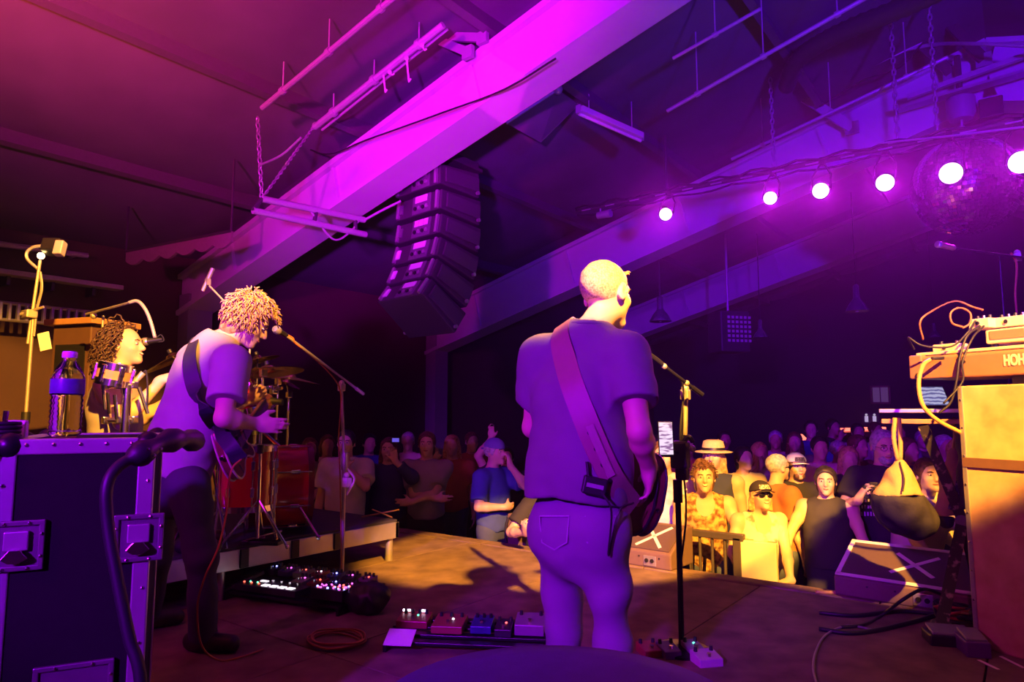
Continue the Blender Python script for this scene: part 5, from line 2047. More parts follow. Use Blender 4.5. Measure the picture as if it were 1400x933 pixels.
def boom_stand(name, label, foot, zf, pole_top, boom_a, boom_b, mat=m_black, base='tripod', clip=None, pole_r=0.011, r=0.28, sheath=None):
    """boom_a = counterweight end, boom_b = microphone end"""
    t = thing(name, label, 'microphone stand', (foot[0], foot[1], zf))
    if base == 'tripod':
        tripod(t, foot, pole_top[2] - zf, zf, r, mat, 0.22, pole_r)
    else:
        MB().lathe([(0.13, 0), (0.13, 0.012), (0.10, 0.022), (0.02, 0.03)], (foot[0], foot[1], zf), I3, 24).build('base', mat, t, world=True, smooth='auto')
        MB().cyl((foot[0], foot[1], zf + 0.02), (foot[0], foot[1], zf + (pole_top[2] - zf) * 0.62), pole_r * 1.25, seg=10).build('lower_tube', mat, t, world=True, smooth='auto')
        MB().cyl((foot[0], foot[1], zf + (pole_top[2] - zf) * 0.58), pole_top, pole_r * 0.9, seg=10).build('upper_tube', mat, t, world=True, smooth='auto')
        MB().cyl((foot[0], foot[1], zf + (pole_top[2] - zf) * 0.57), (foot[0], foot[1], zf + (pole_top[2] - zf) * 0.66), pole_r * 2.0, seg=10).build('clutch', mat, t, world=True, smooth='auto')
    k = 0.0
    d = nrm(boom_b - boom_a)
    MB().cyl(boom_a, boom_b, 0.008, seg=8).build('boom', mat, t, world=True, smooth='auto')
    MB().cyl(boom_a, boom_a + d * 0.07, 0.012, seg=8).build('counterweight', mat, t, world=True)
    MB().box(pole_top, (0.04, 0.04, 0.05)).ball(pole_top + UP * 0.03, 0.02, 8, 6).build('swivel', sheath or mat, t, world=True, bevel=0.005)
    return t


# guitarist's microphone
foot = to_floor(at(467, 792, 4.6), 0)
m_pale_metal = M('pale_stand_metal', (0.45, 0.40, 0.36), 0.4, metal=0.5)  # paler tone painted in for stand metal that catches the amber light
t = boom_stand('microphone_stand', 'straight boom microphone stand beside the drum riser', foot, 0.0, at(467, 530, 4.6), at(497, 539, 4.55), at(386, 455, 4.05), m_pale_metal, 'base')
MB().tube(spline([at(386, 455, 4.05), at(400, 462, 4.1), at(404, 470, 4.12), at(420, 482, 4.2), at(452, 512, 4.4), at(466, 540, 4.58), at(463, 600, 4.59), at(465, 660, 4.59), at(467, 790, 4.58)], 6), 0.005, 5).build('cable', m_orange_cable, t, world=True)
c = at(474, 660, 4.57)
MB().box(c, (0.05, 0.04, 0.06)).tube(spline([c + UP * 0.09, c + cam_vec(1, 0) * 0.05 + UP * 0.02, c - UP * 0.08], 5), 0.008, 5).ball(c + UP * 0.05, 0.018, 8, 6).build('cable_clip', m_tape, t, world=True)
tip = at(376, 450, 3.98)
mt = thing('microphone', 'vocal microphone right before the face of the guitarist', 'microphone', at(392, 459, 4.08))
mic_body(mt, tip, tip - at(392, 459, 4.08), 0.13)
# bass player's microphone, phone and pedals
foot = to_floor(at(932, 886, 3.3), 0)
t = boom_stand('microphone_stand', 'boom microphone stand holding a phone in front of bass player', foot, 0.0, at(937, 540, 3.3), at(960, 540, 3.22), at(872, 474, 3.05), m_blackmetal, 'base', sheath=m_pale_metal)
MB().cyl(at(937, 545, 3.3), at(936, 595, 3.3), 0.013, seg=10).build('sleeve', m_pale_metal, t, world=True, smooth='auto')
MB().tube(spline([at(865, 470, 3.0), at(890, 484, 3.08), at(915, 505, 3.16), at(934, 530, 3.26), at(930, 600, 3.28), at(938, 700, 3.28), at(928, 800, 3.28), foot + np.array([0, 0, 0.03])], 8), 0.005, 5).build('cable', m_cable, t, world=True)
for e in (0.25, 0.6):
    q_ = at(960, 540, 3.22) + (at(872, 474, 3.05) - at(960, 540, 3.22)) * e
    MB().ball(q_, 0.014, 8, 6).build('boom_clip', m_pale_metal, t, world=True)
tip = at(862, 462, 2.98)
mt = thing('microphone', 'vocal microphone at the mouth of the bass player', 'microphone', at(876, 476, 3.05))
mic_body(mt, tip, tip - at(876, 476, 3.05), 0.14)
c = at(930, 622, 3.27)
t2 = thing('phone_holder', 'bulky black phone holder clamped to microphone stand', 'phone holder', c)
MB().box((0, 0, 0), (0.085, 0.06, 0.13)).box((0.0, 0.02, -0.09), (0.06, 0.05, 0.06)).build('clamp_body', m_black, t2, bevel=0.012)
MB().tube(spline([(0.02, 0, 0.06), (0.045, 0, 0.085), (0.06, 0.01, 0.06)], 4), 0.012, 6).build('lever', m_black, t2)
MB().ball((0.062, 0, 0.03), 0.016, 8, 6).build('thumb_screw', m_pale_metal, t2, smooth=True)
pc = at(910, 601, 3.16)
ph = thing('phone', 'phone with a bright screen held upright beside microphone stand', 'phone', pc)
m_screen = bpy.data.materials.new('phone_screen')
m_screen.use_nodes = True
nt = m_screen.node_tree
b_ = nt.nodes['Principled BSDF']
tcn = nt.nodes.new('ShaderNodeTexCoord')
mpn = nt.nodes.new('ShaderNodeMapping')
mpn.inputs['Scale'].default_value = (28, 1, 75)
nz = nt.nodes.new('ShaderNodeTexNoise')
nz.inputs['Scale'].default_value = 1.0
nz.inputs['Detail'].default_value = 1.0
rmp = nt.nodes.new('ShaderNodeValToRGB')
rmp.color_ramp.elements[0].position = 0.40
rmp.color_ramp.elements[1].position = 0.52
rmp.color_ramp.elements[0].color = (0.28, 0.12, 0.32, 1)
rmp.color_ramp.elements[1].color = (0.95, 0.74, 0.95, 1)
nt.links.new(tcn.outputs['Object'], mpn.inputs[0])
nt.links.new(mpn.outputs[0], nz.inputs['Vector'])
nt.links.new(nz.outputs['Fac'], rmp.inputs[0])
nt.links.new(rmp.outputs[0], b_.inputs['Emission Color'])
b_.inputs['Emission Strength'].default_value = 1.1
b_.inputs['Base Color'].default_value = (0.05, 0.05, 0.05, 1)
pr_ = rotz(math.atan2(0.6, 0.8) + R(6)) @ rotx(R(-4))
MB().box((0, 0, 0), (0.070, 0.009, 0.162), pr_).build('phone_body', m_black, ph, bevel=0.003)
MB().box(pr_ @ np.array([0, -0.0055, 0.004]), (0.063, 0.002, 0.146), pr_).build('screen', m_screen, ph)
MB().cyl(pr_ @ np.array([0, 0.01, -0.03]), at(930, 622, 3.27) - pc, 0.010, seg=8).build('grip_arm', m_black, ph)

# drummer's gooseneck microphone
foot = to_floor(at(128, 640, 4.42), RZ)
t = thing('microphone_stand', 'gooseneck microphone stand arching over to the drummer', 'microphone stand', foot)
pt = at(128, 432, 4.42)
tripod(t, foot, pt[2] - RZ, RZ, 0.26, m_pale_metal, 0.22, 0.011)
MB().cyl(at(118, 430, 4.45), at(178, 414, 4.15), 0.009, seg=8).build('boom', m_pale_metal, t, world=True)
MB().ball(pt, 0.022, 8, 6).build('swivel', m_pale_metal, t, world=True)
MB().tube(spline([at(176, 414, 4.15), at(188, 412, 4.15), at(198, 422, 4.15), at(206, 440, 4.15), at(212, 462, 4.15)], 6), 0.011, 8).build('gooseneck', m_pipe, t, world=True, smooth=True)
mt = thing('microphone', 'small vocal microphone before the smiling drummer', 'microphone', at(212, 465, 4.15))
mic_body(mt, at(194, 468, 4.14), at(194, 468, 4.14) - at(216, 465, 4.15), 0.12)
MB().tube(spline([at(212, 464, 4.15), at(220, 458, 4.15), at(224, 466, 4.15), at(215, 468, 4.15)], 5), 0.004, 5).build('cable', m_cable, mt, world=True)
# overhead microphone above the guitarist's head
foot = to_floor(at(335, 640, 5.2), RZ)
t = boom_stand('microphone_stand', 'overhead microphone boom rising behind the guitarist head', foot, RZ, at(335, 440, 5.2), at(345, 452, 5.2), at(286, 391, 5.15), m_pale_metal, 'tripod')
mt = thing('microphone', 'pencil overhead microphone angled above the drums', 'microphone', at(286, 388, 5.15))
MB().cyl(at(277, 398, 5.15), at(291, 367, 5.15), 0.014, 0.018, seg=10).build('mic_body', m_pale_metal, mt, world=True, smooth='auto')
MB().box(at(284, 386, 5.15), (0.04, 0.03, 0.05)).build('mic_clip', m_pale_metal, mt, world=True)
# small lamp on a tall stand at the far left
foot = to_floor(at(30, 640, 4.0), RZ)
m_lampglow = M('lit_bulb', (1, 0.9, 0.7), 0.3, noise=0, emit=(1.0, 0.62, 0.22), estr=22.0)
t = thing('lamp_stand', 'tall stand with a small clip lamp and glowing bulb', 'lamp', foot)
tripod(t, foot, at(38, 428, 4.0)[2] - RZ, RZ, 0.3, m_pale_metal, 0.25, 0.014, 0.9)
MB().cyl(at(30, 640, 4.02), at(45, 440, 4.02), 0.010, seg=8).build('second_tube', m_pale_metal, t, world=True)
MB().cyl(at(38, 470, 4.0), at(55, 356, 4.0), 0.009, seg=8).build('extension', m_pale_metal, t, world=True)
MB().box(at(40, 430, 4.0), (0.10, 0.06, 0.05)).build('clamp', m_pale_metal, t, world=True, bevel=0.008)
MB().cyl(at(28, 430, 3.98), at(60, 420, 3.98), 0.008, seg=6).build('clamp_bar', m_pale_metal, t, world=True)
MB().tube(spline([at(52, 368, 4.0), at(38, 355, 4.0), at(37, 345, 4.0), at(46, 338, 4.0), at(60, 336, 4.0)], 6), 0.009, 6).build('lamp_cable', m_pale_metal, t, world=True)
MB().tube(spline([at(55, 372, 4.0), at(57, 395, 4.0), at(50, 425, 4.0), at(46, 460, 4.0)], 6), 0.008, 6).build('lamp_cable', m_pale_metal, t, world=True)
MB().ball(at(56, 350, 3.98), 0.020, 12, 8).build('bulb', m_lampglow, t, world=True, smooth=True)
hc = at(74, 338, 4.0)
MB().box(hc, (0.11, 0.09, 0.085), rotz(R(40)) @ rotx(R(-15))).build('lamp_head', m_blackmetal, t, world=True, bevel=0.012)
MB().box(at(82, 340, 3.96), (0.05, 0.05, 0.09), rotz(R(40)) @ rotx(R(-15))).build('lamp_door', m_pipe, t, world=True, bevel=0.006)
tag(MB().box(at(61, 467, 3.97), (0.065, 0.006, 0.105), rotz(R(37)) @ roty(R(-14))).build('note_card', m_label), 'white note card clipped to the lamp stand', 'card')
# wooden cabinet behind the drummer
c = to_floor(at(118, 600, 5.0), RZ)
h_ = at(118, 448, 5.0)[2] - RZ
t = thing('wooden_cabinet', 'dark cabinet with pale wooden top edge behind the drummer', 'cabinet', c)
Rm = rotz(math.atan2(0.6, 0.8) + R(-18))
MB().box((0, 0, h_ / 2), (0.36, 0.34, h_), Rm).build('body', M('dark_stained_wood', (0.10, 0.05, 0.035), 0.6, scale=10), t, bevel=0.008)
MB().box((0, 0, h_ + 0.02), (0.46, 0.42, 0.045), Rm).build('top', m_wood, t, bevel=0.006)
MB().box(Rm @ np.array([0, -0.172, h_ * 0.5]), (0.28, 0.01, h_ * 0.8), Rm).build('grille', m_black, t)
# low cases behind the drummer's seat
for px, py, d, s_, lab in ((36, 600, 4.95, (0.5, 0.36, 0.42), 'low black equipment case under the lamp stand'), (212, 640, 4.95, (0.40, 0.32, 0.42), 'small black amplifier between the drummer and guitarist')):
    c = to_floor(at(px, py, d), RZ)
    t = thing('equipment_case', lab, 'case', c)
    Rm = rotz(math.atan2(0.6, 0.8) + R(8))
    MB().box((0, 0, s_[2] / 2), s_, Rm).build('body', m_black, t, bevel=0.01)
    MB().box((0, 0, s_[2] - 0.02), (s_[0] * 1.01, s_[1] * 1.01, 0.03), Rm).build('edge_trim', m_pale_metal, t, bevel=0.003)
    MB().tube([Rm @ np.array([-0.08, -s_[1] / 2 - 0.005, s_[2] * 0.5]), Rm @ np.array([-0.06, -s_[1] / 2 - 0.03, s_[2] * 0.5]), Rm @ np.array([0.06, -s_[1] / 2 - 0.03, s_[2] * 0.5]), Rm @ np.array([0.08, -s_[1] / 2 - 0.005, s_[2] * 0.5])], 0.008, 6).build('handle', m_steel, t)

# ================================================================== foreground left: flight cases, bottle
def flight_case(label, c, rz, W, D, Hh, recess=True):
    """front face toward local -y"""
    t = thing('flight_case', label, 'flight case', c, rz)
    MB().box((0, 0, Hh / 2), (W - 0.01, D - 0.01, Hh - 0.01)).build('panel', m_case, t)
    e = 0.042
    for sx in (-1, 1):
        for sy in (-1, 1):
            MB().box((sx * (W - e) / 2, sy * (D - e) / 2, Hh / 2), (e, e, Hh)).build('corner_extrusion', m_alu, t, bevel=0.004)
    for z in (e / 2, Hh - e / 2):
        for sy in (-1, 1):
            MB().box((0, sy * (D - e) / 2, z), (W, e, e)).build('edge_extrusion', m_alu, t, bevel=0.004)
        for sx in (-1, 1):
            MB().box((sx * (W - e) / 2, 0, z), (e, D, e)).build('edge_extrusion', m_alu, t, bevel=0.004)
    for sx in (-1, 1):
        for sy in (-1, 1):
            for z in (0.018, Hh - 0.018):
                MB().ball((sx * (W / 2 - 0.02), sy * (D / 2 - 0.02), z), 0.036, 12, 8).build('ball_corner', m_blackmetal, t, smooth=True)
    for i in range(5):
        x = -W / 2 + 0.06 + (W - 0.12) * i / 4
        MB().ball((x, -D / 2 - 0.001, Hh - 0.015), 0.005, 8, 6).build('rivet', m_steel, t)
    for i in range(6):
        for sx in (-1, 1):
            MB().ball((sx * (W / 2 - 0.015), -D / 2 - 0.001, 0.08 + (Hh - 0.2) * i / 5), 0.005, 8, 6).build('rivet', m_steel, t)
    if recess:
        def dish(cx, cz, w_, h_, nm):
            o = MB()
            fr_ = 0.014
            for (bx, bz, bw, bh) in ((cx, cz + h_ / 2, w_ + fr_, fr_), (cx, cz - h_ / 2, w_ + fr_, fr_), (cx - w_ / 2, cz, fr_, h_), (cx + w_ / 2, cz, fr_, h_)):
                o.box((bx, -D / 2 - 0.004, bz), (bw, 0.012, bh))
            d_ = o.build(nm, m_dish, t, bevel=0.003)
            MB().box((cx, -D / 2 - 0.0005, cz), (w_ - 0.01, 0.006, h_ - 0.01)).build('dish_plate', m_dish, d_)
            for a in range(8):
                th = 2 * math.pi * a / 8 + 0.4
                MB().ball((cx + w_ / 2 * max(-1, min(1, 1.3 * math.cos(th))), -D / 2 - 0.011, cz + h_ / 2 * max(-1, min(1, 1.3 * math.sin(th)))), 0.0045, 8, 6).build('rivet', m_steel, d_)
            return d_
        d1 = dish(0.02, Hh - 0.66, 0.17, 0.13, 'handle_dish')
        MB().tube([(-0.045, -D / 2 - 0.012, Hh - 0.665), (-0.04, -D / 2 - 0.028, Hh - 0.675), (0.08, -D / 2 - 0.028, Hh - 0.675), (0.085, -D / 2 - 0.012, Hh - 0.665)], 0.009, 8).build('handle', m_black, d1)
        for cx in (-W / 2 + 0.055, W / 2 - 0.030):
            d2 = dish(cx, Hh - 0.275, 0.11, 0.115, 'latch_dish')
            MB().box((cx, -D / 2 - 0.010, Hh - 0.262), (0.055, 0.012, 0.05)).build('latch_plate', m_alu, d2, bevel=0.003)
            MB().prism([(-0.03, 0), (-0.012, 0.022), (0.012, 0.022), (0.03, 0), (0.012, -0.012), (-0.012, -0.012)], 0.012, (cx, -D / 2 - 0.022, Hh - 0.305), rotx(R(90))).build('butterfly_latch', m_steel, d2, bevel=0.002)
    for sx in (-1, 1):
        for sy in (-1, 1):
            MB().cyl((sx * (W / 2 - 0.06) - 0.015, sy * (D / 2 - 0.07), -0.05), (sx * (W / 2 - 0.06) + 0.015, sy * (D / 2 - 0.07), -0.05), 0.05, seg=14).build('castor', m_black, t)
    return t


m_case = M('black_laminate', (0.012, 0.011, 0.012), 0.8, bump=0.05, bscale=400, spec=0.1)
m_dish = M('dull_zinc', (0.20, 0.18, 0.19), 0.4, metal=0.6)
FC_H = 0.93
fcp = at(100, 760, 2.02)
case_rz = math.atan2(0.6, 0.8) + R(25)
Wc, Dc = 0.365, 0.60
cdir = rotz(case_rz) @ np.array([0, 1.0, 0])
ctr = to_floor(at(100, 760, 1.88) + cdir * Dc / 2, 0.10)
case1 = flight_case('tall black flight case with aluminium edges under the water bottle', ctr, case_rz, Wc, Dc, FC_H)
CT = 0.10 + FC_H
ctr2 = ctr - rotz(case_rz) @ np.array([0.415, 0.03, 0])
flight_case('second black flight case cut off beside the tall one', ctr2, case_rz, 0.42, 0.6, FC_H - 0.01, recess=False)
bc = at(88, 597, 1.98)
bc[2] = CT
t = thing('water_bottle', 'clear ribbed plastic water bottle on the flight case', 'bottle', bc)
Hb = at(88, 481, 1.98)[2] - CT
m_pet = M('clear_plastic', (0.93, 0.95, 1.0), 0.06, noise=0, trans=1.0)
m_blabel = M('blue_bottle_label', (0.10, 0.07, 0.26), 0.35, noise=0.3, scale=60)
prof = [(0.001, 0.006), (0.030, 0.0), (0.040, 0.008)]
z = 0.015
while z < Hb * 0.47:
    prof += [(0.0425, z), (0.0385, z + 0.0075)]
    z += 0.015
prof += [(0.043, Hb * 0.5), (0.043, Hb * 0.68), (0.040, Hb * 0.73), (0.032, Hb * 0.80), (0.019, Hb * 0.88), (0.0165, Hb * 0.91), (0.0165, Hb * 0.94)]
MB().lathe(prof, (0, 0, 0), I3, 24, capped=False).build('bottle_wall', m_pet, t, smooth=True)
MB().lathe([(0.0435, Hb * 0.505), (0.0437, Hb * 0.51), (0.0437, Hb * 0.67), (0.0435, Hb * 0.675)], (0, 0, 0), I3, 24, capped=False).build('paper_label', m_blabel, t, smooth=True)
MB().lathe([(0.019, Hb * 0.925), (0.0195, Hb * 0.93), (0.0195, Hb * 0.985), (0.017, Hb), (0.001, Hb)], (0, 0, 0), I3, 20).build('cap', M('white_cap', (0.7, 0.7, 0.8), 0.4), t, smooth='auto')
# small things at the back left of the case
c = at(22, 598, 1.95)
c[2] = CT
t = thing('small_box', 'small pale box on the flight case beside the bottle', 'box', c)
MB().box((0, 0, 0.022), (0.05, 0.04, 0.044), rotz(case_rz)).build('carton', m_white, t, bevel=0.003)
MB().box((0, 0, 0.046), (0.046, 0.037, 0.005), rotz(case_rz)).build('lid', m_tape, t)
c = at(6, 588, 1.88)
c[2] = CT
t = thing('cable_coil', 'dark cable heap at the corner of flight case', 'cable', c)
mb = MB()
for k in range(4):
    mb.tube([np.array([0.035 * math.cos(a) * (1 - 0.1 * k), 0.035 * math.sin(a), 0.008 + 0.011 * k]) for a in np.linspace(0, 2 * math.pi, 15)[:-1]], 0.006, 6, closed=True)
mb.build('coil', m_cable, t, smooth=True)
MB().cyl((0, 0, 0.04), (0.005, 0, 0.075), 0.007, seg=8).build('plug', m_steel, t)

# bent black cable loom in front of the case
pts = spline([at(268, 604, 1.86), at(250, 600, 1.72), at(222, 606, 1.62), at(190, 622, 1.56), at(160, 640, 1.52), at(146, 668, 1.50), at(148, 720, 1.50), at(160, 790, 1.50), at(176, 870, 1.50), at(194, 960, 1.50), to_floor(at(205, 1000, 1.5), 0.02)], 7)
rr = [0.024 + 0.006 * math.sin(i * 0.7) if i < 24 else 0.013 for i in range(len(pts))]
t = thing('padded_stand', 'bent black padded tube standing before the flight case', 'stand', to_floor(pts[-1], 0))
MB().tube(pts, rr, 10).build('padded_tube', m_cable, t, world=True, smooth=True)
MB().lathe([(0.12, 0.0), (0.12, 0.015), (0.02, 0.03)], to_floor(pts[-1], 0), I3, 20).build('foot', m_blackmetal, t, world=True, smooth='auto')
for k in range(5):
    MB().ball(at(184 + 9 * k, 614 + (k % 2) * 9, 1.55), 0.004, 6, 5).build('stud', m_steel, t, world=True)

# ================================================================== pedalboards and floor things
m_led_w = M('led_white', (1, 1, 1), 0.4, noise=0, emit=(0.85, 0.75, 1.0), estr=5)
m_led_b = M('led_blue', (0.2, 0.3, 1), 0.4, noise=0, emit=(0.25, 0.25, 1.0), estr=6)
m_led_r = M('led_red', (1, 0.2, 0.2), 0.4, noise=0, emit=(1.0, 0.10, 0.06), estr=4)
m_led_g = M('led_green', (0.2, 1, 0.4), 0.4, noise=0, emit=(0.1, 0.8, 0.4), estr=3)
m_led_m = M('led_magenta', (1, 0.2, 1), 0.4, noise=0, emit=(0.9, 0.1, 0.8), estr=4)
m_btn = M('lit_pad', (1, 1, 1), 0.4, noise=0, emit=(0.95, 0.85, 1.0), estr=1.6)
m_pedal = [M('pedal_%s' % n_, c_, 0.4, metal=0.2) for n_, c_ in (('black', (0.03, 0.03, 0.035)), ('purple', (0.15, 0.05, 0.25)), ('grey', (0.25, 0.25, 0.27)), ('red', (0.3, 0.04, 0.04)), ('blue', (0.05, 0.07, 0.3)))]


def stomp(par_rot, base, lx, ly, w_, d_, h_, mat, led, label, group, n_knob=3, pad=None):
    """one effect pedal: sloped box, knobs, footswitch and light"""
    c = base + par_rot @ np.array([lx, ly, 0])
    t = thing('effect_pedal', label, 'effect pedal', c, group=group)
    o = [(-d_ / 2, 0), (d_ / 2, 0), (d_ / 2, h_), (-d_ / 2, h_ * 0.7)]
    MB().prism(o, w_, (0, 0, 0), par_rot @ np.array([[0, 0, 1.0], [1, 0, 0], [0, 1, 0]])).build('enclosure', mat, t, bevel=0.004)
    for i in range(n_knob):
        x = -w_ * 0.34 + w_ * 0.68 * (i / max(1, n_knob - 1))
        MB().cyl(par_rot @ np.array([x, d_ * 0.28, h_ * 0.9]), par_rot @ np.array([x, d_ * 0.28, h_ + 0.016]), 0.009, 0.007, seg=10).build('knob', m_black, t)
    MB().cyl(par_rot @ np.array([0, -d_ * 0.25, h_ * 0.7]), par_rot @ np.array([0, -d_ * 0.25, h_ * 0.75 + 0.016]), 0.010, seg=10).build('footswitch', m_steel, t)
    if led is not None:
        MB().ball(par_rot @ np.array([w_ * 0.1, 0.01, h_ * 0.88]), 0.006, 8, 6).build('led', led, t)
    return t


def board(label, c, rot, W, D, h_=0.05):
    t = thing('pedalboard', label, 'pedalboard', c)
    for k in range(4):
        y = -D / 2 + D * (k + 0.5) / 4
        MB().box(rot @ np.array([0, y, h_ - 0.012 + 0.012 * k]), (W, D / 4 * 0.72, 0.016), rot).build('rail', m_blackmetal, t, bevel=0.003)
    for sx in (-1, 1):
        MB().prism([(-D / 2, 0), (D / 2, 0), (D / 2, h_ + 0.03), (-D / 2, h_ - 0.005)], 0.016, rot @ np.array([sx * (W / 2 - 0.01), 0, 0]), rot @ np.array([[0, 0, 1.0], [1, 0, 0], [0, 1, 0]])).build('side_frame', m_blackmetal, t)
    return t


# guitarist's big board
rot = rotz(math.atan2(0.6, 0.8) + R(-24))
bp = (on_z(335, 822, 0) + on_z(490, 822, 0)) / 2
bp = to_floor(bp + CF * 0.06, 0)
board('wide black pedalboard crowded with lit pedals by the guitarist', bp, rot, 0.84, 0.44)
cols = [m_led_b, m_led_m, m_led_r, m_led_w, m_led_g]
zb = np.array([0, 0, 0.062])
G_ = 'pedals on the wide board'
labs = ['small effect pedal with a blue light on the wide board', 'small effect pedal with a magenta light on the wide board', 'small effect pedal with red light on the wide board', 'small effect pedal with a white light on the wide board', 'small effect pedal with a green light on the wide board']
k = 0
for j, ly in enumerate((0.13, 0.0)):
    for i in range(7):
        if j == 1 and i > 3:
            continue
        lx = -0.36 + i * 0.118
        if j == 1:
            lx = -0.02 + i * 0.115
        li = (0, 1, 2, 3, 0, 1, 2, 1, 2, 0, 1)[k % 11]
        stomp(rot, bp + zb + np.array([0, 0, 0.012 * (2 if j == 0 else 1)]), lx, ly, 0.085, 0.11, 0.045, m_pedal[k % 5], cols[li], labs[li], G_)
        k += 1
# extra little lights on the right part of the board
mbs = {0: MB(), 1: MB(), 2: MB(), 3: MB()}
rnd = random.Random(4)
t = thing('led_controller', 'busy controller with clustered red and violet lights on the wide board', 'controller', bp + zb + rot @ np.array([0.30, -0.12, 0]))
MB().box((0, 0, 0.03), (0.22, 0.12, 0.06), rot).build('enclosure', m_pedal[0], t, bevel=0.004)
for k in range(26):
    p = rot @ np.array([rnd.uniform(-0.1, 0.1), rnd.uniform(-0.05, 0.055), 0.062])
    MB().ball(p, rnd.uniform(0.004, 0.007), 6, 5).build('led', [m_led_m, m_led_r, m_led_b, m_led_m][k % 4], t)
# lit switch unit at the front
sc_ = bp + rot @ np.array([-0.13, -0.13, 0.058])
t = thing('switch_unit', 'footswitch unit with four lit white pads on the wide board', 'foot controller', sc_)
MB().box((0, 0, 0.018), (0.46, 0.14, 0.036), rot).build('enclosure', m_pedal[0], t, bevel=0.004)
for i in range(4):
    MB().box(rot @ np.array([-0.02 + i * 0.062, -0.035, 0.038]), (0.042, 0.034, 0.006), rot).build('lit_pad', m_btn, t)
    MB().cyl(rot @ np.array([-0.02 + i * 0.062, 0.03, 0.036]), rot @ np.array([-0.02 + i * 0.062, 0.03, 0.055]), 0.010, seg=10).build('footswitch', m_steel, t)
MB().box(rot @ np.array([-0.10, 0.04, 0.038]), (0.05, 0.022, 0.006), rot).build('display', m_btn, t)
for i, l_ in enumerate((m_led_r, m_led_g, m_led_r, m_led_g, m_led_r)):
    MB().ball(rot @ np.array([-0.20 + i * 0.028, -0.02 + 0.02 * (i % 2), 0.038]), 0.006, 6, 5).build('led', l_, t)
# volume pedal at the back left, black bag at right
vp = to_floor(on_z(328, 812, 0), 0)
t = thing('volume_pedal', 'tilted dark treadle pedal at the end of the wide board', 'effect pedal', vp)
MB().box((0, 0, 0.02), (0.10, 0.26, 0.04), rot @ rotz(R(-25))).build('base', m_pedal[0], t, bevel=0.004)
MB().box((0, 0, 0.075), (0.095, 0.27, 0.02), rot @ rotz(R(-25)) @ rotx(R(17))).build('treadle', M('rubber_tread', (0.10, 0.06, 0.05), 0.7), t, bevel=0.004)
for i in range(6):
    MB().box(rot @ rotz(R(-25)) @ np.array([0, -0.1 + 0.04 * i, 0.087 + 0.3 * (-0.1 + 0.04 * i)]), (0.085, 0.008, 0.006), rot @ rotz(R(-25))).build('tread_rib', m_black, t)
G = Field()
bb = to_floor(on_z(500, 838, 0), 0.07)
G.ell(bb, (0.13, 0.09, 0.085), rot, 0.03).ell(bb + rot @ np.array([0.05, 0.02, 0.03]), (0.08, 0.07, 0.06), rot, 0.03)
G.cut_plane((0, 0, 0.0), -UP)
tag(field_obj('gig_bag', G, m_black, None, 0.012, lumps(0.008, 45, 1)), 'slumped black cloth bag at the end of the wide board', 'bag')

# bass player's board
rot = rotz(math.atan2(0.6, 0.8) + R(-7))
bp = (on_z(555, 880, 0) + on_z(735, 884, 0)) / 2
bp[2] = 0
board('black pedalboard near the legs of the bass player', bp, rot, 0.78, 0.30)
G_ = 'pedals of the bass player'
stomp(rot, bp + zb, -0.295, 0.06, 0.155, 0.12, 0.05, m_pedal[3], m_led_g, 'wide dark red pedal with a row of white lights', None, 4)
for i in range(6):
    MB().box(bp + zb + rot @ np.array([-0.36 + 0.014 * i + (0.04 if i > 2 else 0), 0.10, 0.058]), (0.010, 0.006, 0.010), rot).build('status_light', m_led_w, bpy.data.objects['effect_pedal.011'] if 'effect_pedal.011' in bpy.data.objects else None, world=True)
stomp(rot, bp + zb, -0.11, 0.02, 0.15, 0.16, 0.05, M('orange_brown_pedal', (0.30, 0.11, 0.05), 0.4), m_led_w, 'orange-brown pedal with a bright white light', None, 3)
stomp(rot, bp + zb, 0.05, 0.03, 0.10, 0.14, 0.05, m_pedal[4], None, 'dark blue pedal beside the orange-brown one', None, 3)
stomp(rot, bp + zb, 0.16, -0.01, 0.08, 0.13, 0.05, m_pedal[0], m_led_r, 'small black pedal with a dim red light', None, 2)
stomp(rot, bp + zb, 0.28, 0.03, 0.14, 0.14, 0.07, m_pedal[2], None, 'rounded grey pedal at the end of the bass board', None, 2)
p = bp + rot @ np.array([-0.31, -0.14, 0.066])
tag(MB().box(p, (0.13, 0.11, 0.004), rot @ rotx(R(22))).build('set_list', M('set_list_paper', (0.78, 0.74, 0.76), 0.8, noise=0.06, scale=80)), 'pale sheet of paper leaning on the bass pedalboard', 'paper')
# orange cable coil
c = on_z(458, 879, 0)
t = thing('cable_coil', 'flat coil of orange cable on the stage floor', 'cable', c)
mb = MB()
for k in range(5):
    r_ = 0.13 + 0.012 * (k % 3)
    mb.tube([np.array([r_ * math.cos(a) + 0.006 * k, r_ * 0.8 * math.sin(a), 0.006 + 0.007 * k + 0.004 * math.sin(3 * a + k)]) for a in np.linspace(0, 2 * math.pi, 29)[:-1]], 0.005, 5, closed=True)
o = mb.build('coil', m_orange_cable, t, smooth=True)
# pedals at the foot of the bass microphone stand
rot = rotz(math.atan2(0.6, 0.8) + R(12))
for px, py, w_, d_, h_, mt_, ld, lab in ((914, 897, 0.08, 0.11, 0.05, m_pedal[1], None, 'purple-lit pedal left of the microphone stand foot'), (948, 896, 0.075, 0.11, 0.055, m_pedal[2], m_led_g, 'grey pedal with green light by the microphone stand foot'),
                                (966, 908, 0.11, 0.10, 0.05, M('pink_pedal', (0.5, 0.35, 0.45), 0.4), None, 'pale pink pedal on the floor by the microphone stand'), (888, 895, 0.09, 0.11, 0.045, m_pedal[3], None, 'dark pedal almost under the bass player leg')):
    stomp(rot, to_floor(on_z(px, py, 0), 0), 0, 0, w_, d_, h_, mt_, ld, lab, None, 2)

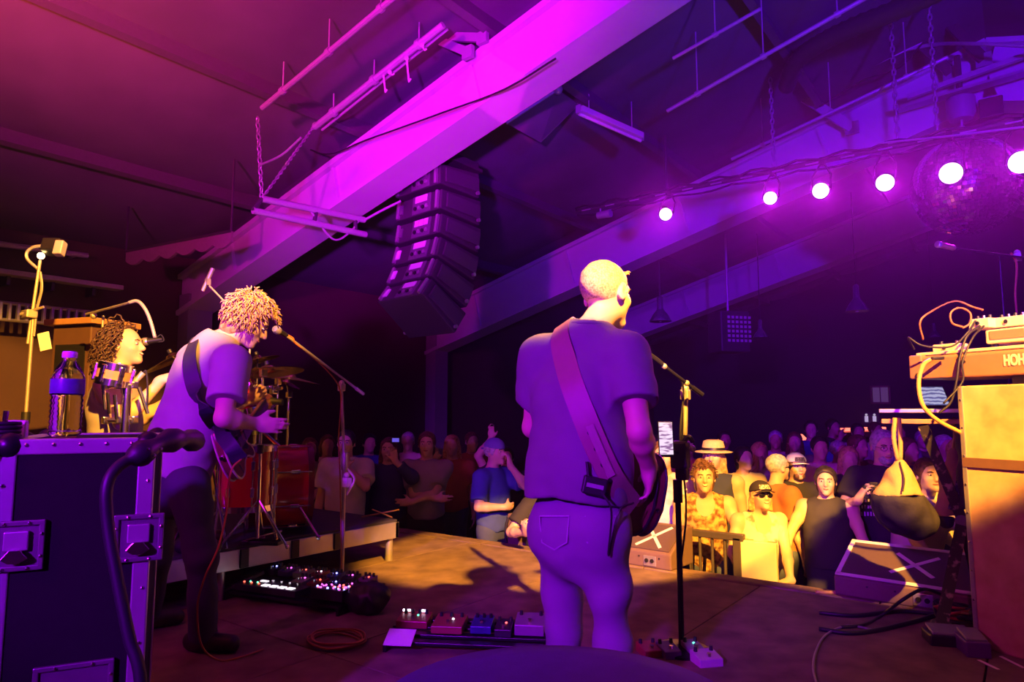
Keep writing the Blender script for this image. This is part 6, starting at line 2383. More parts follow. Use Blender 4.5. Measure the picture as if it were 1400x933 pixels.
# round cloth-covered case close to the camera
c = cw(0.10, 1.52, 0)
t = thing('drum_case', 'round dark blue cloth-covered drum case close in front', 'drum case', c)
m_cover = M('dark_blue_cover', (0.055, 0.045, 0.14), 0.9, noise=0.15, scale=20, bump=0.1, bscale=200)
MB().lathe([(0.43, 0.0), (0.44, 0.05), (0.44, 0.40), (0.43, 0.445), (0.40, 0.475), (0.30, 0.492), (0.002, 0.500)], (0, 0, 0), I3, 48).build('cover', m_cover, t, smooth='auto')
MB().tube([np.array([0.442 * math.cos(a), 0.442 * math.sin(a), 0.41]) for a in np.linspace(0, 2 * math.pi, 49)[:-1]], 0.006, 6, closed=True).build('piping', m_black, t, smooth=True)
MB().tube(spline([(0.44, -0.08, 0.3), (0.48, -0.04, 0.31), (0.48, 0.04, 0.31), (0.44, 0.08, 0.3)], 4), 0.010, 6).build('handle', m_black, t, smooth=True)

# ================================================================== monitor wedges on the stage edge
m_wedge = M('wedge_textured_paint', (0.16, 0.10, 0.085), 0.65, noise=0.12, scale=40, bump=0.1, bscale=200)
m_grille = M('wedge_grille', (0.10, 0.065, 0.06), 0.6, noise=0.15, scale=90, bump=0.3, bscale=500)


def wedge(label, c, rz, W, D, Hh, border=True):
    """sloped grille faces local -y (back to the band)"""
    t = thing('monitor_wedge', label, 'stage monitor', c, rz)
    prof = [(-D / 2, 0), (D / 2, 0), (D / 2, Hh * 0.98), (D / 2 - 0.07, Hh), (-D / 2, Hh * 0.40)]
    rt = np.array([[0, 0, 1.0], [1, 0, 0], [0, 1, 0]])
    MB().prism(prof, W, (0, 0, 0), rt).build('cabinet', m_wedge, t, bevel=0.010)
    a = np.array([0, -D / 2, Hh * 0.40])
    b = np.array([0, D / 2 - 0.07, Hh])
    d = nrm(b - a)
    n_ = np.array([0, -d[2], d[1]])
    L = np.linalg.norm(b - a)
    rot = axes(np.array([1.0, 0, 0]), d, n_)
    cc = (a + b) / 2
    g = MB().box(cc + n_ * 0.004, (W * 0.90, L * 0.86, 0.012), rot).build('grille', m_grille, t, bevel=0.004)
    if border:
        for k in (-1, 1):
            MB().box(cc + n_ * 0.010 + d * k * L * 0.455, (W * 0.98, 0.026, 0.004), rot).build('tape_strip', m_tape, t)
            MB().box(cc + n_ * 0.010 + np.array([k * W * 0.475, 0, 0]), (0.026, L * 0.93, 0.004), rot).build('tape_strip', m_tape, t)
    for k in (-1, 1):
        ang = math.atan2(L * 0.5, W * 0.30) * k
        MB().box(cc + n_ * 0.0125 + np.array([0.03, 0, 0]), (0.30, 0.024, 0.003), rot @ rotz(ang)).build('tape_cross', m_tape, t)
    MB().box((0.14 * W, -D / 2 - 0.002, Hh * 0.18), (0.10, 0.008, 0.07)).build('socket_plate', m_alu, t, bevel=0.003)
    for k in range(2):
        MB().cyl((0.14 * W - 0.022 + 0.044 * k, -D / 2 - 0.004, Hh * 0.19), (0.14 * W - 0.022 + 0.044 * k, -D / 2 - 0.016, Hh * 0.19), 0.014, seg=12).build('socket', m_black, t)
    for k in (-0.25, -0.05, 0.3):
        MB().cyl((k * W, -D / 2, Hh * 0.27), (k * W, -D / 2 - 0.004, Hh * 0.27), 0.006, seg=8).build('screw', m_black, t)
    return t


w1 = on_z(872, 774, 0)
wedge('small monitor wedge with taped cross beside the bass player', to_floor(w1 + np.array([0.06, 0.14, 0]), 0.006), R(-4), 0.46, 0.34, 0.27, border=False)
w2 = (on_z(1162, 822, 0) + on_z(1310, 833, 0)) / 2
wedge('monitor wedge with pale tape border and cross before the keyboards', to_floor(w2 + np.array([0.03, 0.17, 0]), 0.006), R(-6), 0.74, 0.44, 0.27)


# ================================================================== keyboard rig on the right
KR = rotz(R(-28.4))                       # local x runs along the front of the keyboards
kx = KR @ np.array([1.0, 0, 0])
m_ply = two_tone('worn_birch_ply', (0.50, 0.30, 0.17), (0.66, 0.46, 0.28), 9.0, 0.5, 0.18, 0.6, bump=0.05)
m_clav = M('brown_wood_veneer', (0.36, 0.17, 0.08), 0.5, noise=0.18, scale=14)
m_cream = M('cream_enamel', (0.70, 0.55, 0.34), 0.5, noise=0.06)
P0 = on_z(1335, 884, 0)                    # near left foot of the big cabinet
n_in = KR @ np.array([0, 1.0, 0])
ch = at(1246, 519, 3.62)[2] - 0.045
cab = thing('speaker_cabinet', 'tall plywood cabinet lit yellow under the keyboards', 'cabinet', P0 + kx * 0.40 + n_in * 0.28)
cabR = KR
MB().box((0, 0, ch / 2), (0.80, 0.56, ch), cabR).build('body', m_ply, cab, bevel=0.008)
MB().box(cabR @ np.array([0.0, -0.283, ch * 0.70]), (0.802, 0.012, 0.045), cabR).build('dark_band', M('brown_band', (0.14, 0.07, 0.05), 0.6), cab)
MB().box(cabR @ np.array([-0.395, -0.275, ch / 2]), (0.022, 0.022, ch * 0.995), cabR).build('edge_strip', m_alu, cab, bevel=0.003)
MB().box(cabR @ np.array([0.1, 0.0, ch + 0.02]), (0.60, 0.4, 0.04), cabR).build('riser_block', m_black, cab)
for k in range(9):
    MB().ball(cabR @ np.array([-0.394, -0.286, 0.08 + k * 0.135]), 0.006, 6, 5).build('rivet', m_steel, cab)
# clavinet with its maker's name
cl0 = at(1246, 519, 3.62)
kz = cl0[2]
t = thing('clavinet', 'brown clavinet keyboard with pale maker name lettering on its back', 'keyboard', cl0)
Wk, Dk, Hk = 1.30, 0.42, 0.125
prof = [(0, 0.0), (0.02, -0.0), (Dk, 0), (Dk, Hk), (0.05, Hk), (0.0, Hk * 0.86)]
rt = KR @ np.array([[0, 0, 1.0], [1, 0, 0], [0, 1, 0]])
MB().prism(prof, Wk, kx * Wk / 2, rt).build('case', m_clav, t, bevel=0.006)
MB().box(kx * Wk / 2 + KR @ np.array([0, 0.10, Hk + 0.006]), (Wk * 0.98, 0.14, 0.016), KR).build('top_lid', m_cream, t, bevel=0.004)
MB().box(KR @ np.array([0.03, 0.03, Hk * 0.5]), (0.07, 0.075, Hk * 1.0), KR).build('end_block', m_clav, t, bevel=0.008)
MB().box(kx * Wk / 2 + KR @ np.array([0, 0.32, Hk + 0.008]), (Wk * 0.9, 0.14, 0.018), KR).build('keys', m_white, t)
MB().cyl(KR @ np.array([0.045, -0.004, 0.02]), KR @ np.array([0.045, -0.014, 0.02]), 0.012, seg=10).build('corner_foot', m_steel, t)
for k in range(3):
    MB().cyl(KR @ np.array([0.26 + 0.02 * (k % 2), -0.0, 0.055 + 0.02 * k]), KR @ np.array([0.26 + 0.02 * (k % 2), -0.008, 0.055 + 0.02 * k]), 0.008, seg=8).build('socket', m_black, t)
tcu = bpy.data.curves.new('name_text', 'FONT')
tcu.body = 'HOHNER'
tcu.size = 0.070
tcu.extrude = 0.0015
tcu.offset = 0.0026
tob = bpy.data.objects.new('name_text', tcu)
COL.objects.link(tob)
bpy.context.view_layer.update()
me = bpy.data.meshes.new_from_object(tob.evaluated_get(bpy.context.evaluated_depsgraph_get()))
bpy.data.objects.remove(tob)
lo = link('name_lettering', me, M('pale_lettering', (0.85, 0.72, 0.45), 0.5, noise=0), t)
lo.matrix_local = Matrix.Translation(Vector(KR @ np.array([0.462, -0.002, 0.045]))) @ Matrix.Rotation(R(-28.4), 4, 'Z') @ Matrix.Rotation(R(90), 4, 'X') @ Matrix.Diagonal((0.58, 1, 1, 1))
# second keyboard, boxes on top
b0 = cl0 + kx * 0.30 + n_in * 0.14 + UP * (Hk + 0.042)
t = thing('keyboard', 'slim second keyboard lying on top of the clavinet', 'keyboard', b0)
MB().box(KR @ np.array([0.5, 0.16, 0.035]), (1.0, 0.30, 0.07), KR).build('case', m_cream, t, bevel=0.008)
MB().box(KR @ np.array([0.5, 0.02, 0.04]), (0.96, 0.03, 0.045), KR).build('back_panel', m_clav, t, bevel=0.004)
MB().box(KR @ np.array([0.5, 0.22, 0.074]), (0.92, 0.13, 0.012), KR).build('keys', m_white, t)
for sx in (0.02, 0.98):
    MB().cyl(KR @ np.array([sx, 0.05, -0.022]), KR @ np.array([sx, 0.05, 0.0]), 0.014, seg=8).cyl(KR @ np.array([sx, 0.27, -0.022]), KR @ np.array([sx, 0.27, 0.0]), 0.014, seg=8).build('foot', m_black, t)


def gadget(px, py, d, zc, s_, mat, lab, knobs=2, name='effect_box'):
    c = at(px, py, d)
    c[2] = zc
    t = thing(name, lab, 'effect box', c)
    MB().box((0, 0, s_[2] / 2), s_, KR).build('enclosure', mat, t, bevel=0.005)
    for k in range(knobs):
        q = KR @ np.array([-s_[0] * 0.3 + s_[0] * 0.6 * k / max(1, knobs - 1), -s_[1] * 0.1, s_[2]])
        MB().cyl(q, q + UP * 0.018, 0.010, 0.008, seg=10).build('knob', m_steel if k % 2 else m_black, t)
    MB().cyl(KR @ np.array([0.0, -s_[1] / 2, s_[2] * 0.5]), KR @ np.array([0, -s_[1] / 2 - 0.010, s_[2] * 0.5]), 0.010, seg=10).build('jack', m_steel, t)
    return t


zt1 = kz + Hk + 0.014
gadget(1298, 455, 3.59, zt1, (0.135, 0.09, 0.045), m_cream, 'small cream box with sockets on the clavinet end')
zt2 = b0[2] + 0.082
gadget(1346, 420, 3.45, zt2, (0.10, 0.12, 0.05), m_cream, 'cream effect box with posts on the upper keyboard', 3)
gadget(1384, 412, 3.38, zt2, (0.16, 0.12, 0.05), m_cream, 'wide cream effect box with small knobs on the upper keyboard', 4)

# cables looped around the keyboards
def cab_(pts, r, mat, lab, n=8):
    return tag(MB().tube(spline(pts, n), r, 6).build('cable', mat, smooth=True), lab, 'cable')


cab_([at(1262, 465, 3.54), at(1258, 440, 3.50), at(1275, 425, 3.50), at(1305, 412, 3.48), at(1330, 420, 3.45), at(1344, 424, 3.40)], 0.005, m_orange_cable, 'thin cable arching over the clavinet end')
cab_([at(1318, 448, 3.46), at(1302, 442, 3.45), at(1300, 428, 3.45), at(1312, 421, 3.45), at(1326, 428, 3.45), at(1326, 442, 3.45), at(1316, 449, 3.45)], 0.005, m_orange_cable, 'round loop of cable above the small cream box')
cab_([at(1250, 478, 3.52), at(1242, 462, 3.50), at(1262, 473, 3.46), at(1300, 474, 3.44), at(1322, 456, 3.44), at(1334, 438, 3.42)], 0.005, m_cable, 'black cable trailing along the top of clavinet')
cab_([at(1340, 446, 3.40), at(1322, 460, 3.38), at(1312, 490, 3.37), at(1308, 520, 3.37), at(1300, 550, 3.38), at(1284, 565, 3.40)], 0.006, m_cable, 'black cable hanging down the back of the clavinet')
cab_([at(1345, 446, 3.40), at(1330, 462, 3.37), at(1316, 495, 3.36), at(1316, 522, 3.36), at(1290, 552, 3.38)], 0.005, m_cable, 'second black cable hanging close beside the first')
cab_([at(1272, 492, 3.46), at(1262, 500, 3.42), at(1256, 525, 3.40), at(1262, 555, 3.38), at(1282, 575, 3.37), at(1310, 590, 3.37), at(1328, 598, 3.40)], 0.011, M('tan_cable', (0.50, 0.30, 0.10), 0.5), 'thick tan cable looping under the clavinet')
cab_([at(1290, 490, 3.44), at(1274, 490, 3.44)], 0.009, m_cable, 'short black plug at the start of the tan cable', 3)
cab_([at(1355, 528, 3.35), at(1345, 550, 3.38), at(1336, 572, 3.45), at(1328, 580, 3.50)], 0.005, m_cable, 'thin dark cable on the face of the yellow cabinet')

# keyboard player's microphone
foot = to_floor(at(1388, 640, 4.30), 0)
t = boom_stand('microphone_stand', 'boom microphone stand rising behind the keyboards', foot, 0.0, at(1391, 352, 4.30), at(1425, 356, 4.30), at(1306, 340, 4.07), m_blackmetal, 'tripod', sheath=m_pipe)
MB().tube(spline([at(1382, 346, 4.28), at(1390, 362, 4.26), at(1388, 400, 4.26), at(1390, 430, 4.26)], 5), 0.007, 5).build('cable', m_orange_cable, t, world=True)
mt = thing('microphone', 'orange-lit microphone pointing left above the keyboards', 'microphone', at(1318, 343, 4.10))
d = nrm(at(1281, 334, 4.02) - at(1316, 342, 4.10))
x_, y_, _ = frame_of(d)
MB().lathe([(0.012, -0.15), (0.017, -0.14), (0.018, -0.01), (0.013, 0.0)], at(1281, 334, 4.02), axes(x_, y_, d), 12).build('mic_body', M('brass_mic', (0.6, 0.42, 0.2), 0.35), mt, world=True, smooth='auto')
MB().lathe([(0.019, -0.022), (0.0205, -0.018), (0.0205, -0.004), (0.016, 0.002)], at(1281, 334, 4.02), axes(x_, y_, d), 12).build('mic_grille', m_alu, mt, world=True, smooth='auto')

# ---- folding X stand with shelf, tablet, lamp and bags
sA, sB = at(1202, 568, 3.80), at(1326, 562, 3.56)
sz = (sA[2] + sB[2]) / 2
shx = nrm(np.array([sB[0] - sA[0], sB[1] - sA[1], 0]))
shy = np.cross(UP, shx)
L = np.linalg.norm((sB - sA)[:2])
mid = (sA + sB) / 2 + shy * 0.14
mid[2] = 0
SR = axes(shx, shy, UP)
xs = thing('keyboard_stand', 'folding steel stand with double shelf beside the keyboards', 'stand', mid)
MB().box((0, 0, sz + 0.012), (L, 0.30, 0.022), SR).build('shelf', m_alu, xs, bevel=0.004)
MB().box((0, 0, sz - 0.045), (L * 0.96, 0.28, 0.026), SR).build('lower_shelf', m_wood, xs, bevel=0.004)
rel = lambda p: p - mid
m_scuff = two_tone('scuffed_black_steel', (0.03, 0.025, 0.025), (0.35, 0.25, 0.2), 26, 0.62, 0.06, 0.4)
for sy, (a, b) in ((0.0, ((1262, 582), (1316, 712))), (0.22, ((1336, 590), (1302, 700)))):
    MB().beam(rel(at(a[0], a[1], 3.70)) + shy * sy * 0.3, rel(at(b[0], b[1], 3.76)) + shy * sy * 0.3, 0.05, 0.05, shy).build('upper_leg', m_scuff, xs)
pj = at(1316, 712, 3.76)
ft_ = on_z(1286, 872, 0.0)
MB().beam(rel(pj), rel(ft_) + UP * 0.03, 0.055, 0.055, shy).build('lower_leg', m_scuff, xs)
ft2 = to_floor(at(1350, 860, 3.72), 0.0)
MB().beam(rel(pj), rel(ft2) + UP * 0.03, 0.05, 0.05, shy).build('lower_leg', m_blackmetal, xs)
MB().box(rel(ft_) + UP * 0.03, (0.09, 0.2, 0.06), SR).build('foot', m_blackmetal, xs, bevel=0.008)
MB().box(rel(ft2) + UP * 0.03, (0.09, 0.2, 0.06), SR).build('foot', m_blackmetal, xs, bevel=0.008)
MB().cyl(rel(pj) - shy * 0.05, rel(pj) + shy * 0.05, 0.035, seg=12).build('pivot', m_steel, xs)
MB().tube(spline([rel(pj) + np.array([0, 0, 0.02]), rel(pj) + UP * 0.05 + shx * 0.06, rel(pj) + UP * 0.12 + shx * 0.09], 4), 0.010, 6).build('lock_lever', m_tape, xs)
# tablet
tb = at(1281, 553, 3.68)
tb[2] = sz + 0.024
tr_ = axes(shx, shy, UP) @ rotz(R(34)) @ rotx(R(-30))
t = thing('tablet', 'tablet with pale blue screen propped on stand shelf', 'tablet', tb)
MB().box(tr_ @ np.array([0, 0, 0.075]), (0.155, 0.012, 0.13), tr_).build('tablet_body', m_black, t, bevel=0.004)
m_tab = bpy.data.materials.new('tablet_screen')
m_tab.use_nodes = True
nt = m_tab.node_tree
b_ = nt.nodes['Principled BSDF']
b_.inputs['Base Color'].default_value = (0.05, 0.05, 0.06, 1)
tcn = nt.nodes.new('ShaderNodeTexCoord')
wv = nt.nodes.new('ShaderNodeTexWave')
wv.bands_direction = 'Z'
wv.inputs['Scale'].default_value = 16
wv.inputs['Distortion'].default_value = 6
wv.inputs['Detail'].default_value = 3
rmp = nt.nodes.new('ShaderNodeValToRGB')
rmp.color_ramp.elements[0].position = 0.25
rmp.color_ramp.elements[1].position = 0.5
rmp.color_ramp.elements[0].color = (0.16, 0.16, 0.42, 1)
rmp.color_ramp.elements[1].color = (0.62, 0.62, 0.92, 1)
nt.links.new(tcn.outputs['Object'], wv.inputs['Vector'])
nt.links.new(wv.outputs['Fac'], rmp.inputs[0])
nt.links.new(rmp.outputs[0], b_.inputs['Emission Color'])
b_.inputs['Emission Strength'].default_value = 0.7
MB().box(tr_ @ np.array([0, -0.0075, 0.075]), (0.140, 0.002, 0.114), tr_).build('screen', m_tab, t)
MB().box(tr_ @ np.array([0, 0.035, 0.04]), (0.06, 0.07, 0.006), tr_ @ rotx(R(50))).build('kickstand', m_black, t)
# glass tumbler behind tablet
c = at(1318, 545, 3.70)
c[2] = sz + 0.024
t = thing('tumbler', 'clear tumbler beside the tablet under the clavinet', 'glass', c)
MB().lathe([(0.03, 0.0), (0.038, 0.12), (0.035, 0.12), (0.028, 0.006), (0.001, 0.006)], (0, 0, 0), I3, 18, capped=False).build('glass_wall', m_pet, t, smooth=True)
MB().lathe([(0.001, 0.008), (0.028, 0.008), (0.032, 0.07), (0.001, 0.07)], (0, 0, 0), I3, 18, capped=False).build('drink', M('amber_drink', (0.4, 0.2, 0.12), 0.1, trans=0.7), t, smooth=True)


# hanging bags
def hang_bag(name, label, top, pts_w, mat_top, mat_low, split, seed):
    t = thing(name, label, 'bag', top + UP * -0.6)
    G = Field()
    for (a, ra), (b, rb_) in zip(pts_w[:-1], pts_w[1:]):
        G.cone(a, b, ra, rb_, 0.06)
    G2 = Field()
    G2.p = list(G.p)
    G.cut_plane(split, UP)
    G2.cut_plane(split, -UP)
    dsp = addf(folds(0.010, 26, CR, seed), lumps(0.006, 40, seed))
    field_obj('bag_body', G, mat_low, t, 0.010, dsp)
    field_obj('bag_neck', G2, mat_top, t, 0.010, dsp)
    return t


m_bagcloth = M('black_bag_cloth', (0.025, 0.022, 0.03), 0.8, bump=0.15, bscale=60)
m_bagtop = M('tan_bag_cloth', (0.45, 0.27, 0.10), 0.85, bump=0.15, bscale=60)
top = at(1226, 582, 3.62)
bag = hang_bag('drawstring_bag', 'black drawstring bag with tan top hanging from the stand shelf', top,
               [(at(1230, 634, 3.62), 0.018), (at(1228, 655, 3.62), 0.055), (at(1226, 685, 3.62), 0.10), (at(1236, 702, 3.62), 0.11), (at(1256, 712, 3.62), 0.085)], m_bagtop, m_bagcloth, at(1230, 676, 3.62), 1.0)
for dx in (-4, 5):
    MB().tube(spline([at(1226 + dx * 0.6, 572, 3.64), at(1226 + dx, 600, 3.62), at(1229 + dx * 0.4, 630, 3.62)], 5), 0.012, 6).build('strap', m_bagtop, bag, world=True, smooth=True)
MB().tube(spline([at(1230, 632, 3.59), at(1236, 655, 3.53), at(1234, 672, 3.50)], 4), 0.004, 5).build('drawstring', m_bagcloth, bag, world=True)
bag2 = hang_bag('cloth_bag', 'tan cloth bag hanging behind the crossed stand legs', at(1302, 600, 3.90),
                [(at(1304, 618, 3.90), 0.03), (at(1300, 655, 3.90), 0.055), (at(1296, 690, 3.90), 0.05), (at(1296, 715, 3.90), 0.035)], m_bagtop, m_bagcloth, at(1296, 706, 3.90), 2.0)
MB().tube(spline([at(1304, 572, 3.80), at(1306, 595, 3.86), at(1304, 616, 3.90)], 4), 0.010, 6).build('strap', m_bagtop, bag2, world=True, smooth=True)
G = Field()
for (a, ra), (b, rb_) in zip(*(lambda l: (l[:-1], l[1:]))([(at(1326, 575, 3.70), 0.035), (at(1324, 610, 3.70), 0.050), (at(1326, 650, 3.70), 0.045), (at(1318, 690, 3.72), 0.030)])):
    G.cone(a, b, ra, rb_, 0.05)
tag(field_obj('black_cloth', G, m_bagcloth, None, 0.010, folds(0.008, 40, CR, 3)), 'black cloth slung over the end of stand shelf', 'cloth')

# floor cables and gear under the keyboards
fz = lambda px, py, z=0.012: on_z(px, py, z)
cab_([fz(1115, 810), fz(1160, 812), fz(1210, 820), fz(1260, 828), fz(1330, 826)], 0.012, M('tan_cable', (0.50, 0.30, 0.10), 0.5), 'tan cable lying along the front of taped wedge')
cab_([fz(1120, 838), fz(1170, 842), fz(1230, 836), fz(1280, 840)], 0.012, m_cable, 'black cable lying behind the taped wedge')
cab_([at(1285, 812, 3.85), at(1262, 806, 3.8), at(1235, 820, 3.7), fz(1205, 842), fz(1180, 855), fz(1150, 858)], 0.009, m_cable, 'black cable arching from the taped wedge socket')
cab_([fz(1290, 838), fz(1250, 850), fz(1200, 862), fz(1160, 866), fz(1120, 860)], 0.012, m_cable, 'thick black cable along the stage near the stand foot')
cab_([fz(1195, 862), fz(1160, 856), fz(1130, 868), fz(1116, 890), fz(1112, 915), fz(1118, 940)], 0.006, M('grey_lead', (0.25, 0.22, 0.22), 0.5), 'thin grey lead curving across the dark stage floor')
cab_([fz(1330, 838, 0.10), fz(1350, 850, 0.05), fz(1380, 862, 0.03), fz(1430, 878, 0.03)], 0.024, m_cable, 'fat black cable loom along the cabinet foot')
for px, py, s_, lab in ((1330, 893, (0.10, 0.16, 0.07), 'violet-lit pedal by the cabinet foot'), (1298, 880, (0.20, 0.14, 0.05), 'black junction box by the stand foot')):
    c = on_z(px, py, 0)
    t = thing('floor_box', lab, 'floor box', c)
    MB().box((0, 0, s_[2] / 2), s_, SR @ rotz(R(20))).build('enclosure', m_pedal[0] if px < 1310 else m_pedal[1], t, bevel=0.006)
    MB().box((0, 0, s_[2] + 0.012), (s_[0] * 0.85, s_[1] * 0.8, 0.014), SR @ rotz(R(20)) @ rotx(R(8))).build('treadle', m_pedal[2], t, bevel=0.004)
c = on_z(1312, 850, 0)
t = thing('cable_pile', 'tangle of cables under the folding stand', 'cable', c)
rnd = random.Random(9)
for k in range(5):
    ps = [np.array([rnd.uniform(-0.13, 0.13), rnd.uniform(-0.13, 0.13), rnd.uniform(0.01, 0.10)]) for _ in range(6)]
    MB().tube(spline(ps, 6), 0.008, 6).build('cable_strand', [m_cable, m_orange_cable, m_cable, M('tan_cable', (0.5, 0.3, 0.1), 0.5), m_cable][k], t, smooth=True)
for a, b in (((1338, 903), (1365, 916)), ((1368, 898), (1400, 914))):
    p, q = on_z(*a, 0.0015), on_z(*b, 0.0015)
    tag(MB().beam(p, q, 0.016, 0.003).build('tape_mark', m_tape), {1338: 'short tape mark on the floor by the cabinet', 1368: 'longer tape mark on the floor by the cabinet'}[a[0]], 'tape')


# ================================================================== the audience
def cloth(name, col, **k):
    return M('cloth_' + name, col, 0.85, noise=k.get('noise', 0.12), scale=k.get('scale', 14), bump=0.06, bscale=160)


c_white = cloth('white', (0.62, 0.60, 0.60))
c_grey = cloth('grey', (0.26, 0.25, 0.27))
c_black = cloth('black', (0.025, 0.024, 0.027))
c_navy = cloth('navy', (0.03, 0.04, 0.12))
c_blue = cloth('blue', (0.05, 0.08, 0.30))
c_orange = cloth('rust', (0.42, 0.15, 0.05))
c_cream = cloth('cream', (0.66, 0.56, 0.42))
c_olive = cloth('olive', (0.12, 0.12, 0.06))
c_maroon = cloth('maroon', (0.20, 0.03, 0.05))
c_denim = M('crowd_denim', (0.06, 0.08, 0.16), 0.85)
c_tie = two_tone('tie_dye_cotton', (0.30, 0.22, 0.50), (0.85, 0.80, 0.78), 7, 0.46, 0.14, 0.85)
c_pattern = two_tone('patterned_tank', (0.16, 0.07, 0.03), (0.60, 0.42, 0.16), 24, 0.5, 0.10, 0.8)
c_print = two_tone('pale_printed_tank', (0.32, 0.18, 0.14), (0.72, 0.62, 0.52), 13, 0.42, 0.07, 0.8)
h_brown = two_tone('brown_hair', (0.05, 0.025, 0.012), (0.20, 0.10, 0.05), 45, 0.5, 0.2, 0.5)
h_blond = two_tone('light_hair', (0.30, 0.18, 0.07), (0.66, 0.48, 0.22), 45, 0.5, 0.2, 0.5)
h_grey = two_tone('grey_hair', (0.22, 0.21, 0.22), (0.55, 0.53, 0.54), 45, 0.5, 0.2, 0.5)
h_black = two_tone('black_hair', (0.008, 0.007, 0.007), (0.04, 0.03, 0.03), 45, 0.5, 0.2, 0.5)
m_straw = M('straw', (0.60, 0.44, 0.22), 0.8, noise=0.2, scale=50, bump=0.2, bscale=200)
m_capw = M('white_cap_cotton', (0.75, 0.74, 0.76), 0.8)
m_capb = M('black_cap_cotton', (0.03, 0.025, 0.025), 0.8)
STAGEWARD = math.pi
CAMWARD = math.atan2(-0.6, -0.8)


def crowd(label, px, py, d, yaw, group=None, **k):
    tp = at(px, py, d)
    H = tp[2] - FLOOR_Z
    lean = k.pop('lean', 0.0)
    pose = {q: k.pop(q) for q in ('arms', 'head_yaw', 'head_pitch', 'side') if q in k}
    H = H / (0.543 + 0.457 * math.cos(lean))
    fwd = rotz(yaw) @ np.array([0, 1.0, 0])
    base = np.array([tp[0], tp[1], FLOOR_Z]) - fwd * (math.sin(lean) * 0.68 * H / 1.75 + 0.02)
    J = local_pose(base, yaw, H, lean=lean, **pose)
    r = make_person('person', label, J, group=group, base=base, **k)
    return r + (J,)


h1 = 0.0105
jeans = dict(mat=c_denim)
# ---- front row in the amber light
crowd('person in pale tie-dye tee half hidden behind the phone holder', 906, 604, 5.75, math.pi + R(20), h=h1, shirt=dict(mat=c_tie, sleeve=0.7, name='tee_shirt'), trousers=jeans,
      hair=dict(mat=h_brown), arms={'R': ((0.20, 0.34, 0.98), (0.6, -0.6, -0.4), (-0.9, 0.4, 0), (0, 0, -1)), 'L': ((-0.10, 0.38, 1.0), (-0.6, -0.6, -0.5), (0.9, 0.3, 0), (0, 0, -1))}, lean=R(6), seed=1.2)
woman, HPw, HAw, Jw = crowd('smiling woman in a patterned tank top leaning on the barrier', 962, 634, 5.40, CAMWARD - R(12), h=h1, lean=R(14), head_pitch=R(4), fat=0.92, smile=1.0, shirt=dict(mat=c_pattern, sleeve=0, tank=True, vneck=True, hem=-0.1, name='tank_top'),
      trousers=jeans, hair=dict(mat=h_brown, kind='bun', t=0.014, line=0.040), arms={'R': ((0.25, 0.22, 0.82), (0.5, -1, 0), (0, 0.4, -1), (-1, 0, 0)), 'L': ((-0.34, 0.40, 0.90), (-0.6, -0.8, 0), (-0.2, 0.8, -0.5), (0, 0, -1))}, seed=2.0)
crowd('person in straw hat and navy vest behind the smiling woman', 975, 606, 6.15, math.pi + R(10), h=h1, hat=dict(kind='straw', mat=m_straw, band=m_black), hair=dict(mat=h_blond, kind='long'), shirt=dict(mat=c_navy, sleeve=0, tank=True, name='vest'), trousers=jeans, seed=3.0)
capg, HPc, HAc, Jc = crowd('woman in black cap and sunglasses beside the cream board', 1040, 660, 5.28, CAMWARD + R(4), h=h1, lean=R(12), head_pitch=R(8), fat=0.95, smile=0.8, hat=dict(kind='cap', mat=m_capb, patch=two_tone('cap_lettering', (0.03, 0.025, 0.025), (0.8, 0.75, 0.7), 120, 0.5, 0.05)), glasses=True,
      hair=dict(mat=h_blond, kind='long', t=0.010, line=0.03), shirt=dict(mat=c_print, sleeve=0, tank=True, vneck=True, name='tank_top'), trousers=jeans,
      arms={'R': ((0.22, 0.36, 0.98), (0.7, -0.7, -0.3), (-1, 0.3, 0), (0, 0, -1)), 'L': ((-0.12, 0.40, 0.94), (-0.8, -0.6, -0.3), (1.0, 0.2, 0), (0, 0, -1))}, seed=4.0)
rust, _, _, Jr = crowd('man in a rust-coloured tee turned away from the stage', 1062, 622, 5.95, R(-35), h=h1, fat=1.12, hair=dict(mat=h_grey, t=0.006, l=0.002), shirt=dict(mat=c_orange, sleeve=0.7, loose=0.02, name='tee_shirt'), trousers=jeans, glasses=True, seed=5.0)
A_, x_, f_, u_ = body_axes(Jr)
pk = [Jr['pel'] * 0.55 + Jr['che'] * 0.45 + (0.205 * math.cos(a)) * x_ + (0.165 * math.sin(a)) * f_ + 0.03 * math.sin(a) * u_ for a in np.linspace(0, 2 * math.pi, 25)[:-1]]
ribbon(pk + [pk[0]], [nrm(p - (Jr['pel'] * 0.55 + Jr['che'] * 0.45)) for p in pk + [pk[0]]], 0.06, 0.006, 'waist_strap', M('yellow_webbing', (0.75, 0.55, 0.2), 0.7), rust)
crowd('person in a white trucker cap in the second row', 1088, 622, 6.3, CAMWARD, h=h1, hat=dict(kind='cap', mat=m_capw, patch=two_tone('cap_badge', (0.05, 0.04, 0.08), (0.5, 0.48, 0.5), 90, 0.62, 0.05)), beard=h_brown, hair=dict(mat=h_brown), shirt=dict(mat=c_black, sleeve=0.7, name='tee_shirt'), trousers=jeans, seed=6.0)
dark, _, _, Jd = crowd('woman in black top holding a pale lace fan', 1128, 640, 5.50, CAMWARD - R(25), h=h1, fat=1.05, shirt=dict(mat=c_black, sleeve=0, tank=True, name='tank_top'), trousers=dict(mat=c_black), hair=dict(mat=h_black, kind='bob', t=0.015),
      arms={'R': ((0.40, 0.26, 0.92), (0.8, -0.6, -0.2), (0.3, 0.6, -0.6), (0, -0.3, -1)), 'L': ((-0.2, 0.3, 1.0), (-0.7, -0.7, 0), (0.8, 0.5, 0), (0, 0, -1))}, seed=7.0)
fc_ = Jd['wR'] + nrm(Jd['hR'][0]) * 0.09
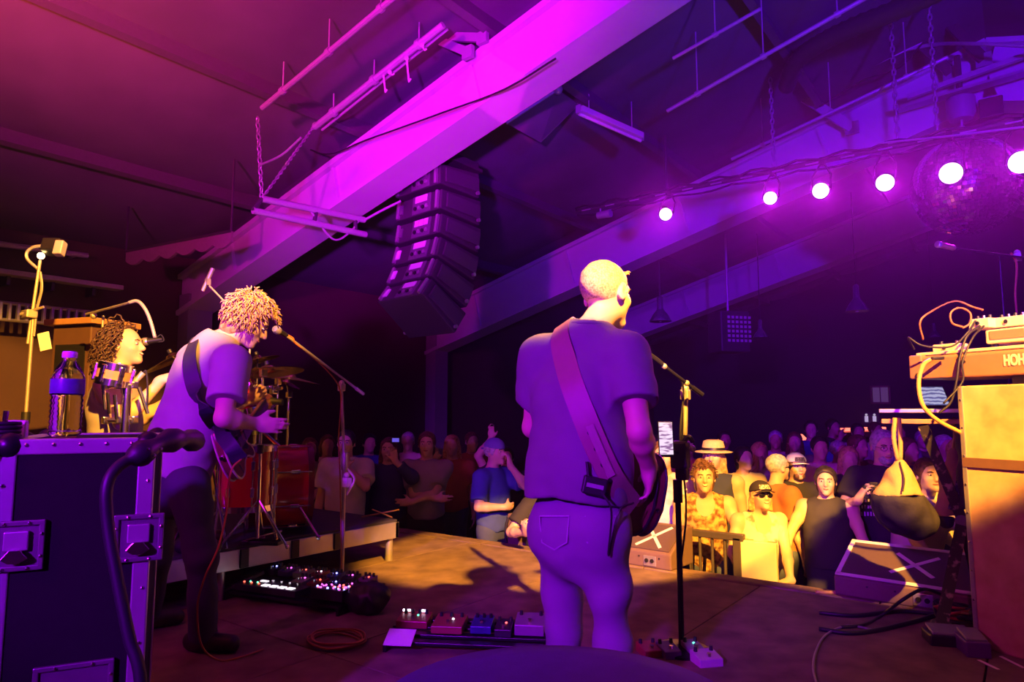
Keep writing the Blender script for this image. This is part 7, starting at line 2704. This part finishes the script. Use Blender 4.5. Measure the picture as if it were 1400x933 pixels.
t = thing('folding_fan', 'pale lace folding fan in hand of woman in black', 'fan', fc_)
m_lace = M('pale_lace', (0.60, 0.56, 0.66), 0.8)
fx_, fz_ = nrm(-CR * 0.8 - UP * 0.15 - CF * 0.2), nrm(UP * 0.9 - CR * 0.3)
for i in range(9):
    a = R(-50 + 100 * i / 8)
    d_ = nrm(fx_ * math.cos(a) + fz_ * math.sin(a))
    s_ = np.cross(d_, CF)
    MB().beam((0, 0, 0), d_ * 0.20, 0.022, 0.003, CF).build('rib', m_lace, t)
man, HPm, HAm, Jm = crowd('grey-haired bearded man in black printed tee holding a camera', 1206, 590, 5.62, CAMWARD - R(8), h=h1, fat=1.08, hair=dict(mat=h_grey, t=0.012, line=0.045), beard=h_grey, glasses=False, shirt=dict(mat=c_black, sleeve=0.7, loose=0.02, name='tee_shirt'), trousers=jeans,
      arms={'R': ((0.30, 0.34, 1.28), (0.6, -0.2, -1.0), (-0.3, 0.3, 0.8), (-0.8, 0.2, 0.2), 0.5), 'L': ((0.12, 0.36, 1.30), (-0.7, -0.2, -1.0), (0.7, 0.3, 0.4), (0.3, 0.2, -0.8), 0.5)}, head_pitch=R(-10), seed=8.0)
cc = (Jm['wR'] + Jm['wL']) / 2 + (-CF) * 0.02 + UP * 0.05
t = thing('camera', 'black camera held up in both hands by grey-haired man', 'camera', cc)
CRm = rotz(CAMWARD + math.pi - R(15))
MB().box((0, 0, 0), (0.15, 0.06, 0.10), CRm).build('camera_body', m_black, t, bevel=0.008)
MB().box((0, 0, 0.06), (0.06, 0.05, 0.03), CRm).build('prism_housing', m_black, t, bevel=0.006)
MB().lathe([(0.036, 0.0), (0.038, 0.06), (0.042, 0.09), (0.036, 0.09), (0.034, 0.085)], CRm @ np.array([0, -0.03, 0]), CRm @ rotx(R(90)), 18).build('lens', m_blackmetal, t, smooth='auto')
MB().lathe([(0.001, 0.0835), (0.034, 0.083)], CRm @ np.array([0, -0.03, 0]), CRm @ rotx(R(90)), 18, capped=False).build('front_glass', m_shade, t, smooth=True)
# eyeglasses and the white print of the grey-haired man
mb = MB()
for sx in (-1, 1):
    mb.tube([HPm(sx * 0.033 + 0.024 * math.cos(a), 0.097, 0.010 + 0.017 * math.sin(a)) for a in np.linspace(0, 2 * math.pi, 13)[:-1]], 0.0022, 5, closed=True)
    mb.cyl(HPm(sx * 0.057, 0.094, 0.014), HPm(sx * 0.083, -0.01, 0.010), 0.002, seg=5)
mb.build('eyeglasses', m_blackmetal, man, world=True)
shirtG = LAST['shirt']
rnd = random.Random(5)
mb = MB()
for row in range(3):
    for k in range(7):
        px = 1174 + k * 4.2 + (2 - row) * 0.5
        py = 684 + row * 9.5
        p, n_ = touch(shirtG, px, py, 4.9, off=0.009)
        xx = nrm(np.cross(UP, n_))
        s_ = rnd.uniform(0.55, 0.9)
        mb.box(p, (0.018 * s_, 0.003, 0.034 * rnd.uniform(0.6, 1)), axes(xx, n_, UP))
mb.build('shirt_print', M('white_print', (0.7, 0.68, 0.72), 0.8), man, world=True)
crowd('person reaching an arm to the taped wedge behind the hanging bag', 1268, 628, 5.15, CAMWARD - R(5), h=h1, lean=R(22), hair=dict(mat=h_brown, kind='bob'), shirt=dict(mat=c_cream, sleeve=0.7, name='tee_shirt'), trousers=jeans,
      arms={'R': ((0.16, 0.62, 0.98), (0.8, -0.3, -0.3), (0.5, 0.8, -0.3), (0, 0, -1), 0.3), 'L': ((-0.15, 0.4, 0.95), (-0.7, -0.7, 0), (0.8, 0.5, 0), (0, 0, -1))}, seed=9.0)
crowd('person in a cream shirt behind the crossed stand legs', 1312, 602, 5.65, CAMWARD, h=h1, hair=dict(mat=h_blond, kind='bob'), shirt=dict(mat=c_cream, sleeve=1.6, name='shirt'), trousers=jeans, seed=10.0)
curls('hair_locks', h_brown, woman, scalp_roots(HPw, HAw, 1.0, 160, 31, 0.2, -0.4), 0.03, 0.006, 0.005, 0.6, 5, 6, 1.0)
# ---- left group in violet shade
h2 = 0.014
crowd('person in white tee standing dimly beyond the drum riser', 474, 590, 7.1, CAMWARD, h=h2, shirt=dict(mat=c_white, sleeve=0.7, loose=0.022, name='tee_shirt'), trousers=dict(mat=c_black), hair=dict(mat=h_black), arms={'L': ((-0.06, 0.22, 1.42), (-0.8, 0.0, -0.8), (0.2, -0.3, 1), (0, -1, 0))}, seed=11.0)
crowd('long-haired person in navy beside the white tee', 532, 600, 7.3, CAMWARD, h=h2, shirt=dict(mat=c_navy, sleeve=1.7, name='shirt'), trousers=dict(mat=c_black), hair=dict(mat=h_brown, kind='long'), arms={'L': ((-0.12, 0.36, 1.55), (-0.8, 0.0, -0.8), (0.1, 0.2, 1), (0, 1, 0))}, seed=12.0)
crowd('person in grey tee with folded arms in the dim crowd', 584, 592, 7.2, CAMWARD, h=h2, shirt=dict(mat=c_grey, sleeve=0.7, name='tee_shirt'), trousers=dict(mat=c_black), hair=dict(mat=h_brown, kind='bob'),
      arms={'R': ((-0.12, 0.20, 1.13), (0.8, -0.2, -0.6), (-1, 0.1, 0), (0, -1, 0)), 'L': ((0.12, 0.24, 1.10), (-0.8, -0.2, -0.6), (1, 0.1, 0), (0, -1, 0))}, seed=13.0)
crowd('man in blue tee and cap with a hand at his mouth', 676, 602, 6.7, CAMWARD + R(55), h=h2, hat=dict(kind='cap', mat=cloth('capblue', (0.15, 0.13, 0.35)), backward=True), hair=dict(mat=h_grey), shirt=dict(mat=c_blue, sleeve=0.8, name='tee_shirt'), trousers=dict(mat=c_denim),
      arms={'L': ((-0.03, 0.18, 1.52), (-0.7, 0.3, -1.0), (0.1, -0.1, 1), (0.3, -1, 0), 0.8), 'R': ((0.1, 0.22, 1.15), (0.8, -0.3, -0.5), (-1, 0.1, 0), (0, -1, 0))}, seed=14.0)
crowd('person behind the blue tee raising one hand high', 692, 612, 7.4, CAMWARD, h=h2, shirt=dict(mat=c_black, sleeve=0.6, name='tee_shirt'), trousers=dict(mat=c_black), hair=dict(mat=h_black), arms={'R': ((0.16, 0.10, 1.86), (0.9, 0.0, -0.3), (0.05, 0.1, 1), (0, 1, 0), 0.25)}, seed=15.0)
crowd('person with amber-lit hands resting on the stage edge', 752, 640, 5.75, CAMWARD + R(20), h=h1, lean=R(10), shirt=dict(mat=c_black, sleeve=0.7, name='tee_shirt'), trousers=dict(mat=c_black), hair=dict(mat=h_brown),
      arms={'R': ((0.32, 0.36, 1.22), (0.7, -0.3, -0.8), (0.3, 0.5, 0.6), (-0.6, -0.2, 0.2), 0.85), 'L': ((-0.02, 0.42, 1.20), (-0.7, -0.3, -0.8), (-0.1, 0.5, 0.7), (0.6, -0.2, 0.2), 0.85)}, seed=16.0)
t = thing('phone', 'tiny lit phone held up in the dim crowd', 'phone', at(541, 602, 7.0))
MB().box((0, 0, 0), (0.10, 0.01, 0.05), rotz(math.atan2(0.6, 0.8))).build('phone_body', m_black, t)
MB().box(-CF * 0.006, (0.07, 0.003, 0.038), rotz(math.atan2(0.6, 0.8))).build('screen', M('small_screen', (0, 0, 0), 0.4, noise=0, emit=(0.18, 0.12, 0.9), estr=0.8), t)
# ---- the rest of the crowd, row by row
rnd = random.Random(17)
tops = [('white', c_white), ('grey', c_grey), ('black', c_black), ('navy', c_navy), ('blue', c_blue), ('olive', c_olive), ('maroon', c_maroon), ('rust', c_orange), ('cream', c_cream)]
hairs = [('short brown hair', dict(mat=h_brown)), ('long brown hair', dict(mat=h_brown, kind='long')), ('short grey hair', dict(mat=h_grey)), ('black bobbed hair', dict(mat=h_black, kind='bob')), ('long fair hair', dict(mat=h_blond, kind='long')), ('short black hair', dict(mat=h_black))]
spots = [(1016, 612, 6.9), (1120, 598, 7.2), (1146, 604, 8.0), (1172, 596, 7.6), (1240, 600, 7.0), (1290, 596, 7.4), (1108, 576, 10.2), (1138, 574, 11.0), (1172, 580, 10.5), (1196, 578, 11.5), (1226, 584, 9.0), (1060, 590, 9.2),
         (1038, 606, 7.6), (1260, 590, 9.6), (1318, 588, 9.0), (940, 598, 8.2), (900, 596, 8.6), (990, 590, 9.4), (1086, 592, 8.6), (448, 596, 8.4), (505, 594, 8.8), (558, 592, 9.2), (618, 596, 8.0), (645, 592, 9.0), (424, 600, 7.8), (1160, 612, 6.6), (1334, 604, 6.9)]
used_lab = set()
for i, (px, py, d) in enumerate(spots):
    for q in range(20):
        ct, cm = tops[rnd.randrange(len(tops))]
        hn, hk = hairs[rnd.randrange(len(hairs))]
        lab = 'distant person with %s in a %s top in the dark crowd' % (hn, ct)
        if lab not in used_lab:
            break
    used_lab.add(lab)
    arms = None
    if i % 5 == 2:
        arms = {'R': ((0.12, 0.30, 1.50), (0.8, 0.0, -0.8), (0, 0.3, 1), (0, 1, 0))}
    elif i % 5 == 4:
        arms = {'R': ((-0.10, 0.22, 1.12), (0.8, -0.2, -0.6), (-1, 0.1, 0), (0, -1, 0)), 'L': ((0.10, 0.26, 1.08), (-0.8, -0.2, -0.6), (1, 0.1, 0), (0, -1, 0))}
    crowd(lab, px, py, d, CAMWARD + R(rnd.uniform(-25, 25)), group='people farther back in the crowd', h=0.017, eyes=False, arms=arms, fat=rnd.uniform(0.92, 1.15), skin=m_skin if rnd.random() < 0.6 else m_skin2,
          shirt=dict(mat=cm, sleeve=0.7, name='tee_shirt'), trousers=dict(mat=c_black if i % 2 else c_denim), hair=hk, seed=i + 20.0)

# ================================================================== crowd barrier, board, wedge and bar
m_rail = M('barrier_steel', (0.10, 0.085, 0.08), 0.45, metal=0.4)
by = 5.02
z_top = on_y(972, 731, by)[2]
xa, xb = on_y(940, 731, by)[0], on_y(1008, 731, by)[0]
t = thing('crowd_barrier', 'dark steel crowd barrier before the smiling woman', 'barrier', ((xa + xb) / 2, by, FLOOR_Z))
MB().box(((xa + xb) / 2, by, z_top), (xb - xa + 0.1, 0.05, 0.05)).build('top_rail', m_rail, t, world=True, bevel=0.006)
MB().box(((xa + xb) / 2, by, FLOOR_Z + 0.15), (xb - xa + 0.1, 0.05, 0.04)).build('bottom_rail', m_rail, t, world=True)
for x in (xa, xb):
    MB().box((x, by, (z_top + FLOOR_Z) / 2), (0.06, 0.05, z_top - FLOOR_Z)).build('post', m_rail, t, world=True, bevel=0.006)
for k in range(1, 4):
    x = xa + (xb - xa) * k / 4
    MB().cyl((x, by, FLOOR_Z + 0.15), (x, by, z_top), 0.012, seg=8).build('bar', m_rail, t, world=True)
MB().box((xa - 0.14, by, (z_top + FLOOR_Z) / 2), (0.22, 0.03, z_top - FLOOR_Z)).build('side_panel', m_rail, t, world=True)
pa, pb = on_y(1012, 738, by), on_y(1062, 742, by)
t = thing('cream_board', 'plain cream board standing at the stage edge', 'board', ((pa[0] + pb[0]) / 2, by, FLOOR_Z))
MB().box(((pa[0] + pb[0]) / 2, by, (pa[2] + FLOOR_Z) / 2), (pb[0] - pa[0], 0.04, pa[2] - FLOOR_Z)).build('sheet', M('cream_board_paint', (0.72, 0.62, 0.46), 0.6, noise=0.06), t, world=True, bevel=0.006)
for k in (0.2, 0.8):
    x = pa[0] + (pb[0] - pa[0]) * k
    MB().box((x, by + 0.04, (pa[2] + FLOOR_Z) / 2), (0.05, 0.04, pa[2] - FLOOR_Z)).build('batten', m_wood, t, world=True)
w3 = on_z(722, 763, 0)
ws = on_y(722, 705, STAGE_Y + 0.14)
t = thing('front_fill_speaker', 'brown front speaker standing below the stage edge', 'loudspeaker', (ws[0], STAGE_Y + 0.30, FLOOR_Z))
MB().box((ws[0], STAGE_Y + 0.30, (ws[2] + FLOOR_Z) / 2), (0.42, 0.36, ws[2] - FLOOR_Z)).build('cabinet', m_wedge, t, world=True, bevel=0.012)
MB().box((ws[0], STAGE_Y + 0.487, (ws[2] + FLOOR_Z) / 2), (0.36, 0.012, (ws[2] - FLOOR_Z) * 0.9)).build('grille', m_grille, t, world=True)
MB().tube(spline([(ws[0] - 0.19, STAGE_Y + 0.11, ws[2] - 0.03), (ws[0] - 0.21, STAGE_Y + 0.10, ws[2] - 0.15), (ws[0] - 0.20, STAGE_Y + 0.11, ws[2] - 0.4)], 5), 0.012, 6).build('cable', m_cable, t, world=True)

# ---- bar at the back of the room
m_barwood = M('dark_bar_wood', (0.10, 0.04, 0.03), 0.4)
m_barglow = M('lit_bar_shelf', (1, 0.3, 0.2), 0.4, noise=0, emit=(1.0, 0.16, 0.09), estr=2.6)
bd = 14.0
a, b = at(1150, 588, bd), at(1206, 586, bd)
t = thing('bar_shelf', 'red glowing bar shelf at the back of the room', 'bar shelf', to_floor((a + b) / 2, FLOOR_Z))
MB().beam(a, b, 0.3, 0.06).build('lit_tube', m_barglow, t, world=True)
MB().beam(a - UP * 0.10, b - UP * 0.10, 0.36, 0.10).build('shelf', m_barwood, t, world=True)
for q in (a, b):
    MB().box((q[0], q[1], (q[2] + FLOOR_Z) / 2), (0.08, 0.3, q[2] - FLOOR_Z)).build('upright', m_barwood, t, world=True)
a = at(1094, 603, 12.5)
t = thing('table_lamp', 'small red glowing table lamp far back in the room', 'lamp', to_floor(a, FLOOR_Z))
MB().lathe([(0.14, 0.0), (0.10, 0.06), (0.04, 0.12)], a, I3, 16).build('shade', m_barglow, t, world=True, smooth='auto')
MB().cyl((a[0], a[1], FLOOR_Z + 0.75), a, 0.012, seg=8).build('stem', m_barwood, t, world=True)
MB().lathe([(0.3, 0.70), (0.3, 0.75)], (a[0], a[1], FLOOR_Z), I3, 20).build('table_top', m_barwood, t, world=True)
MB().cyl((a[0], a[1], FLOOR_Z), (a[0], a[1], FLOOR_Z + 0.7), 0.03, seg=10).build('table_post', m_barwood, t, world=True)
a = on_y(1204, 540, 16.95)
t = thing('small_window', 'dim pale square window in the far wall', 'window', a)
MB().box((0, -0.02, 0), (0.30, 0.04, 0.32)).build('pane', M('dim_glass', (0.3, 0.25, 0.28), 0.2, noise=0, emit=(0.35, 0.25, 0.30), estr=0.10), t)
for dx, dz, w_, h_ in ((0, 0.18, 0.40, 0.04), (0, -0.18, 0.40, 0.04), (0.18, 0, 0.04, 0.36), (-0.18, 0, 0.04, 0.36), (0, 0, 0.02, 0.32)):
    MB().box((dx, -0.03, dz), (w_, 0.05, h_)).build('frame', m_barwood, t)
a = on_y(1190, 572, 16.9)
t = thing('wall_sign', 'small sign with two white pictograms on the far wall', 'sign', a)
MB().box((0, 0.03, 0), (0.34, 0.03, 0.24)).build('plate', m_black, t)
for dx in (-0.08, 0.08):
    MB().ball((dx, 0.005, 0.075), 0.026, 8, 6).box((dx, 0.005, -0.02), (0.07, 0.012, 0.13)).build('pictogram', M('sign_white', (0.8, 0.8, 0.8), 0.5, noise=0, emit=(0.8, 0.75, 0.8), estr=0.5), t)
